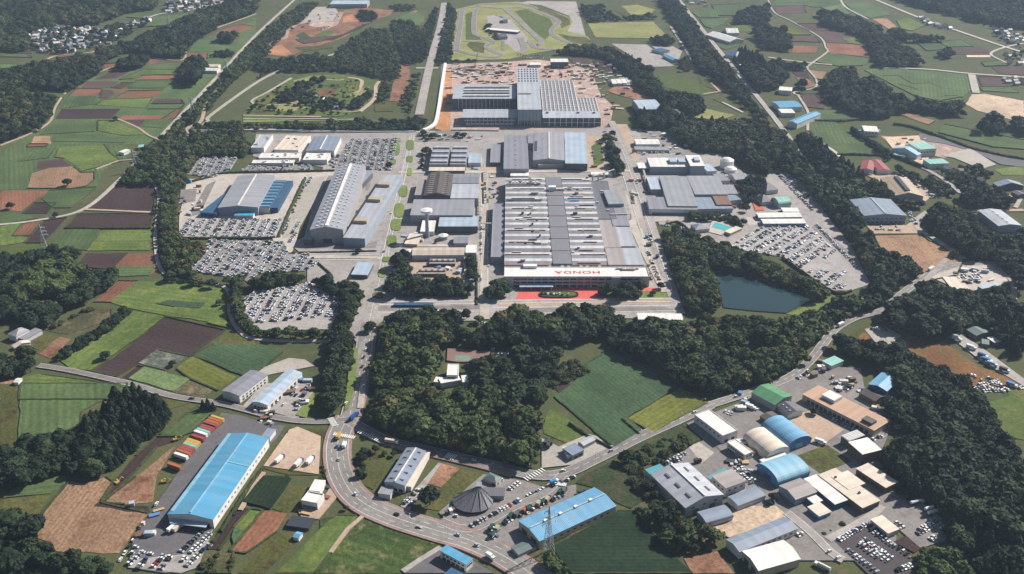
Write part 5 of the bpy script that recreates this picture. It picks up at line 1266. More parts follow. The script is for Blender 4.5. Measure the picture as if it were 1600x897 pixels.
for lab, t in (('left of two neighbouring red-roofed sheds', '575,335 655,345 605,285'), ('right of two neighbouring red-roofed sheds', '690,345 765,345 705,282')):
    bld('red_roofed_shed', lab, y1(t), 6, 'gable', 'wall_white', 'roof_red', rise=1.6, ridge='v')
r = bld('teal_depot', 'white depot block with a teal roof in the pale yard', y1('945,215 1050,208 1000,165'), 11, 'flat', 'wall_white', 'roof_mint'); wins(r[0], r[1], r[2], 'f', 5, 6, (2.4, .3, 1.6))
bld('teal_depot', 'low long white wing of the teal-roofed depot', y1('930,250 955,240 850,178'), 7, 'gable', 'wall_white', 'roof_paleblue')
bld('teal_depot', 'square pale teal roof in front of the depot block', y1('1010,305 1130,300 1080,272'), 7, 'flat', 'wall_white', 'roof_mint')
bld('teal_depot', 'tiny teal-roofed hut at the depot yard entrance', y1('780,245 850,258 835,232'), 4, 'flat', 'wall_white', 'roof_mint')
r = bld('white_school', 'white two-storey house with a pale wing above the pale yard', y1('600,100 690,105 665,70'), 7, 'flat', 'wall_white', 'roof_white'); wins(r[0], r[1], r[2], 'f', 4, 4, (2, .3, 1.4))
bld('white_school', 'pale blue wing west of the white two-storey house', y1('565,95 640,115 620,72'), 4, 'flat', 'wall_white', 'roof_paleblue')
bld('far_blue_works', 'blue-roofed works across the far diagonal road, northern hall', z4('75,672 215,665 195,626'), 7, 'gable', 'wall_white', 'roof_blue', rise=2)
bld('far_blue_works', 'white-roofed middle hall of the far blue-roofed works', z4('85,705 170,705 165,680'), 6, 'flat', 'wall_white', 'roof_white')
bld('far_blue_works', 'blue-roofed works across the far diagonal road, southern hall', z4('122,758 182,772 236,690'), 8, 'gable', 'wall_white', 'roof_blue', rise=2, ridge='v')
bld('white_cottage_works', 'white works above the far blue-roofed halls', z4('68,562 148,568 140,545'), 7, 'flat', 'wall_white', 'roof_white')
bld('white_greenhouse', 'long white striped roof in the fields beyond the far road', z3('1355,262 1445,250 1310,203'), 6, 'gable', 'wall_pale', 'roof_white', ridge='v')
bld('white_greenhouse', 'round-edged white shed north of the long white striped roof', z3('1340,205 1415,205 1400,180'), 5, 'gable', 'wall_white', 'roof_white')
bld('far_farm', 'dark blue roofed farm beside the far diagonal road', z3('1335,345 1390,350 1365,318'), 6, 'gable', 'wall_white', 'roof_navy')
bld('far_farm', 'white greenhouse strip behind the far farm wood', z3('1420,410 1530,408 1530,400'), 3, 'gable', 'wall_white', 'roof_white')
bld('blue_pavilion', 'sky-blue roofed pavilion by the northern test yard', z3('940,345 1000,375 1015,358'), 5, 'gable', 'wall_pale', 'roof_skyblue')
bld('blue_pavilion', 'dark blue roofed stand at the corner of the northern test yard', z3('870,310 925,325 930,300'), 5, 'flat', 'wall_pale', 'roof_navy')
bld('trackside_house', 'dark-roofed house among trees south of the arched hall', z3('960,690 1000,715 1025,680'), 6, 'hip', 'wall_white', 'roof_slate')
bld('grandstand', 'long white-roofed pit building with dark front inside the race circuit', w1('790,335 820,318 680,190'), 5, 'flat', 'glass_dark', 'roof_white')
bld('pit_tower', 'small blue timing tower at the head of the pit building', w1('640,205 690,205 680,175'), 8, 'flat', 'wall_pale', 'roof_bluegrey')
bld('dome_hall', 'dark domed hut in the paddock of the race circuit', w1('610,405 685,400 670,372'), 3, 'arch', 'wall_white', 'roof_slate')
bld('far_factory', 'wide pale blue roof at the very top edge of the photograph', w2('615,35 925,35 930,5'), 9, 'flat', 'wall_grey', 'roof_ice')
for i, (t, lab, top) in enumerate((('1435,445 1595,440 1560,418', 'dark steel roof of a farm shed at the right edge', 'roof_bluegrey'), ('1490,515 1530,510 1500,470', 'grey small roof by the track at the right edge', 'roof_pale'), ('1560,500 1610,495 1600,470','dark roof right of the grey small roof', 'roof_slate'))):
    bld('farm_shed', lab, y1(t), 5, 'gable', 'wall_dark', top, cat='shed', ridge='v')
bld('scrap_office', 'grey-green pitched roof at the end of the lane by the heath', w5('705,250 825,225 740,172'), 5, 'gable', 'wall_brown', 'roof_greygreen', rise=1.6, ridge='v')
bld('scrap_office', 'small grey shed below the grey-green pitched roof', w5('755,320 815,330 815,290'), 4, 'flat', 'wall_brown', 'roof_greygreen')
bld('scrap_office', 'white roofed shed by the trees near the heath lane', w5('860,310 915,300 855,260'), 4, 'flat', 'wall_brown', 'roof_white')
bld('yard_office', 'white flat-roofed hut at the corner of the machine yard', y5('1335,285 1450,262 1430,245'), 4.5, 'flat', 'wall_bluegrey', 'roof_ice')
bld('yard_office', 'pale concrete platform roof at the edge of the machine yard', y5('1150,290 1260,292 1080,210'), 1.5, 'flat', 'wall_pale', 'roof_cream')
r = bld('club_villa', 'white flat-roofed villa in the clearing of the central wood', x5('590,345 660,345 663,275'), 8, 'flat', 'wall_white', 'roof_white', cat='house', parapet=.4); wins(r[0], r[1], r[2], 'f', 3, 4.5, (2.4, .3, 1.6))
bld('club_villa', 'lower white terrace of the villa in the central wood', x5('555,395 675,375 670,345'), 5, 'flat', 'wall_white', 'roof_white', cat='house')
bld('club_villa', 'white porch at the left of the wood villa', x5('510,385 555,390 560,360'), 4, 'flat', 'wall_white', 'roof_white', cat='house')
bld('club_villa', 'small white hut right of the wood villa', x5('690,388 728,385 725,345'), 5, 'flat', 'wall_white', 'roof_white', cat='house')
bld('tea_house', 'pale blue roofed hut among trees east of the villa', x5('1000,355 1040,350 1035,318'), 4, 'hip', 'wall_white', 'roof_paleblue', cat='hut')
bld('south_shed', 'low white-roofed shed south of the boulevard by the east trees', x6('1110,535 1420,540 1415,497'), 4, 'flat', 'wall_white', 'roof_white', cat='shed')
bld('blue_bus_stop', 'row of blue awnings along the boulevard west end', y3('60,546 305,546 310,532'), 3, 'flat', 'wall_navy', 'roof_navy', cat='shelter')
bld('field_barn', 'white double barn in the north-west fields beside the wood', z1('1265,440 1350,442 1355,425'), 5, 'gable', 'wall_white', 'roof_white', cat='barn')
bld('field_barn', 'cream barn behind the white double barn', z1('1280,415 1360,415 1362,402'), 5, 'gable', 'wall_white', 'roof_cream', cat='barn')
bld('field_yard_shed', 'white shed in the small yard beside the diagonal farm road', z5('740,50 770,55 765,30'), 4, 'flat', 'wall_white', 'roof_white', cat='shed')
bld('field_yard_shed', 'mint roof in the small yard beside the diagonal farm road', z5('860,22 890,20 885,5'), 4, 'flat', 'wall_white', 'roof_mint', cat='shed')
# ---- far houses: the village on the left and hamlets on the right
def house_kinds():
    ks = []
    for i, (top, wl, l, w, h) in enumerate((('roof_tile', 'wall_tan', 11, 8, 5.5), ('roof_tile_pale', 'wall_grey', 12, 8, 5), ('roof_bluegrey', 'wall_pale', 10, 9, 6), ('roof_rust', 'wall_pale', 9, 8, 5.5), ('roof_white', 'wall_white', 13, 8, 5), ('roof_slate', 'wall_beige', 12, 9, 5.5))):
        a = MB(); a.box(-l/2, l/2, -w/2, w/2, -.5, h)
        for s in (-1, 1): a.quad((s*l/2, -w/2, h), (s*l/2, w/2, h), (s*l/2, 0, h+2.4))
        b = MB(); o = .7
        for s in (-1, 1): b.quad((-l/2-o, s*(w/2+o), h-.3), (l/2+o, s*(w/2+o), h-.3), (l/2+o, 0, h+2.7), (-l/2-o, 0, h+2.7))
        ks.append((a.mesh('wall', wl), b.mesh('roof', top), top))
    return ks
HK = house_kinds(); HN = {'roof_tile': 'dark tiled', 'roof_tile_pale': 'pale grey tiled', 'roof_bluegrey': 'blue-grey', 'roof_rust': 'reddish-brown', 'roof_white': 'white', 'roof_slate': 'black slate'}
def houses(pts, n, place, group, seed, mind=11):
    g = random.Random(seed); poly = [tuple(S(*p)) for p in pts]; P = np.array(poly); lo, hi = P.min(0), P.max(0); got = []
    for _ in range(n*60):
        if len(got) >= n: break
        x, y = g.uniform(lo[0], hi[0]), g.uniform(lo[1], hi[1])
        if not inside(poly, np.array([x]), np.array([y]))[0] or any((x-a)**2+(y-b)**2 < mind**2 for a, b in got): continue
        got.append((x, y)); k = g.choice((0, 0, 1, 1, 2, 3, 4, 4, 5))
        root = empty('house', x, y, 0, g.choice((0, 1.57))+g.gauss(.2, .25)); root.scale = (g.uniform(.62, .98),)*3
        tag(root, f'{HN[HK[k][2]]} roofed small house in {place}', 'house', f'{HN[HK[k][2]]} roofed houses, {group}')
        link('wall', HK[k][0], root); link('roof', HK[k][1], root); keep_line(np.array([(x-.1, y), (x+.1, y)]), 5)
houses(z1('190,270 180,225 260,190 340,165 430,180 520,185 560,230 530,300 430,330 330,340 250,325'), 150, 'the dense upper left village', 'upper left village', 1, 13)
houses(z1('530,180 700,175 780,150 920,120 950,130 850,170 740,220 700,280 560,310'), 48, 'the ribbon right of the upper left village', 'village ribbon', 2, 14)
houses(z1('1010,60 1050,20 1250,0 1410,0 1300,40 1200,70 1060,85'), 40, 'the far top left hamlet', 'top left hamlet', 3, 16)
houses(z4('1400,180 1500,190 1595,240 1595,270 1520,270 1420,215'), 40, 'the far hamlet at the right edge', 'right edge hamlet', 4, 15)
houses(z4('1450,340 1530,350 1595,380 1595,410 1500,400'), 14, 'the row below the right edge hamlet', 'right row', 5, 15)
houses(z4('940,110 1000,140 1150,180 1100,185 960,150'), 12, 'the roadside row at the upper right', 'upper right road', 6, 15)
houses(z4('1470,500 1560,490 1595,510 1595,540 1500,530'), 7, 'the cluster above the sandy ground', 'sandy ground cluster', 7, 14)
houses(z1('420,430 520,440 510,455 430,445'), 5, 'the gap in the upper left wood', 'wood gap', 8, 12)
houses(w6('590,100 760,120 900,180 920,230 820,250 700,190'), 8, 'the trees along the curved right-hand lane', 'curved lane', 9, 14)
houses(z3('1080,10 1200,10 1230,40 1120,40'), 7, 'the top right beside the far diagonal road', 'far diagonal road', 10, 14)
houses(w3('520,250 700,270 860,390 560,380'), 4, 'the test park in the north', 'test park', 11, 20)

# ------------------------------------------------------------------ lattice pylons
def pylon(px, py, h, label, s=1.0, az=.5):
    x, y = S(px, py); root = tag(empty('power_pylon', x, y, 0, az), label, 'pylon')
    b0, b1 = 3.2*s, .7*s
    def half(z): return b0+(b1-b0)*min(1, z/(h*.72)) if z < h*.72 else b1+( .15-b1)*(z-h*.72)/(h*.28)
    for sx in (-1, 1):
        for sy in (-1, 1):
            m = MB(); zs = [0, h*.36, h*.72, h]
            for z0, z1_ in zip(zs, zs[1:]): m.bar((sx*half(z0), sy*half(z0), z0), (sx*half(z1_), sy*half(z1_), z1_), .26*s)
            m.build('leg', 'steel', root)
    m = MB(); n = 10
    for k in range(n):
        z0, z1_ = h*k/n, h*(k+1)/n; a, b = half(z0), half(z1_)
        for (p, q) in (((-1,-1),(1,-1)),((1,-1),(1,1)),((1,1),(-1,1)),((-1,1),(-1,-1))):
            m.bar((p[0]*a, p[1]*a, z0), (q[0]*b, q[1]*b, z1_), .15*s); m.bar((q[0]*a, q[1]*a, z0), (p[0]*b, p[1]*b, z1_), .15*s)
    m.build('bracing', 'steel', root)
    for f, wd in ((.66, 5.0), (.78, 4.2), (.90, 3.4)):
        m = MB(); z = h*f
        for sg in (-1, 1): m.bar((0, 0, z+.9), (sg*wd*s, 0, z), .22*s); m.bar((0, .4, z), (sg*wd*s, 0, z), .22*s); m.bar((0, -.4, z), (sg*wd*s, 0, z), .22*s); m.bar((sg*wd*s, 0, z), (sg*wd*s, 0, z-1.6), .3*s)
        m.build('cross_arm', 'steel', root)
pylon(72, 399, 36, 'steel lattice pylon in the fields by the left wood', 1.25); pylon(857, 866, 40, 'steel lattice pylon in front of the sky-blue roofed workshop', 1.0)
pylon(302, 181, 30, 'lattice pylon in the diagonal tree belt, upper left', 1.2); pylon(266, 53, 36, 'far lattice pylon behind the upper left wood', 1.3); pylon(212, 268, 30, 'lattice pylon by the corner of the tree belt and farm road', 1.1); pylon(355, 118, 28, 'distant lattice pylon halfway up the diagonal tree belt', 1.1)

# ------------------------------------------------------------------ trees
def ico(sub):
    import bmesh
    bm = bmesh.new(); bmesh.ops.create_icosphere(bm, subdivisions=sub, radius=1.0)
    v = np.array([x.co[:] for x in bm.verts]); f = [tuple(q.index for q in p.verts) for p in bm.faces]; bm.free(); return v, f
def leaf_quads(mb, pts, nrm, size, g):
    for p, n in zip(pts, nrm):
        n = Vector(n); a = n.orthogonal().normalized(); b = n.cross(a); t = g.uniform(0, 6.28); ca, sa = math.cos(t), math.sin(t)
        a, b = a*ca+b*sa, b*ca-a*sa; s = size*g.uniform(.6, 1.3); p = Vector(p)
        tilt = n*g.uniform(-.5, .5)*s
        mb.quad(p-a*s-b*s*.6, p+a*s-b*s*.6+tilt, p+a*s*.7+b*s*.7, p-a*s*.8+b*s*.6-tilt)
def broad_crown(seed, h=1.0, wide=.42, lobes=11, flat=.75):
    """crown of a tree 1 m tall: overlapping leafy lobes, each lumpy, with loose leaf clumps over them"""
    g = random.Random(seed); r = np.random.default_rng(seed); mb = MB(); V, F_ = ico(2)
    cs = [(0, 0, .62, .27)]
    for k in range(lobes):
        a = k*2.4+g.uniform(-.4, .4); q = wide*math.sqrt((k+.6)/lobes)*g.uniform(.75, 1.0)
        cs.append((q*math.cos(a), q*math.sin(a), .82-.9*q*q/wide-g.uniform(0, .12), g.uniform(.13, .2)))
    for (x, y, z, rad) in cs:
        d = V*(1+.22*r.standard_normal(len(V)))[:, None]*rad; d[:, 2] *= flat
        i = len(mb.v); mb.v += [tuple(p+np.array((x, y, z))) for p in d]
        for f in F_: mb.f.append(tuple(i+q for q in f)); mb.m.append(0)
        n = 26; u = r.standard_normal((n, 3)); u[:, 2] = abs(u[:, 2])-.25; u /= np.linalg.norm(u, axis=1)[:, None]
        P = u*rad*r.uniform(.95, 1.2, (n, 1))*np.array((1, 1, flat))+np.array((x, y, z)); leaf_quads(mb, P, u+r.normal(0, .5, (n, 3)), .05, g)
    return mb
def conifer_crown(seed, wide=.25):
    g = random.Random(seed); r = np.random.default_rng(seed); mb = MB(); tiers = 9; n = 11
    for t in range(tiers):
        z0 = .14+.80*t/tiers; z1_ = min(1.0, z0+.2); rad = wide*(1-t/tiers)**.85+.015; i = len(mb.v)
        mb.v.append((0, 0, z1_)); rot = g.uniform(0, 6)
        for k in range(n*2):
            a = rot+math.pi*k/n; q = rad*(g.uniform(.9, 1.2) if k % 2 else g.uniform(.5, .7)); mb.v.append((q*math.cos(a), q*math.sin(a), z0-.02*(k % 2)+g.uniform(-.015, .015)))
        for k in range(n*2): mb.f.append((i, i+1+k, i+1+(k+1) % (n*2))); mb.m.append(0)
    m = 130; z = r.uniform(.12, .95, m); a = r.uniform(0, 6.28, m); q = wide*(1-z)*1.0+.02
    P = np.stack([q*np.cos(a), q*np.sin(a), z], 1); u = np.stack([np.cos(a), np.sin(a), r.uniform(0, 1, m)], 1); leaf_quads(mb, P, u, .03, g)
    return mb
def scrub_crown(seed):
    g = random.Random(seed); r = np.random.default_rng(seed); mb = MB(); V, F_ = ico(2)
    for k in range(6):
        a = k*1.9; q = .38*math.sqrt(k/6); rad = g.uniform(.22, .36); d = V*(1+.25*r.standard_normal(len(V)))[:, None]*rad; d[:, 2] *= .9
        i = len(mb.v); mb.v += [tuple(p+np.array((q*math.cos(a), q*math.sin(a), g.uniform(.3, .6)))) for p in d]
        for f in F_: mb.f.append(tuple(i+s for s in f)); mb.m.append(0)
    n = 110; u = r.standard_normal((n, 3)); u[:, 2] = abs(u[:, 2]); u /= np.linalg.norm(u, axis=1)[:, None]; leaf_quads(mb, u*np.array((.62, .62, .5))+np.array((0, 0, .35)), u, .06, g)
    return mb
def trunk_mesh(seed, conifer):
    g = random.Random(seed); mb = MB()
    mb.cyl(0, 0, -.03, .35, .03, .02, 7); mb.cyl(0, 0, .35, .9 if conifer else .62, .02, .006, 6)
    if not conifer:
        for k in range(5):
            a = k*1.3+g.uniform(-.3, .3); mb.bar((0, 0, .28+.05*k), (.24*math.cos(a), .24*math.sin(a), .55+.04*k), .016)
    return mb
KIND = {}
def kinds():
    for name, mk, leaf, n in (('oak', lambda s: broad_crown(s), 'leaf_oak', 4), ('evergreen', lambda s: broad_crown(s+20, wide=.34, lobes=12, flat=.95), 'leaf_dark', 4), ('young', lambda s: broad_crown(s+40, wide=.36, lobes=9, flat=.9), 'leaf_young', 3),
                              ('conifer', lambda s: conifer_crown(s), 'leaf_conifer', 3), ('bright', lambda s: broad_crown(s+60, wide=.36, lobes=12, flat=1.05), 'leaf_bright', 3), ('scrub', lambda s: scrub_crown(s+80), 'leaf_scrub', 3)):
        KIND[name] = []
        for i in range(n):
            c = mk(i+1).mesh('crown', leaf); t = trunk_mesh(i+1, name == 'conifer').mesh('trunk', 'bark')
            cb = MB(); 
            full = bpy.data.meshes.new('whole_tree'); v = [tuple(x.co) for x in c.vertices]; f = [tuple(p.vertices) for p in c.polygons]; k = len(v)
            v += [tuple(x.co) for x in t.vertices]; f2 = [tuple(k+q for q in p.vertices) for p in t.polygons]
            full.from_pydata(v, [], f+f2); full.materials.append(MATS[leaf]); full.materials.append(MATS['bark'])
            full.polygons.foreach_set('material_index', [0]*len(f)+[1]*len(f2)); full.update()
            KIND[name].append((c, t, full))
kinds()
PROTO = {}
def proto_collection(name, meshes):
    if name in PROTO: return PROTO[name]
    c = bpy.data.collections.new('kit_'+name)
    for i, me in enumerate(meshes): c.objects.link(bpy.data.objects.new(f'{name}_kit_{i:02d}', me))
    PROTO[name] = c; return c
GROUPS = {}
def scatter_group(coll):
    if coll.name in GROUPS: return GROUPS[coll.name]
    ng = bpy.data.node_groups.new('scatter_'+coll.name, 'GeometryNodeTree')
    ng.interface.new_socket('Geometry', in_out='INPUT', socket_type='NodeSocketGeometry'); ng.interface.new_socket('Geometry', in_out='OUTPUT', socket_type='NodeSocketGeometry')
    gi = ng.nodes.new('NodeGroupInput'); go = ng.nodes.new('NodeGroupOutput'); ci = ng.nodes.new('GeometryNodeCollectionInfo')
    ci.inputs['Collection'].default_value = coll; ci.inputs['Separate Children'].default_value = True; ci.inputs['Reset Children'].default_value = True
    ip = ng.nodes.new('GeometryNodeInstanceOnPoints'); ip.inputs['Pick Instance'].default_value = True
    def attr(nm, t): 
        a = ng.nodes.new('GeometryNodeInputNamedAttribute'); a.data_type = t; a.inputs[0].default_value = nm; return a.outputs[0]
    L = ng.links.new
    L(gi.outputs[0], ip.inputs['Points']); L(ci.outputs[0], ip.inputs['Instance']); L(attr('pick', 'INT'), ip.inputs['Instance Index'])
    L(attr('turn', 'FLOAT_VECTOR'), ip.inputs['Rotation']); L(attr('size', 'FLOAT_VECTOR'), ip.inputs['Scale']); L(ip.outputs[0], go.inputs[0])
    GROUPS[coll.name] = ng; return ng
def scatter(name, coll, P, pick, turn, size, label, cat=None):
    me = bpy.data.meshes.new(name); me.from_pydata([tuple(map(float, p)) for p in P], [], [])
    for nm, t, arr in (('pick', 'INT', pick), ('turn', 'FLOAT_VECTOR', turn), ('size', 'FLOAT_VECTOR', size)):
        a = me.attributes.new(nm, t, 'POINT'); a.data.foreach_set('value' if t == 'INT' else 'vector', np.asarray(arr).ravel())
    o = link(name, me); m = o.modifiers.new('scatter', 'NODES'); m.node_group = scatter_group(coll)
    tag(o, label, cat, None, 'stuff'); return o

TREES = []     # (x, y, height, kind, variant, turn, width factor, wood index)
WOODS = []
FORCE = ('plant_grove', 'forecourt_trees', 'avenue_trees', 'villa_trees', 'pool_trees', 'club_trees', 'yard_trees')
def poisson(poly, d, g):
    P = np.array(poly); lo, hi = P.min(0), P.max(0); nx = int((hi[0]-lo[0])/d)+2; ny = int((hi[1]-lo[1])/(d*.87))+2
    X, Y = np.meshgrid(np.arange(nx), np.arange(ny)); X = X+.5*(Y % 2)
    x = lo[0]+(X.ravel()+g.uniform(-.38, .38, X.size))*d; y = lo[1]+(Y.ravel()+g.uniform(-.38, .38, X.size))*d*.87
    k = inside(poly, x, y); return x[k], y[k]
def blocked(x, y, clear=0.0, force=False):
    bad = np.zeros(len(x), bool)
    for e in KEEP_OUT:
        if e[0] == 's' and force: continue
        if e[0] in 'ps':
            lo, hi = e[1].min(0), e[1].max(0); k = ~bad & (x > lo[0]) & (x < hi[0]) & (y > lo[1]) & (y < hi[1])
            if k.any(): bad[k] |= inside(e[1], x[k], y[k])
        else:
            P, w = e[1], e[2]; w += clear; lo, hi = P.min(0)-w, P.max(0)+w; k = np.where(~bad & (x > lo[0]) & (x < hi[0]) & (y > lo[1]) & (y < hi[1]))[0]
            if len(k):
                A, Bp = P[:-1], P[1:]; d = Bp-A; L2 = (d**2).sum(1)+1e-9
                px = np.stack([x[k], y[k]], 1)[:, None]-A[None]; t = np.clip((px*d).sum(2)/L2, 0, 1); D = px-t[..., None]*d
                bad[k] |= ((D**2).sum(2).min(1) < w*w)
    return bad
def wood(name, label, one, pts, mix, h, d, hole=None, lift=.5, fill=1.0, hv=.32, clear=0.0, force=False):
    """a wood, belt or copse: canopy outline in plan units at part of the crown height"""
    wi = len(WOODS); g = np.random.default_rng(1000+wi); WOODS.append((name, label, one))
    h *= .93; d *= .88
    lo = np.min([S(px, py, z) for px, py in pts for z in (0, h)], 0); hi = np.max([S(px, py, z) for px, py in pts for z in (0, h)], 0)
    x, y = poisson([(lo[0], lo[1]), (hi[0], lo[1]), (hi[0], hi[1]), (lo[0], hi[1])], d, g)
    def seen_in(dx, f):                                    # is that point of the crown within the traced canopy?
        z = h*f; zc = y*_cp+(CAM_H-z)*_sp; return inside(pts, 800+FPX*(x+dx*h)/zc, 448.5-FPX*(y*_sp-(CAM_H-z)*_cp)/zc)
    mid = seen_in(0, .5)
    for a, b_, r_ in ((.86, .25, .27), (.7, .38, .15), (.5, .5, 0)):
        k = mid & seen_in(0, a) & seen_in(0, b_) & seen_in(-r_, .5) & seen_in(r_, .5)
        if k.sum() > .45*mid.sum(): break
    k &= ~blocked(x, y, clear, force or name in FORCE)
    if fill < 1: k &= g.uniform(0, 1, len(x)) < fill
    if hole: k &= ~inside([tuple(S(*p)) for p in hole], x, y)
    x, y = x[k], y[k]; names = list(mix); pr = np.array([mix[q] for q in names], float); pr /= pr.sum()
    # species in drifts, not salt and pepper
    ph = .5+.25*np.sin(x*.021+wi)+.25*np.sin(y*.017+x*.009+2*wi)+g.normal(0, .12, len(x)); cum = np.cumsum(pr); idx = np.searchsorted(cum, np.clip(ph, 0, .999))
    for i in range(len(x)):
        kn = names[min(idx[i], len(names)-1)]; hh = h*max(.5, g.normal(1, hv)); 
        if kn == 'scrub': hh *= .55
        TREES.append((x[i], y[i], hh, kn, int(g.integers(len(KIND[kn]))), g.uniform(0, 6.28), g.uniform(.85, 1.3)*(1.08 if kn in ('oak', 'evergreen', 'young') else 1.35 if kn == 'conifer' else 1.2), wi))
W_ = wood
W_('wood_upper_left', 'dark mixed forest covering the upper left corner', 'tree of the forest in the upper left corner', z1('-200,-60 1030,-60 960,60 820,70 700,110 560,165 340,160 180,205 165,320 -200,315'), dict(oak=.5, evergreen=.3, young=.2), 14, 11)
W_('wood_left', 'dark wood sloping along the left side below the village', 'tree of the wood below the village at the left', z1('1620,-20 1440,5 1180,95 960,185 800,265 640,300 560,345 480,352 280,385 200,395 130,410 0,445 -60,480 -60,900 40,885 290,790 325,700 360,600 150,585 170,545 430,570 600,462 650,430 640,390 760,325 920,330 940,355 1150,350 1195,280 1250,235 1400,145 1595,85'), dict(evergreen=.45, oak=.35, conifer=.2), 13, 8.5)
W_('hamlet_trees', 'scattered garden trees between the village houses', 'garden tree among the village houses', z1('180,230 340,165 560,180 920,110 960,130 780,230 640,290 350,345 190,310'), dict(evergreen=.6, oak=.4), 8, 10, fill=.6)
W_('hamlet_trees', 'garden trees among the hamlet at the top left', 'garden tree in the top left hamlet', z1('1000,70 1050,10 1420,-10 1300,60 1100,90'), dict(evergreen=.6, oak=.4), 7, 15, fill=.6)
W_('copse', 'oval copse of dark trees in the north-west fields', 'tree in the oval copse of the north-west fields', z1('730,430 735,375 780,350 900,345 930,380 900,415 820,432'), dict(evergreen=1), 13, 8)
W_('copse', 'tall dark copse beside the white barns', 'tree in the dark copse beside the white barns', z1('1110,520 1140,420 1170,370 1280,370 1290,410 1230,525'), dict(evergreen=.7, conifer=.3), 14, 8)
W_('copse', 'heart-shaped copse near the top of the diagonal farm road', 'tree in the copse near the top of the farm road', z1('1365,262 1375,215 1430,195 1480,190 1485,225 1440,268'), dict(evergreen=1), 13, 8)
W_('copse', 'small dark orchard below the heart-shaped copse', 'tree of the small orchard by the farm road', z1('1300,355 1330,318 1470,318 1440,358'), dict(scrub=.5, evergreen=.5), 7, 7)
W_('tree_belt', 'long diagonal tree belt right of the farm road', 'tree in the long diagonal belt right of the farm road', z1('960,897 1200,665 1595,240 1680,160 1880,20 2000,10 1860,150 1700,290 1600,390 1450,510 1290,700 1245,770 1160,800 1190,897 1100,960 900,960'), dict(young=.45, oak=.35, evergreen=.2), 9, 7, clear=1)
W_('tree_belt', 'broad green tree belt between farm fields and the plant car parks', 'tree in the belt between the farm fields and plant car parks', z5('745,250 755,215 960,-20 1560,-20 1545,80 1260,75 1160,190 1185,250 1110,285 1100,480 1115,590 1290,598 1190,800 1330,825 1500,830 1515,885 1440,892 1200,880 1060,850 1010,780 985,660 985,430 1005,255'), dict(young=.6, oak=.25, scrub=.15), 9, 5.2, clear=.6)
W_('tree_belt', 'hooked hedge belt round the south-west car park', 'tree in the hooked belt round the south-west car park', y2('430,400 520,420 505,500 515,610 600,695 1085,712 1080,770 640,765 540,735 465,650 440,560 440,440'), dict(young=.6, evergreen=.4), 8.5, 4.8, clear=.4)
W_('tree_belt', 'clump of dark trees dividing the two west car parks', 'tree in the dark clump dividing the west car parks', y2('540,455 560,390 700,350 865,325 960,345 1060,375 1140,405 1260,410 1280,420 1150,500 1060,480 930,455 880,400 760,425 620,450'), dict(evergreen=1), 11, 6.5)
W_('avenue_belt', 'dark double tree row along the west side of the main entrance road', 'tree in the row west of the main entrance road', P0('540,455 570,444 567,480 550,560 530,640 497,650 503,600 520,540 533,490'), dict(evergreen=.8, oak=.2), 11, 6.5, clear=.5)
W_('central_wood', 'dense dark wood with rounded crowns in front of the office block', 'rounded tree of the dense wood in front of the office block', P0('600,500 612,487 645,482 700,486 715,505 760,512 810,505 825,520 832,545 880,545 880,575 850,600 848,735 780,722 700,708 640,692 585,668 578,630 584,560'), dict(oak=.55, evergreen=.45), 13.5, 9.0,
   hole=P0('662,628 686,560 697,540 818,546 815,566 748,578 742,628'))
W_('central_wood', 'tree row between the boulevard and the clearing', 'tree in the row south of the boulevard', P0('605,492 640,477 690,480 742,470 748,495 700,502 640,500'), dict(evergreen=.5, oak=.5), 12, 8)
W_('central_wood', 'dark tree row along the boulevard in front of the red forecourt', 'tree in the row below the red forecourt', P0('763,504 772,480 812,476 850,482 890,474 955,476 962,498 1000,505 1060,508 1100,496 1130,494 1180,499 1240,496 1305,476 1350,462 1400,440 1420,450 1380,480 1330,492 1300,512 1280,540 1262,566 1230,585 1180,600 1120,615 1070,607 1040,580 1000,562 955,545 940,522 880,545 850,525 800,515'), dict(evergreen=.5, oak=.5), 12, 8.0, clear=.5,
   hole=P0('1148,545 1215,545 1210,560 1150,562'))
W_('villa_trees', 'trees around the villa in the wood clearing', 'tree beside the villa in the wood clearing', x5('680,260 860,250 870,330 900,400 740,420 700,380'), dict(oak=.6, evergreen=.4), 11, 9)
W_('villa_trees', 'tree group east of the villa clearing', 'tree east of the villa clearing', x5('940,300 1060,230 1120,170 1200,90 1300,220 1180,420 1080,380 1040,360 960,420 930,360'), dict(conifer=.4, oak=.6), 11, 8, fill=.8)
W_('field_hedge', 'shrubs on the dark soil corner of the blue-green field', 'shrub at the corner of the blue-green field', x5('1190,400 1330,220 1400,230 1520,310 1400,370 1260,420'), dict(scrub=.6, young=.4), 7, 6)
W_('plant_grove', 'dark grove between avenue and energy yard', 'tree in the grove south of the energy yard', w8('0,330 60,290 150,330 180,600 350,640 550,600 830,580 880,640 870,720 1010,700 1000,830 700,850 200,850 -80,800 -60,500'), dict(evergreen=.8, oak=.2), 11, 8)
W_('plant_grove', 'trees at the corner between side wing and red forecourt', 'tree between the side wing and the red forecourt', y3('610,490 620,410 680,370 750,385 800,420 800,480 700,500'), dict(evergreen=.7, oak=.3), 11, 8)
W_('plant_grove', 'small garden trees by the water tower', 'garden tree by the water tower', w8('440,110 500,90 690,110 690,190 560,210 480,160'), dict(evergreen=.6, oak=.4), 8, 6)
W_('forecourt_trees', 'round trees on the lawn right of the red forecourt', 'round tree on the lawn right of the red forecourt', x6('830,380 850,320 1000,300 1010,270 1110,270 1180,330 1150,385 960,395'), dict(evergreen=.8, oak=.2), 9, 8, fill=.8)
W_('avenue_trees', 'dark trees along the plant road by the north hall', 'tree along the plant road by the wide north hall', z7('1360,130 1430,100 1490,330 1490,370 1330,345 1320,310 1400,330'), dict(evergreen=.8, oak=.2), 10, 8)
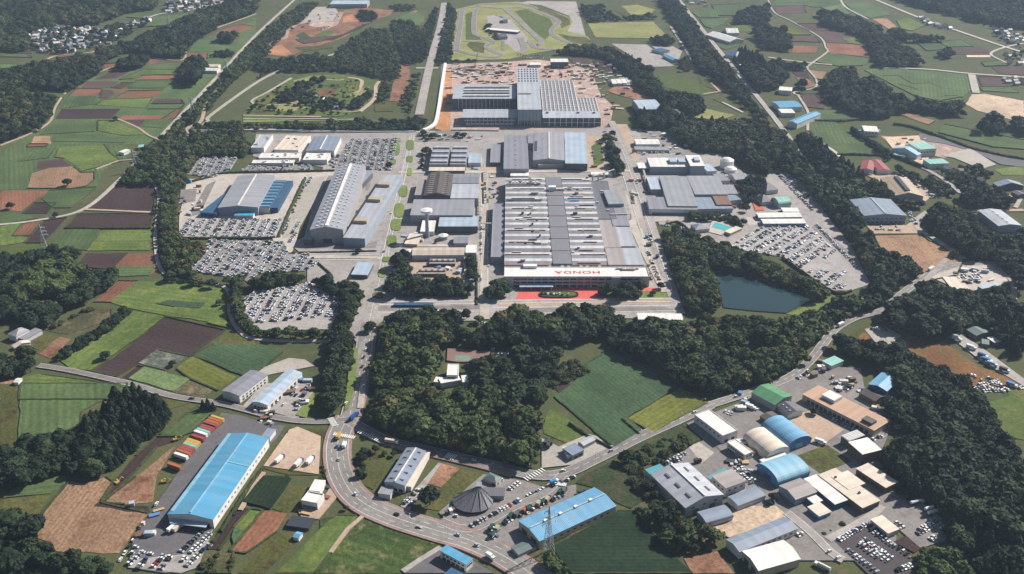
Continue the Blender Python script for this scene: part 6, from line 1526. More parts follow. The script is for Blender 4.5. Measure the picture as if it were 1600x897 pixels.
W_('avenue_trees', 'dark trees along the avenue near the striped workshop', 'tree along the avenue near the striped workshop', z7('200,350 240,170 280,190 260,360'), dict(evergreen=1), 7, 9, fill=.7)
W_('pond_wood', 'tree belt between the plant road and the pond', 'tree in the belt between the plant road and the pond', y4('290,-20 330,-80 560,-20 620,60 640,160 700,330 690,410 560,430 420,415 395,260 340,100'), dict(oak=.45, young=.35, evergreen=.2), 11, 7, clear=1)
W_('pond_wood', 'tree row on the far bank of the pond', 'tree on the far bank of the pond', y4('600,70 640,30 760,30 1000,110 1150,170 1385,290 1370,350 1280,350 1160,280 1000,230 820,185 640,150'), dict(evergreen=.6, oak=.4), 10, 6.5)
W_('pool_trees', 'green strip of trees between the east hall and the pool', 'tree between the east hall and the swimming pool', z8('500,660 510,610 720,610 850,640 870,690 760,680 640,660'), dict(young=.5, evergreen=.5), 8, 6)
W_('pool_trees', 'scrub below the pool by the plant road', 'shrub below the pool by the plant road', z8('280,800 300,740 420,700 560,740 700,790 800,830 950,890 600,900 300,900'), dict(scrub=.5, young=.5), 8, 6.5)
W_('club_trees', 'garden trees among the houses east of the east hall', 'garden tree east of the east hall', z8('780,430 900,380 1000,400 980,480 900,520 880,620 840,600 830,500'), dict(evergreen=.7, oak=.3), 9, 7.5)
W_('east_belt', 'long dark wood running diagonally along the east boundary of the plant', 'tree in the long wood along the east boundary', P0('1045,205 1060,192 1100,188 1215,200 1262,212 1310,255 1352,285 1358,312 1325,308 1345,355 1390,395 1425,420 1400,462 1340,482 1320,480 1362,450 1360,425 1335,385 1300,335 1245,280 1215,258 1200,272 1170,262 1130,238 1085,235'), dict(oak=.35, evergreen=.45, young=.2), 12, 7.5, clear=.5)
W_('north_wood', 'dark wood bordering the building site on the north-east', 'tree of the wood north-east of the building site', z3('215,330 340,290 480,285 640,310 760,360 840,410 910,510 960,575 1080,580 1190,610 1215,680 1100,740 1040,750 1600,740 1600,890 1040,897 1000,810 900,800 780,800 770,700 930,640 780,545 700,440 560,360 400,340'), dict(evergreen=.5, conifer=.25, oak=.25), 12, 8.0)
W_('north_belt', 'belt of trees along the far diagonal road', 'tree in the belt along the far diagonal road', z3('900,-20 1010,-20 1200,235 1330,400 1450,545 1600,730 1600,800 1500,700 1290,520 1240,480 1140,420 1080,270 960,80'), dict(oak=.5, evergreen=.5), 11, 9, clear=1)
W_('north_belt', 'low trees between circuit and playing fields', 'tree between the circuit and the playing fields', z3('420,30 560,20 650,100 900,95 920,115 480,140 450,130'), dict(evergreen=.5, young=.5), 8, 10, fill=.8)
W_('north_belt', 'trees beside the far pavilion', 'tree beside the far sky-blue pavilion', z3('850,260 870,230 1000,240 1020,280 960,280'), dict(evergreen=1), 10, 8)
W_('north_belt', 'trees beyond the test yard', 'tree beyond the northern test yard', z3('1030,400 1060,350 1110,370 1120,440 1060,440'), dict(oak=1), 8, 8)
for t, l, s in (('300,75 420,70 560,110 690,150 720,220 850,270 930,330 960,405 700,425 660,360 590,230 330,155', 'dark wood among the upper right fields', 'tree of the wood among the upper right fields'),
             ('310,540 420,425 530,430 560,480 700,500 780,570 900,620 1060,640 1200,635 1245,720 1100,725 960,690 800,700 750,730 620,735 480,690 350,625', 'large dark wood above the pale depot yard', 'tree of the large wood above the pale depot yard'),
             ('-100,165 110,190 150,260 130,315 -50,305', 'rounded dark wood left of the red plots at the upper right', 'tree of the rounded wood left of the red plots'),
             ('-150,380 70,385 130,500 60,550 -60,570 -180,480', 'wood above the far blue-roofed works', 'tree of the wood above the far blue-roofed works'),
             ('700,-30 1650,-30 1650,190 1290,130 1100,80 900,30', 'forest across the top right corner', 'tree of the forest in the top right corner'),
             ('1300,820 1340,730 1420,715 1490,790 1470,840 1380,830', 'round copse below the sandy ground', 'tree of the round copse below the sandy ground'),
             ('1500,740 1640,760 1640,830 1520,800', 'copse at the right edge under the sandy ground', 'tree at the right edge under the sandy ground'),
             ('720,190 820,180 900,235 1080,235 1100,250 920,260 800,235', 'hedge-like wood in the upper right', 'tree of the hedge-like wood in the upper right'),
             ('1060,330 1120,310 1170,350 1080,360', 'small copse among the upper right plots', 'tree of the small copse among the upper right plots'),
             ('80,385 230,395 240,430 100,420', 'trees along the lane left of the crossroads', 'tree along the lane left of the crossroads'),
             ('150,510 230,505 235,570 160,560','small wood beside the white works','tree of the small wood beside the white works')):
    W_('far_wood', l, s, z4(t), dict(evergreen=.6, oak=.4), 12, 9)
W_('far_wood', 'hedges between the far right hamlets', 'tree between the far right hamlets', z4('1250,130 1600,200 1600,420 1480,330 1400,190'), dict(evergreen=.6, oak=.4), 7, 18, fill=.4)
W_('far_wood', 'dark wood right of the far greenhouse', 'tree of the wood right of the far greenhouse', z3('1380,150 1400,75 1480,40 1600,40 1600,180 1500,150'), dict(evergreen=1), 11, 9)
W_('far_wood', 'dark woods beside the far farm', 'tree of the wood beside the far farm', z3('1380,400 1370,320 1440,285 1560,340 1600,400 1600,540 1500,530 1410,470'), dict(evergreen=.7, conifer=.3), 11, 8.5)
W_('depot_trees', 'trees around the depot lane', 'tree by the depot lane', y1('1020,300 1160,330 1240,300 1400,340 1440,390 1300,400 1200,470 1110,420'), dict(oak=.5, young=.5), 8, 8, fill=.75)
W_('depot_trees', 'hedge along the stream below the depot', 'tree along the hedge below the depot', y1('780,320 900,350 1050,400 1150,470 1180,500 1090,520 950,420 820,370'), dict(young=.6, evergreen=.4), 7, 6, fill=.85)
W_('depot_trees', 'dark hedge between the green fields and the pale yard', 'tree in the hedge by the pale yard', y1('505,90 530,85 660,160 760,230 780,270 750,290 640,190 520,120'), dict(evergreen=1), 6, 5)
W_('depot_trees', 'dark conifers west of the red sheds', 'conifer west of the red-roofed sheds', y1('240,110 300,140 460,270 560,330 640,420 620,460 480,480 400,420 300,300 220,180'), dict(conifer=.7, evergreen=.3), 13, 7)
W_('depot_trees', 'trees round the tan barn', 'tree beside the tan barn', y1('640,410 680,400 720,440 760,500 960,540 980,570 880,570 740,520 650,480'), dict(evergreen=.6, oak=.4), 9, 7)
W_('right_wood', 'dark wood behind the grey steel hall', 'tree of the wood behind the grey steel hall', y1('1195,510 1230,450 1350,430 1500,450 1545,560 1480,585 1220,590'), dict(evergreen=.6, conifer=.4), 12, 7.5)
W_('right_wood', 'dark wood between the tan field and the steel hall', 'tree of the wood between the tan field and the steel hall', y1('950,685 1000,600 1080,560 1210,560 1300,640 1360,720 1440,740 1620,745 1620,960 1400,960 1250,897 1080,790'), dict(oak=.35, evergreen=.4, conifer=.25), 12.5, 7.5, clear=.5)
W_('conifer_wood', 'dark conifer plantation between the road and the heath', 'conifer of the plantation between road and heath', y5('715,430 860,340 960,265 1000,220 1080,260 1130,285 1300,310 1500,290 1560,400 1620,430 1620,780 1500,660 1400,560 1250,515 1100,575 1000,605 900,575 700,480'), dict(conifer=.4, evergreen=.4, oak=.2), 13, 7)
W_('conifer_wood', 'trees north of the machine yard', 'tree above the machine yard', y5('1060,-20 1600,-20 1600,350 1500,260 1440,110 1260,110 1200,80'), dict(evergreen=.6, oak=.4), 12, 8)
W_('conifer_wood', 'dark trees beside the lorry on the road bend', 'dark tree beside the road bend', y5('800,130 840,90 960,120 965,230 880,250 820,180'), dict(evergreen=1), 13, 8)
W_('estate_wood', 'dark wood from the road bend to the heath above the works estate', 'tree of the wood above the works estate', y5('385,660 410,590 500,560 700,640 900,680 1050,760 1240,890 1100,1000 900,960 780,880 770,800 600,735 480,690'), dict(evergreen=.5, conifer=.2, oak=.3), 12, 7.0)
W_('estate_wood', 'large dark conifer wood in the bottom right corner', 'tree of the large wood in the bottom right corner', x4('560,90 640,20 780,-30 940,-20 1030,90 1090,200 1230,380 1230,920 990,920 960,830 880,820 850,720 780,640 640,560 610,450 530,360 545,290 690,235 560,150'), dict(evergreen=.45, conifer=.4, oak=.15), 12.5, 6.5)
W_('estate_wood', 'bright green trees at the bottom right by the black car lot', 'bright green tree by the black car lot', x4('680,800 760,770 850,800 940,850 990,910 700,910'), dict(bright=.7, oak=.3), 9, 7)
W_('works_wood', 'mixed wood between the dark crop and the grey gable works', 'tree between the dark crop field and the grey gable works', x2('575,575 640,535 780,550 830,620 900,650 990,725 945,790 830,805 710,745 660,660'), dict(oak=.5, evergreen=.3, bright=.2), 10, 7)
W_('works_wood', 'shrubs beside the turquoise canopy', 'shrub near the turquoise canopy', x2('500,350 560,330 640,400 640,440 700,520 720,560 620,530 540,440'), dict(evergreen=.5, scrub=.5), 8, 6)
W_('works_wood', 'rough scrub beside the diagonal road', 'shrub beside the diagonal road', x2('560,340 640,270 800,195 890,260 800,300 700,370 640,380'), dict(scrub=.7, young=.3), 7, 6.5, fill=.85)
W_('works_wood', 'bright scrub at the foot of the front pylon', 'shrub at the foot of the front pylon', x2('60,870 190,800 300,900 60,910'), dict(bright=.6, scrub=.4), 8, 6)
W_('left_grove', 'tall conifer grove beside the dug earth at the lower left', 'conifer of the grove beside the dug earth', y7('385,170 400,115 500,85 620,5 700,30 810,100 780,190 640,290 560,380 500,400 470,330 400,260'), dict(conifer=1), 13, 5.2)
W_('left_grove', 'dark trees between the left fields and the stubble field', 'tree between the left fields and the stubble field', y7('0,320 100,255 230,240 380,210 480,340 540,390 440,450 330,420 200,450 60,480 -40,500'), dict(evergreen=.5, oak=.3, conifer=.2), 10, 6.5)
W_('left_grove', 'dark wood in the bottom left corner', 'tree of the wood in the bottom left corner', y7('-40,610 60,640 150,690 270,770 240,830 240,910 -40,910'), dict(evergreen=.7, oak=.3), 13, 7.5)
W_('left_grove', 'scrub along the bottom edge below the stubble field', 'shrub below the stubble field', y7('200,910 280,800 420,810 545,825 560,870 500,910'), dict(scrub=.6, evergreen=.4), 8, 6)
W_('bamboo_grove', 'bright bamboo grove by the left farmhouse', 'bright clump of the bamboo grove by the left farmhouse', y6('80,230 100,180 200,90 300,60 430,50 540,110 500,180 400,230 330,260 200,260 130,300'), dict(bright=1), 12, 5.5)
W_('bamboo_grove', 'dark trees around the bamboo grove', 'dark tree around the bamboo grove', y6('-60,200 0,100 200,60 90,150 70,300 200,270 340,270 500,200 540,90 720,90 735,150 580,260 400,350 280,440 150,450 90,380 -60,430'), dict(evergreen=.8, conifer=.2), 11, 6.5)
W_('bamboo_grove', 'dark trees along the upper edge of the bamboo grove', 'dark tree above the bamboo grove', z5('-40,700 100,680 330,640 500,650 520,680 440,760 200,770 -40,880'), dict(evergreen=.8, oak=.2), 9, 7)
W_('lane_trees', 'dark tree row along the west lane', 'tree in the dark row along the west lane', y6('-60,600 130,600 290,625 450,680 440,720 300,690 130,735 -60,770'), dict(evergreen=.9, oak=.1), 11, 6.5)
W_('lane_trees', 'hedge of bushes between the allotment and the green strip', 'bush between the allotment and the green strip', y6('330,640 480,520 620,460 700,360 790,320 815,350 720,440 500,570 380,650'), dict(evergreen=.6, scrub=.4), 8, 5.5)
W_('lane_trees', 'hedge along the field edge by the far left lane', 'bush along the allotment edge', y6('290,440 430,360 560,300 590,320 420,400 320,470'), dict(scrub=1), 6, 5, fill=.7)
W_('roadside_shrubs', 'shrubs on the empty plot inside the road curve', 'shrub on the empty plot inside the road curve', x1('170,360 200,290 370,300 370,345 250,320 220,360 230,440 180,450'), dict(evergreen=.7, scrub=.3), 6, 6)
W_('roadside_shrubs', 'shrubs along the lower plots at the bottom left', 'shrub along the brown plots', y8('320,860 400,780 560,800 560,840 440,897 330,910'), dict(scrub=.7, evergreen=.3), 6, 7, fill=.6)
W_('roadside_shrubs', 'hedge around the gravel lorry yard', 'shrub around the gravel lorry yard', y8('630,400 660,350 750,210 770,225 680,350 660,400 760,420 900,440 900,430 920,260 960,260 930,450 760,445'), dict(scrub=.8, young=.2), 4.5, 5, fill=.8)
W_('roadside_shrubs', 'green hedge between blue warehouse and plots', 'shrub between the blue warehouse and the plots', y8('430,690 560,490 640,410 660,420 560,560 450,720'), dict(scrub=1), 4, 5, fill=.7)
W_('test_park', 'low trees of the test park in the north', 'tree of the test park in the north', w3('240,290 300,230 480,140 650,110 830,180 760,160 620,150 560,200 600,300 700,260 860,330 860,390 640,400 560,350 300,300'), dict(evergreen=.6, young=.4), 8, 9, fill=.7)
W_('test_park', 'bushes scattered over the test park meadow', 'bush on the test park meadow', w3('20,420 80,320 300,180 600,100 950,110 1100,160 1080,300 900,420 300,420'), dict(evergreen=.5, scrub=.5), 6, 13, fill=.6)
W_('test_park', 'dark triangular plantation in the test park', 'tree of the triangular plantation in the test park', w3('880,390 900,310 1060,210 1100,240 1090,290 960,400'), dict(evergreen=1), 8, 7)
W_('test_park', 'long low hedge wood along the plant north boundary', 'tree in the hedge wood along the plant north boundary', w3('-300,500 0,490 470,490 780,480 950,470 1000,430 1060,470 1100,480 1300,450 1520,440 1530,500 1480,550 900,555 0,550 -300,560'), dict(evergreen=.5, young=.5), 7, 6.5, fill=.95)
W_('test_park', 'wide scrub forest in front of the earth diggings', 'tree of the scrub forest in front of the diggings', w2('660,480 700,400 860,285 960,230 1100,240 1110,300 1150,420 1210,560 1200,650 1130,660 960,640 820,600 600,590 400,600 0,600 0,520 250,470 480,450'), dict(young=.5, oak=.3, evergreen=.2), 8, 7.5)
W_('test_park', 'scrub forest beside the straight test road', 'tree beside the straight test road', w2('1110,230 1140,175 1280,170 1380,250 1420,200 1480,60 1530,60 1490,270 1420,500 1300,540 1230,560 1180,400'), dict(young=.5, evergreen=.5), 7, 8)
W_('test_park', 'tree row between test road and circuit', 'tree between the test road and the circuit', w2('1560,60 1600,20 1680,100 1640,400 1640,600 1560,540 1500,540 1490,450'), dict(evergreen=.5, young=.5), 7, 7.5, clear=1)
W_('test_park', 'small wood beside the earth mounds', 'tree beside the earth mounds', w2('850,130 870,75 960,85 1030,130 980,175 900,180'), dict(evergreen=.6, young=.4), 9, 8)
W_('test_park', 'trees at the top beside the wide pale roof', 'tree near the wide pale roof at the top', w2('1100,80 1120,30 1320,30 1330,80 1200,90'), dict(young=1), 8, 9, fill=.7)
W_('test_park', 'trees below the new plant on the test road end', 'tree at the end of the straight test road', w3('1340,430 1300,300 1450,60 1480,60 1430,300 1400,420'), dict(young=.6, evergreen=.4), 7, 8, fill=.85)
W_('test_park', 'low trees left of the dirt strip', 'tree left of the dirt strip', w3('1120,230 1150,120 1260,60 1280,40 1230,240 1210,310 1250,330 1100,330'), dict(young=.6, scrub=.4), 7, 8, fill=.8)
W_('test_park', 'hedge north of the site roofs', 'tree in the hedge south of the circuit', w1('30,650 60,640 300,620 500,650 720,635 730,660 500,675 200,665 30,690'), dict(evergreen=1), 6, 6)
W_('test_park', 'hedge around the circuit paddock', 'tree by the circuit paddock', w1('440,290 470,240 520,240 520,310 570,350 580,400 540,390 480,330'), dict(evergreen=1), 6, 7)
W_('test_park', 'slope of trees left of the diggings', 'tree on the slope left of the diggings', z2('0,340 120,280 0,470 100,440 500,330 480,400 200,430 0,500'), dict(young=1), 7, 8, fill=.8)
W_('test_park', 'trees by the west end of the plant north boundary', 'tree at the west end of the north boundary', z6('150,120 260,40 500,30 560,190 540,220 350,150 250,170 170,160'), dict(young=.6, evergreen=.4), 7, 7, fill=.9)
W_('yard_trees', 'small trees among the works estate units', 'small tree among the works estate units', x3('550,590 600,540 650,600 630,640 570,620'), dict(oak=.5, evergreen=.5), 8, 6)
W_('yard_trees', 'shrubs on the dark plot beside the cream unit', 'shrub on the dark plot beside the cream unit', x3('850,760 960,700 980,720 880,780'), dict(scrub=1), 5, 4.5)
W_('yard_trees', 'trees along the north side of the plant yard', 'tree along the north side of the plant yard', P0('655,212 662,204 672,206 735,208 738,216 690,215 660,222'), dict(evergreen=1), 7, 10, fill=.6)
W_('yard_trees', 'small trees by the energy yard road', 'small tree by the energy yard road', w8('890,330 1000,310 1010,420 1040,560 1030,660 880,640 920,480'), dict(evergreen=.7, oak=.3), 8, 7)
W_('yard_trees', 'green slope along the hall drive', 'shrub along the drive of the tall ridge hall', z6('740,760 880,420 905,400 910,420 770,760'), dict(scrub=1), 3.5, 4)
LONE = []
def lone(px, py, h, kind, label, wf=1.25):
    x, y = S(px, py); LONE.append((x, y, h, kind, label, wf))
for px, py, h, k, lab in ((106,291,11,'evergreen','lone spreading tree on the edge of the tan field'), (17,327,9,'evergreen','round dark tree in the red field at the left edge'), (672,789,15,'evergreen','large single tree beside the showroom yard'),
                       (181,189,8,'evergreen','dark tree at the bend of the field path'), (165,562,9,'evergreen','single dark tree beside the brown field'), (270,573,6,'evergreen','small round tree on the pale crop'),
                       (326,641,12,'conifer','conifer clump, left tree, by the west lane'), (318,640,10,'conifer','smaller conifer beside the west lane clump'), (334,642,9,'conifer','right conifer of the west lane clump'),
                       (579,519,11,'evergreen','large round tree on the traffic island of the entrance road'), (1032,452,8,'evergreen','small round tree on the lawn at the end of the forecourt'), (942,464,8,'evergreen','round tree at the right corner of the red forecourt'),
                       (1020,462,6,'evergreen','little tree on the lawn beside the forecourt end'), (88,340,7,'evergreen','bushy tree beside the farm road junction'), (540,352,6,'evergreen','lone tree south of the tall ridge hall'), (608,262,8,'evergreen','tree at the corner of the avenue car park'),
                       (748,505,9,'oak','tree beside the crossing south of the boulevard'), (1271,648,7,'evergreen','round clipped tree in the works estate yard'), (540,797,4,'evergreen','dark shrub on the verge of the main road'), (1490,402,9,'oak','tree above the machine yard entrance'),
                       (1196,600,9,'oak','tree above the green gabled workshop'), (489,531,8,'evergreen','tree on the yellow plot by the belt path'), (343,477,7,'young','bush at the right edge of the bright green field'), (560,397,7,'evergreen','tree beside the small hut lawn')):
    lone(px, py, h, k, lab)
# the 300 trees that show largest are things; the rest of each wood is one mass
def appear(t): return t[2]/(t[1]*_cp+CAM_H*_sp)
def in_frame(t):
    q = Q(t[0], t[1], t[2]*.6); return -5 < q[0] < 1605 and -5 < q[1] < 902
order = sorted((i for i in range(len(TREES)) if in_frame(TREES[i]) and TREES[i][3] != 'scrub'), key=lambda i: -appear(TREES[i]))
BIG = set(order[:280])
SPAN = {}
for i in BIG:
    q = np.array(Q(TREES[i][0], TREES[i][1], TREES[i][2]*.6)); a = SPAN.get(TREES[i][7], (q, q)); SPAN[TREES[i][7]] = (np.minimum(a[0], q), np.maximum(a[1], q))
def plant(name, x, y, h, kn, var, turn, wf, label, group=None):
    root = empty(name, x, y, 0, turn); root.scale = (h*wf, h*wf, h); tag(root, label, 'tree', group)
    c, t, _ = KIND[kn][var]; link('trunk', t, root); link('crown', c, root)
KN = dict(oak='broadleaf_tree', evergreen='evergreen_tree', young='young_tree', conifer='conifer', bright='bamboo_clump', scrub='shrub')
KL = dict(oak='olive-green', evergreen='dark green', young='mid green', conifer='pointed dark', bright='bright green', scrub='low scrubby')
for i in sorted(BIG):
    x, y, h, kn, var, turn, wf, wi = TREES[i]
    px, py = Q(x, y, h*.6); lo, hi = SPAN[wi]; fx = (px-lo[0])/(hi[0]-lo[0]+1); fy = (py-lo[1])/(hi[1]-lo[1]+1)
    where = ('top', 'upper', 'lower', 'bottom')[min(3, int(fy*4))]+' '+('left', 'centre', 'right')[min(2, int(fx*3))]
    plant(KN[kn], x, y, h, kn, var, turn, wf, f'{KL[kn]} {WOODS[wi][2]}, {where}', f'{KL[kn]} trees, {where}: {WOODS[wi][1]}')
for j, (x, y, h, kn, lab, wf) in enumerate(LONE): plant(KN[kn], x, y, h, kn, j % len(KIND[kn]), j*1.7, wf, lab)
ALLK = [(k, v) for k in KIND for v in range(len(KIND[k]))]; AIDX = {kv: i for i, kv in enumerate(ALLK)}
tree_kit = proto_collection('tree', [KIND[k][v][2] for k, v in ALLK])
for wi, (nm, lab, one) in enumerate(WOODS):
    T_ = [t for i, t in enumerate(TREES) if t[7] == wi and i not in BIG]
    if not T_: continue
    scatter('woodland', tree_kit, [(t[0], t[1], 0) for t in T_], [AIDX[(t[3], t[4])] for t in T_], [(0, 0, t[5]) for t in T_], [(t[2]*t[6], t[2]*t[6], t[2]) for t in T_], lab, 'wood')
print('TREES', len(TREES))

# ------------------------------------------------------------------ vehicles
def car_mesh(body, kind='sedan'):
    mb = MB(); l, w = (4.4, 1.75) if kind == 'sedan' else (3.5, 1.5)
    h0, h1, hr = .35, .95, (1.48 if kind == 'sedan' else 1.75)
    x0, x1_ = -l/2, l/2
    def ring(pts, ins=0): return [(x, y, z) for x, z in pts for y in (-(w/2-ins), w/2-ins)]
    prof = [(x0, h0), (x0, .85), (x0+.25, h1), (x1_-.9, h1-.02), (x1_-.1, .75), (x1_, h0)]
    for s in (-1, 1): mb.quad(*[(x, s*w/2, z) for x, z in prof])
    for (xa, za), (xb, zb) in zip(prof, prof[1:]): mb.quad((xa, -w/2, za), (xb, -w/2, zb), (xb, w/2, zb), (xa, w/2, za))
    c = [(x0+.35, h1), (x0+.75, hr), (x0+l*.55, hr), (x1_-1.0, h1)] if kind == 'sedan' else [(x0+.08, h1), (x0+.25, hr), (x0+l*.66, hr), (x1_-.65, h1)]
    i = .16
    def P(k, s): x, z = c[k]; return (x, s*(w/2-(i if k in (1, 2) else .03)), z)
    mb.quad(P(1, -1), P(2, -1), P(2, 1), P(1, 1), m=0)                       # roof
    mb.quad(P(0, -1), P(1, -1), P(1, 1), P(0, 1), m=1); mb.quad(P(2, -1), P(3, -1), P(3, 1), P(2, 1), m=1)
    for s in (-1, 1): mb.quad(P(0, s), P(3, s), P(2, s), P(1, s), m=1)
    for x in (x0+.8, x1_-.85):
        for s in (-1, 1):
            n = 8; cx = [(x+.32*math.cos(t*6.283/n), s*(w/2+.01), .32+.32*math.sin(t*6.283/n)) for t in range(n)]; mb.quad(*cx, m=2)
    return mb.mesh('car', [body, 'glass_dark', 'tyre'])
CK = []
for c, n in (('car_white', 'white'), ('car_silver', 'silver'), ('car_black', 'black'), ('car_red', 'red'), ('car_blue', 'blue'), ('car_grey', 'grey')):
    CK.append((car_mesh(c), n, 'saloon')); CK.append((car_mesh(c, 'kei'), n, 'hatchback'))
CW = [.28, .2, .16, .09, .12, .04, .012, .008, .02, .015, .035, .03]
car_kit = proto_collection('car', [c[0] for c in CK])
CARS = []   # x, y, z, rz, pick, place
PLACES = []
def put_cars(pl, xs):
    for x, y, z, rz in xs: CARS.append((x, y, z, rz+(math.pi if rng.random() < .5 else 0)+rng.gauss(0, .03), rng.choices(range(12), CW)[0], pl))
def place(txt): PLACES.append(txt); return len(PLACES)-1
ZTOP = _layer[0]+.03
def car_row(pl, a, b, fill=.85, z=ZTOP, step=2.7, along=False, skew=0.0):
    A, Bp = S(*a), S(*b); d = Bp-A; L = np.linalg.norm(d); ang = math.atan2(d[1], d[0])+(0 if along else math.pi/2)+skew; n = int(L/step); out = []
    for k in range(n):
        if rng.random() < fill: p = A+d*(k+.5)/n; out.append((p[0], p[1], z, ang))
    put_cars(pl, out)
def car_lot(pl, lot_, axis, fill, pair=4.5, aisle=3.6, inset=1.5, step=2.6, lines=True, region=None):
    pts, z = lot_; poly = [tuple(S(*p)) for p in pts]; A, Bp = S(*axis[0]), S(*axis[1]); d = (Bp-A)/np.linalg.norm(Bp-A); n = np.array((-d[1], d[0])); P = np.array(poly)
    s, t = P@d, P@n; rows = []; v = t.min()+inset+2.5
    while v < t.max()-inset:
        rows.append(v); rows.append(v+pair); v += 2*pair+aisle
    mm = MB(); out = []; zl = z+.05
    for i, v in enumerate(rows):
        u = np.arange(s.min()+2, s.max()-2, step); X = u[:, None]*d+v*n; k = inside(poly, X[:, 0], X[:, 1])
        if region is not None: k &= np.array([region(*Q(*x)) for x in X]) if len(X) else k
        base = fill*rng.uniform(.75, 1.15)
        blk = [rng.random() for _ in range(len(u)//6+2)]
        for j in np.where(inside(poly, X[:, 0], X[:, 1]))[0]:
            c = X[j]
            if lines:
                e = c-d*step/2
                mm.quad(*[(*(e+d*p*.09+n*q*2.4), zl) for p, q in ((-1,-1),(1,-1),(1,1),(-1,1))])
            if k[j] and rng.random() < base*(1.15 if blk[j//6] > .25 else .45): out.append((c[0]+rng.gauss(0, .06), c[1]+rng.gauss(0, .12), z, math.atan2(n[1], n[0])))
    put_cars(pl, out)
    if lines and mm.f: tag(mm.build('parking_marking', 'paint_white'), kind='structure')
AX = ((700, 440), (712, 300))
car_lot(place('the car park in front of the blue-edged warehouse'), LOT_A, ((360,370),(376,343)), .95)
car_lot(place('the big west car park below the tall ridge hall'), LOT_B, ((380,425),(415,378)), .95)
car_lot(place('the south-west car park inside the hooked tree belt'), LOT_C, ((420,500),(450,450)), .95, region=lambda x, y: y < 503-(x-440)*.08)
car_lot(place('the small car park by the north-west tree belt'), LOT_D, ((310,272),(325,246)), .92)
car_lot(place('the avenue car park north of the tall ridge hall'), LOT_E, ((560,260),(572,220)), .95)
car_lot(place('the narrow car park strip below the site offices'), LOT_S, ((600,262),(640,262)), .55, lines=False)
car_lot(place('the large east car park above the pond'), LOT_F, ((1200,400),(1262,360)), .92, aisle=4.6, region=lambda x, y: y < 372+(1345-x)*.42+8 or (x < 1320 and y > 425))
p_ = place('the long car strip along the east boundary wood')
for a, b in (((1220,275),(1290,330)),((1228,272),(1300,328)),((1240,277),(1322,345)),((1250,285),(1332,352)),((1275,352),(1340,420)),((1345,370),(1358,430)),((1212,270),(1270,330)),((1258,285),(1345,372))): car_row(p_, a, b, .85)
p_ = place('the yard beside the long blue warehouse')
for a, b in (((283,880),(330,835)),((290,888),(338,842)),((277,870),(322,828)),((200,885),(225,862)),((215,892),(237,865)),((238,890),(258,868)),((250,893),(268,870)),((205,868),(215,855))): car_row(p_, a, b, .92)
car_row(p_, (185,880), (248,785), .5, along=True, step=6)
p_ = place('the lot around the cone-roofed restaurant')
for a, b in (((735,825),(850,763)),((795,768),(812,755)),((708,815),(716,802)),((770,762),(785,750)),((630,790),(655,766)),((640,794),(662,770))): car_row(p_, a, b, .85)
p_ = place('the yard of the sky-blue roofed workshop')
for a, b in (((762,838),(800,812)),((768,845),(790,826)),((805,812),(880,775)),((860,762),(900,745))): car_row(p_, a, b, .8)
p_ = place('the black-topped car lot at the bottom right')
for t in ('330,745 470,665', '370,785 520,900', '480,690 590,770', '590,765 680,830', '430,750 570,850', '445,735 590,835', '425,760 520,830', '600,890 680,860', '495,680 560,720', '465,755 540,810'):
    a, b = x4(t); car_row(p_, a, b, .93)
p_ = place('the works estate yards')
for t in ('700,715 770,680', '690,700 780,665', '760,745 790,725', '640,690 600,655', '280,790 340,835', '300,170 410,220', '490,270 540,250', '560,215 640,200', '770,640 830,690'):
    a, b = x4(t); car_row(p_, a, b, .75)
for t in ('110,440 230,385', '140,445 200,415', '440,460 530,540', '460,450 545,530', '720,790 770,770', '380,190 440,210', '480,150 560,190', '740,40 800,10', '900,60 1000,110'):
    a, b = x3(t); car_row(p_, a, b, .85)
p_ = place('the scrap pile rows on the heath')
for t in ('620,590 700,610', '680,620 760,650', '640,720 780,700', '720,690 900,650', '760,740 990,730', '800,620 960,720', '690,770 760,800', '830,670 930,700', '660,740 740,790', '1070,720 1121,700', '780,700 960,745'):
    a, b = w5(t); car_row(p_, a, b, .95, step=2.2)
p_ = place('the forecourt and boulevard of the office block')
car_row(p_, (845,462), (895,464), .9, ZTOP+.6); car_row(p_, (805,452), (925,449), .35); car_row(p_, (620,488), (700,488), .6)
p_ = place('the machine yard above the conifer plantation')
for t in ('1160,210 1280,200', '1180,230 1320,200', '1200,250 1350,210', '1230,180 1380,170'):
    a, b = y5(t); car_row(p_, a, b, .7, step=3.6)
p_ = place('the open lot by the heath'); 
for t in ('640,545 720,530', '660,555 740,545', '780,640 850,620', '780,660 860,640'):
    a, b = y5(t); car_row(p_, a, b, .8)
p_ = place('the forecourt of the slate-blue works')
for t in ('650,715 860,725', '680,700 840,700', '900,640 930,700', '880,600 900,680'):
    a, b = y1(t); car_row(p_, a, b, .6)
p_ = place('the yard by the west side road')
for t in ('720,40 800,60', '760,20 860,40', '700,90 760,110', '780,150 860,0', '620,180 690,200'):
    a, b = y8(t); car_row(p_, a, b, .6)
p_ = place('the plant yards east of the saw-tooth hall')
for a, b in (((1012,395),(1030,440)),((985,300),(990,320)),((1015,285),(1022,300)),((1010,365),(1018,380)),((992,232),(1050,234)),((995,240),(1060,240)),((1030,345),(1060,350)),((1035,352),(1070,358)),((920,275),(975,275)),((1000,205),(1020,212))): car_row(p_, a, b, .6)
p_ = place('the road between the press shop and the saw-tooth hall')
for a, b in (((763,340),(764,420)),((752,320),(752,400))): car_row(p_, a, b, .5, along=True, step=6)
p_ = place('the gravel strip beside the tall ridge hall')
for a, b in (((436,372),(447,350)),((455,368),(468,348)),((452,380),(462,366)),((478,292),(487,278))): car_row(p_, a, b, .8)
p_ = place('the clearing of the central wood')
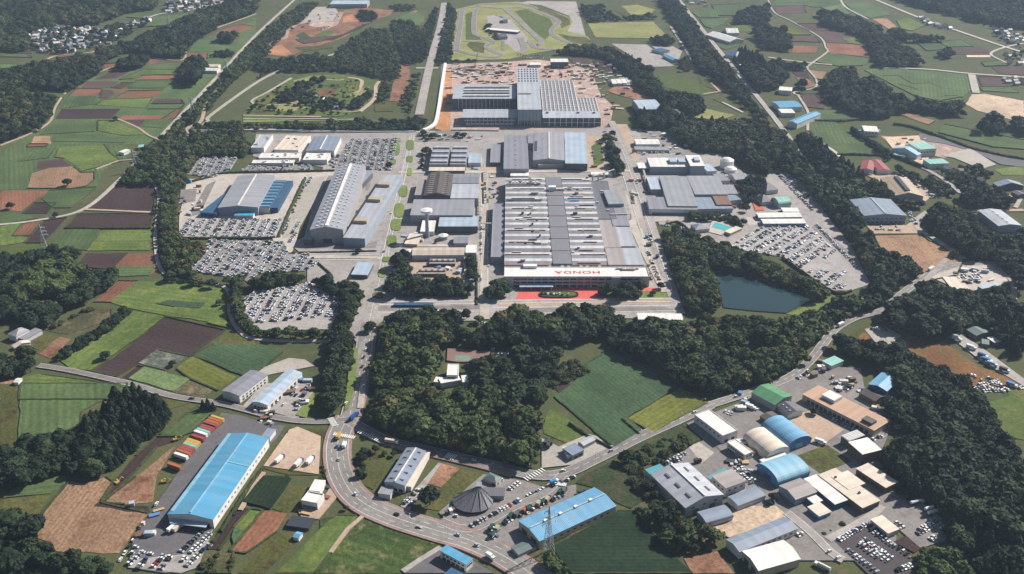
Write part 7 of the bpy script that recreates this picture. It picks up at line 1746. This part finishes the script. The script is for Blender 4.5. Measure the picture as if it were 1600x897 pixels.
for t in ('880,220 1030,215', '900,200 1000,235', '660,110 820,105', '600,30 640,20', '780,20 880,25'):
    a, b = x5(t); car_row(p_, a, b, .8)
p_ = place('the scrap yard beside the tan barn')
for t in ('820,400 960,420', '900,430 1050,500', '980,500 1060,520', '600,350 640,380'):
    a, b = y1(t); car_row(p_, a, b, .8, step=3.5)
p_ = place('the building site edge')
for a, b in (((700,108),(780,106)),((705,112),(775,110)),((945,120),(955,135)),((700,215),(755,214)),((650,210),(700,212))): car_row(p_, a, b, .7, step=3.2)
p_ = place('the race circuit paddock and gate yard')
for a, b in (((806,87),(850,86)),((806,91),(850,91)),((775,25),(790,30))): car_row(p_, a, b, .7)
p_ = place('the test ground yard at the top')
for t in ('590,110 660,105', '620,125 680,120', '540,245 610,225', '545,255 600,240'):
    a, b = w2(t); car_row(p_, a, b, .8, step=4)
# moving cars on the roads
p_ = place('the main road curve')
for px, py, a in ((556,775,-.9),(620,806,2.6),(655,826,-.4),(715,838,2.7),(745,855,-.6),(880,738,.3),(955,707,.55),(1085,646,.5),(1150,622,.35),(740,722,-.2),(400,645,-.15),(300,625,.1),(530,720,1.5),(541,633,1.2),(578,642,1.3),(522,650,.3),(527,700,1.5),(1262,580,.7)): x, y = S(px, py); CARS.append((x, y, ZTOP, a, rng.choices(range(12), CW)[0], p_))
p_ = place('the avenue of the plant'); 
for px, py in ((600,395),(612,335),(566,575),(569,560),(572,548)): x, y = S(px, py); CARS.append((x, y, ZTOP, 1.35, rng.choices(range(12), CW)[0], p_))
CARS = [(q[0], q[1], gz(q[0], q[1])+.02)+q[3:] for q in CARS]
seen = [i for i in range(len(CARS)) if -5 < Q(*CARS[i][:2])[0] < 1605 and -5 < Q(*CARS[i][:2])[1] < 900]
seen.sort(key=lambda i: CARS[i][1]); NEAR = set(seen[:300])
for i in sorted(NEAR):
    x, y, z, rz, k, pl = CARS[i]; me, colour, body = CK[k]
    o = link('parked_car' if 'curve' not in PLACES[pl] else 'car', me, None, (x, y, z)); o.rotation_euler = (0, 0, rz); tag(o, f'{colour} {body} in {PLACES[pl]}', 'car', f'{colour} {body}s, {PLACES[pl]}')
for pl, txt in enumerate(PLACES):
    C_ = [c for i, c in enumerate(CARS) if c[5] == pl and i not in NEAR]
    if C_: scatter('parked_cars', car_kit, [c[:3] for c in C_], [c[4] for c in C_], [(0, 0, c[3]) for c in C_], [(1.03, 1.03, 1.03) for c in C_], f'rows of small cars in {txt}', 'cars')
print('CARS', len(CARS))
# ---- lorries, trailers, buses
def wheels(root, xs, w, r=.5):
    for x in xs:
        for s in (-1, 1):
            k = ('wheel', r)
            if k not in PARTM:
                mb = MB(); n = 12; P = [(r*math.cos(t*6.283/n), r*math.sin(t*6.283/n)) for t in range(n)]
                mb.quad(*[(x_, -.15, z_) for x_, z_ in P]); mb.quad(*[(x_, .15, z_) for x_, z_ in P])
                for (a, b), (c, d) in zip(P, P[1:]+P[:1]): mb.quad((a, -.15, b), (c, -.15, d), (c, .15, d), (a, .15, b))
                PARTM[k] = mb.mesh('wheel', 'tyre')
            link('wheel', PARTM[k], root, (x, s*(w/2-.15), r))
def trailer(px, py, rz, mat, label, group=None, L=12.2):
    x, y = S(px, py); z = gz(x, y)+.02; root = tag(empty('trailer', x, y, z, rz), label, 'trailer', group)
    m = MB(); m.box(-L/2, L/2, -1.25, 1.25, 1.25, 3.95, bottom=True); b = m.build('cargo_box', mat, root)
    d = MB()
    for k in range(12): d.box(-L/2+L*k/12+.2, -L/2+L*k/12+.45, -1.3, 1.3, 1.35, 3.9)
    d.build('rib', mat, b)
    m = MB(); m.box(-L/2, L/2, -.5, .5, .8, 1.25, bottom=True); m.build('chassis', 'frame_dark', root); wheels(root, (-L/2+1.2, -L/2+2.5), 2.5)
    m = MB(); m.box(L/2-2.4, L/2-2.1, -.9, -.6, 0, .9); m.box(L/2-2.4, L/2-2.1, .6, .9, 0, .9); m.build('landing_leg', 'steel', root)
def lorry(px, py, rz, mat, cab, label, L=9.5, tanker=False, name='lorry', cat='truck', group=None):
    x, y = S(px, py); z = gz(x, y)+.02; root = tag(empty(name, x, y, z, rz), label, cat, group)
    m = MB()
    if tanker:
        n = 12; P = [(1.25*math.cos(t*6.283/n), 2.5+1.2*math.sin(t*6.283/n)) for t in range(n)]
        for (a, b), (c, d) in zip(P, P[1:]+P[:1]): m.quad((-L/2, a, b), (L/2-2.4, a, b), (L/2-2.4, c, d), (-L/2, c, d))
        m.quad(*[(-L/2, a, b) for a, b in P]); m.quad(*[(L/2-2.4, a, b) for a, b in P])
    else: m.box(-L/2, L/2-2.3, -1.25, 1.25, 1.1, 3.6, bottom=True)
    m.build('cargo_body', mat, root)
    m = MB(); m.box(L/2-2.1, L/2-.1, -1.2, 1.2, .5, 2.7, bottom=True); m.quad((L/2-.1, -1.2, 1.5), (L/2+.05, -1.2, 1.4), (L/2+.05, 1.2, 1.4), (L/2-.1, 1.2, 1.5)); c = m.build('cab', cab, root)
    m = MB(); m.box(L/2-.12, L/2-.02, -1.1, 1.1, 1.55, 2.5); m.build('windscreen', 'glass_dark', c)
    m = MB(); m.box(-L/2, L/2-.2, -.5, .5, .6, 1.1, bottom=True); m.build('chassis', 'frame_dark', root); wheels(root, (-L/2+1.3, -L/2+2.4, L/2-1.2), 2.4)
u_, v_ = S(*y8('230,400')[0]), S(*y8('420,170')[0]); lane = math.atan2(*(v_-u_)[::-1]); 
TR = (('418,163','car_green','green'),('425,174','car_yellow','yellow'),('413,184','car_orange','orange'),('402,194','car_orange','orange'),('392,203','steel_red','red'),('380,212','steel_red','red'),('370,221','steel_red','red'),('358,231','roof_mint','mint'),('346,241','white_paint','white'),('333,261','steel_red','red'),
      ('312,280','car_yellow','yellow'),('304,290','car_yellow','yellow'),('296,300','roof_mint','mint'),('286,310','steel_red','red'),('276,320','steel_red','red'),('266,331','car_orange','orange'),('253,347','white_paint','white'),('222,395','car_orange','orange'))
ordn = ('first', 'second', 'third', 'fourth', 'fifth', 'sixth', 'seventh', 'eighth', 'ninth', 'tenth', 'eleventh', 'twelfth', 'thirteenth', 'fourteenth', 'fifteenth', 'sixteenth', 'seventeenth', 'last')
for i, (t, m, c) in enumerate(TR): px, py = y8(t)[0]; trailer(px, py+2, lane-math.pi/2-.25, m, f'{c} container trailer, {ordn[i]} from the road end of the trailer row', 'container trailers beside the blue warehouse')
for t, rz, lab in (('718,366', 1.15, 'left of three white lorries on the gravel yard'), ('808,384', 1.2, 'middle of three white lorries on the gravel yard'), ('862,372', 1.25, 'right of three white lorries on the gravel yard')):
    lorry(*y8(t)[0], rz, 'white_paint', 'car_blue', lab, 10)
for t, rz, m, lab in (('213,692', 1.1, 'white_paint', 'left white lorry at the dock of the blue warehouse'), ('240,690', 1.1, 'roof_cream', 'right cream lorry at the dock of the blue warehouse')): lorry(*y8(t)[0], rz, m, 'car_white', lab, 9)
for t, rz, m, cb, lab, kw in (('995,258', 1.45, 'car_yellow', 'car_yellow', 'yellow lorry at the stop line of the main junction', dict(L=8)), ('1022,300', 1.5, 'white_paint', 'car_white', 'white lorry behind the main junction', dict(L=7)), ('1068,165', 1.1, 'car_blue', 'car_blue', 'blue lorry in the side lane by the central wood', dict(L=11))):
    lorry(*y8(t)[0], rz, m, cb, lab, **kw)
lorry(*x1('805,828')[0], -.75, 'white_paint', 'car_white', 'white minibus driving on the lower main road', 7, name='minibus', cat='bus')
lorry(*x1('340,285')[0], -.25, 'roof_cream', 'car_white', 'cream bus parked at the roadside below the central wood', 11, name='bus', cat='bus')
lorry(*x1('1105,475')[0], .6, 'car_skyblue', 'car_white', 'sky-blue lorry turning at the east junction', 7)
lorry(*y5('455,520')[0], .7, 'white_paint', 'car_white', 'white lorry on the road bend by the pond wood', 10)
lorry(*y5('1015,170')[0], .75, 'white_paint', 'car_white', 'white lorry beside the tan field', 11)
for t, lab in (('700,570', 'upper of the three tank lorries at the edge of the conifer wood'), ('768,600', 'middle of the three tank lorries at the edge of the conifer wood'), ('782,618', 'lowest of the three tank lorries at the edge of the conifer wood')): lorry(*x4(t)[0], .35, 'white_paint', 'car_white', lab, 11, tanker=True)
for t, lab, c in (('255,870', 'white tank lorry at the bottom of the works estate road', 'white_paint'),): lorry(*x4(t)[0], 2.4, c, 'car_white', lab, 11, tanker=True)
lorry(*x3('490,590')[0], .5, 'roof_cream', 'car_white', 'cream lorry beside the rounded blue-grey shed', 8)
lorry(*x3('850,345')[0], -.6, 'white_paint', 'car_white', 'white lorry beside the large blue barrel-roofed hall', 9)
lorry(*x3('500,165')[0], -.6, 'roof_ice', 'car_blue', 'blue and white lorry near the green gabled workshop', 9); lorry(*x3('520,180')[0], -.6, 'white_paint', 'car_white', 'white lorry near the green gabled workshop', 9)
for t, m, lab in (('530,298', 'white_paint', 'upper white bus on the heath edge'), ('655,372', 'white_paint', 'lower white bus on the heath edge'), ('755,447', 'car_blue', 'deep blue lorry on the heath'), ('795,485', 'car_skyblue', 'sky-blue lorry beside the deep blue one'), ('840,520', 'roof_paleblue', 'pale blue lorry next to the sky-blue one'), ('945,570', 'frame_dark', 'dark lorry at the lane below the blue lorries'), ('1010,697', 'car_skyblue', 'sky-blue truck beside the scrap pile')):
    lorry(*w5(t)[0], -.75, m, 'car_white', lab, 9)
GL = (('810,690', 'car_green'), ('818,722', 'car_green'), ('840,692', 'wall_tan'), ('900,635', 'car_green'), ('930,625', 'wall_dark'), ('968,605', 'car_orange'), ('985,598', 'car_green'), ('1035,575', 'wall_tan'), ('1055,568', 'car_green'), ('1075,555', 'wall_tan'), ('1135,520', 'car_green'), ('1152,514', 'wall_dark'))
for i, (t, c) in enumerate(GL): lorry(*x1(t)[0], 1.1, c, 'car_green', f'green-cabbed lorry, {ordn[i]} from the left in the sky-blue roofed workshop yard', 6.5, group='green-cabbed lorries of the workshop yard')
for i, t in enumerate(('880,420', '800,440', '330,520')): lorry(*x2(t)[0] if i else x2('875,375')[0], .3, 'frame_dark', 'car_black', ('dark lorry behind the big grey gabled works', 'dark van on the concrete of the gabled works yard', 'flat dark lorry at the east junction')[i], 6)
for i, t in enumerate(('160,285', '172,300', '185,285')): lorry(*x2(t)[0], 1.4, 'frame_dark', 'car_black', ('left', 'middle', 'right')[i]+' dark lorry parked behind the roadside garage', 7)
# excavators on the dug earth
def digger(px, py, rz, label):
    x, y = S(px, py); root = tag(empty('excavator', x, y, gz(x, y), rz), label, 'excavator')
    m = MB(); m.box(-1.8, 1.8, .7, 1.3, 0, .8); m.box(-1.8, 1.8, -1.3, -.7, 0, .8); m.build('track', 'frame_dark', root)
    m = MB(); m.box(-1.9, 1.2, -1.2, 1.2, .9, 1.9, bottom=True); m.box(.1, 1.2, .1, 1.15, 1.9, 2.9); m.build('cab', 'car_yellow', root)
    m = MB(); m.bar((1.1, -.3, 1.6), (3.6, -.3, 3.6), .4); m.bar((3.6, -.3, 3.6), (5.2, -.3, 1.6), .35); m.build('arm', 'car_yellow', root)
    m = MB(); m.box(4.8, 5.7, -.8, .2, .7, 1.5, bottom=True); m.build('bucket', 'frame_dark', root)
digger(*y7('830,268')[0], .6, 'yellow excavator at the head of the dug earth'); digger(*y7('555,470')[0], 1.0, 'excavator on the track beside the stubble field'); digger(*y7('775,465')[0], .2, 'excavator beside the trailer row on the dug earth')
# drums and odds in the plant yards
ZONES = (('west of the saw-tooth hall', 755,780,270,312, 26), ('in the north-east plant yard', 1000,1075,205,243, 36), ('south of the building site hoarding', 672,755,212,224, 22), ('at the west edge of the blue-edged warehouse yard', 280,318,282,345, 30), ('beside the water tower', 632,660,360,385, 26), ('along the east plant road', 985,1012,225,330, 24),
         ('by the square white store', 735,752,258,268, 8), ('around the white storage tanks', 1120,1150,262,300, 18), ('between the east hall and the club houses', 1120,1165,300,335, 18), ('in the energy yard', 640,725,402,432, 30), ('on the yard east of the wide north hall', 925,960,205,262, 20), ('behind the office block end', 1008,1030,345,440, 14),
         ('around the wide hall loading canopy', 835,915,258,268, 12), ('near the green gabled workshop', 1155,1195,615,650, 18), ('between the barrel-roofed halls and the grey works', 1140,1175,690,740, 34), ('on the yard of the tall blue-roofed block', 1285,1350,585,615, 30), ('at the end of the light-brown factory', 1365,1390,640,665, 16), ('beside the stepped cream unit', 1310,1345,680,715, 12),
         ('along the trailer row of the blue warehouse', 200,250,780,860, 12), ('beside the white-roofed long warehouse', 440,490,595,640, 24), ('by the blue house west of the warehouse annex', 412,440,640,665, 12), ('around the roadside shop', 475,515,760,810, 12), ('beside the cone-roofed restaurant', 690,705,795,812, 6), ('in the scrap yard beside the tan barn', 1405,1465,275,310, 34), ('in the machine yard', 1480,1550,420,445, 24),
         ('by the villa clearing', 765,820,545,565, 14), ('at the mint-roofed shed', 1265,1300,565,590, 16), ('in the depot yard', 1395,1460,215,250, 16), ('on the test yard at the top', 470,530,18,48, 20))
for place_, xa, xb, ya, yb, n_ in ZONES:
    for i in range(int(n_*.6)):
        px, py = rng.uniform(xa, xb), rng.uniform(ya, yb); x_, y_ = S(px, py)
        if any(inside(f, np.array([x_]), np.array([y_]))[0] for f in FOOT): continue
        pale = rng.random() < .5
        crate('yard_stack', f'pale stack of goods {place_}' if pale else f'dark or rusty stack of goods {place_}', px, py, (rng.choice((2, 3, 5, 7)), rng.choice((2, 3, 4)), rng.choice((1, 1.5, 2.5, 3.2))), rng.choice(('wall_white', 'roof_cream', 'wall_pale', 'roof_ice')) if pale else rng.choice(('roof_rust', 'frame_dark', 'ply', 'wall_dark', 'roof_darkbrown', 'wall_brown', 'wall_blue')), 'stacked goods', f'pale goods {place_}' if pale else f'dark goods {place_}', rng.uniform(-.5, .5))
# street lamps along the near main road
def lamp(px, py, rz, label, group):
    x, y = S(px, py); root = tag(empty('street_lamp', x, y, gz(x, y)-.1, rz), label, 'street lamp', group)
    m = MB(); m.cyl(0, 0, 0, 9, .14, .09, 8); m.build('post', 'steel', root); m = MB(); m.bar((0, 0, 8.9), (2.2, 0, 9.4), .12); m.build('arm', 'steel', root); m = MB(); m.box(1.9, 2.9, -.2, .2, 9.3, 9.5, bottom=True); m.build('lamp_head', 'wall_pale', root)
for i, (px, py) in enumerate(((516,738),(560,795),(640,825),(700,842),(770,880),(832,742),(930,722),(1000,686),(1060,660),(1096,640),(566,620))): lamp(px, py, i*.7, 'slim grey lamp post standing beside the main roads', 'lamp posts along the main roads')

# ------------------------------------------------------------------ the air
def haze():
    m = bpy.data.materials.new('haze_air'); m.use_nodes = True; nt = m.node_tree; nt.nodes.clear()
    v = nt.nodes.new('ShaderNodeVolumePrincipled'); o = nt.nodes.new('ShaderNodeOutputMaterial')
    v.inputs['Color'].default_value = (.55, .72, .95, 1); v.inputs['Density'].default_value = .000065; v.inputs['Anisotropy'].default_value = .2
    nt.links.new(v.outputs[0], o.inputs['Volume'])
    me = bpy.data.meshes.new('haze'); mb = MB(); mb.box(-16400, 16400, -4400, 26400, -1.5, 470, bottom=True)
    me = bpy.data.meshes.new('haze'); me.from_pydata(mb.v, [], mb.f); me.materials.append(m); me.update()
    tag(link('haze', me), 'thin blue summer haze over the land', 'haze', None, 'stuff')
haze()
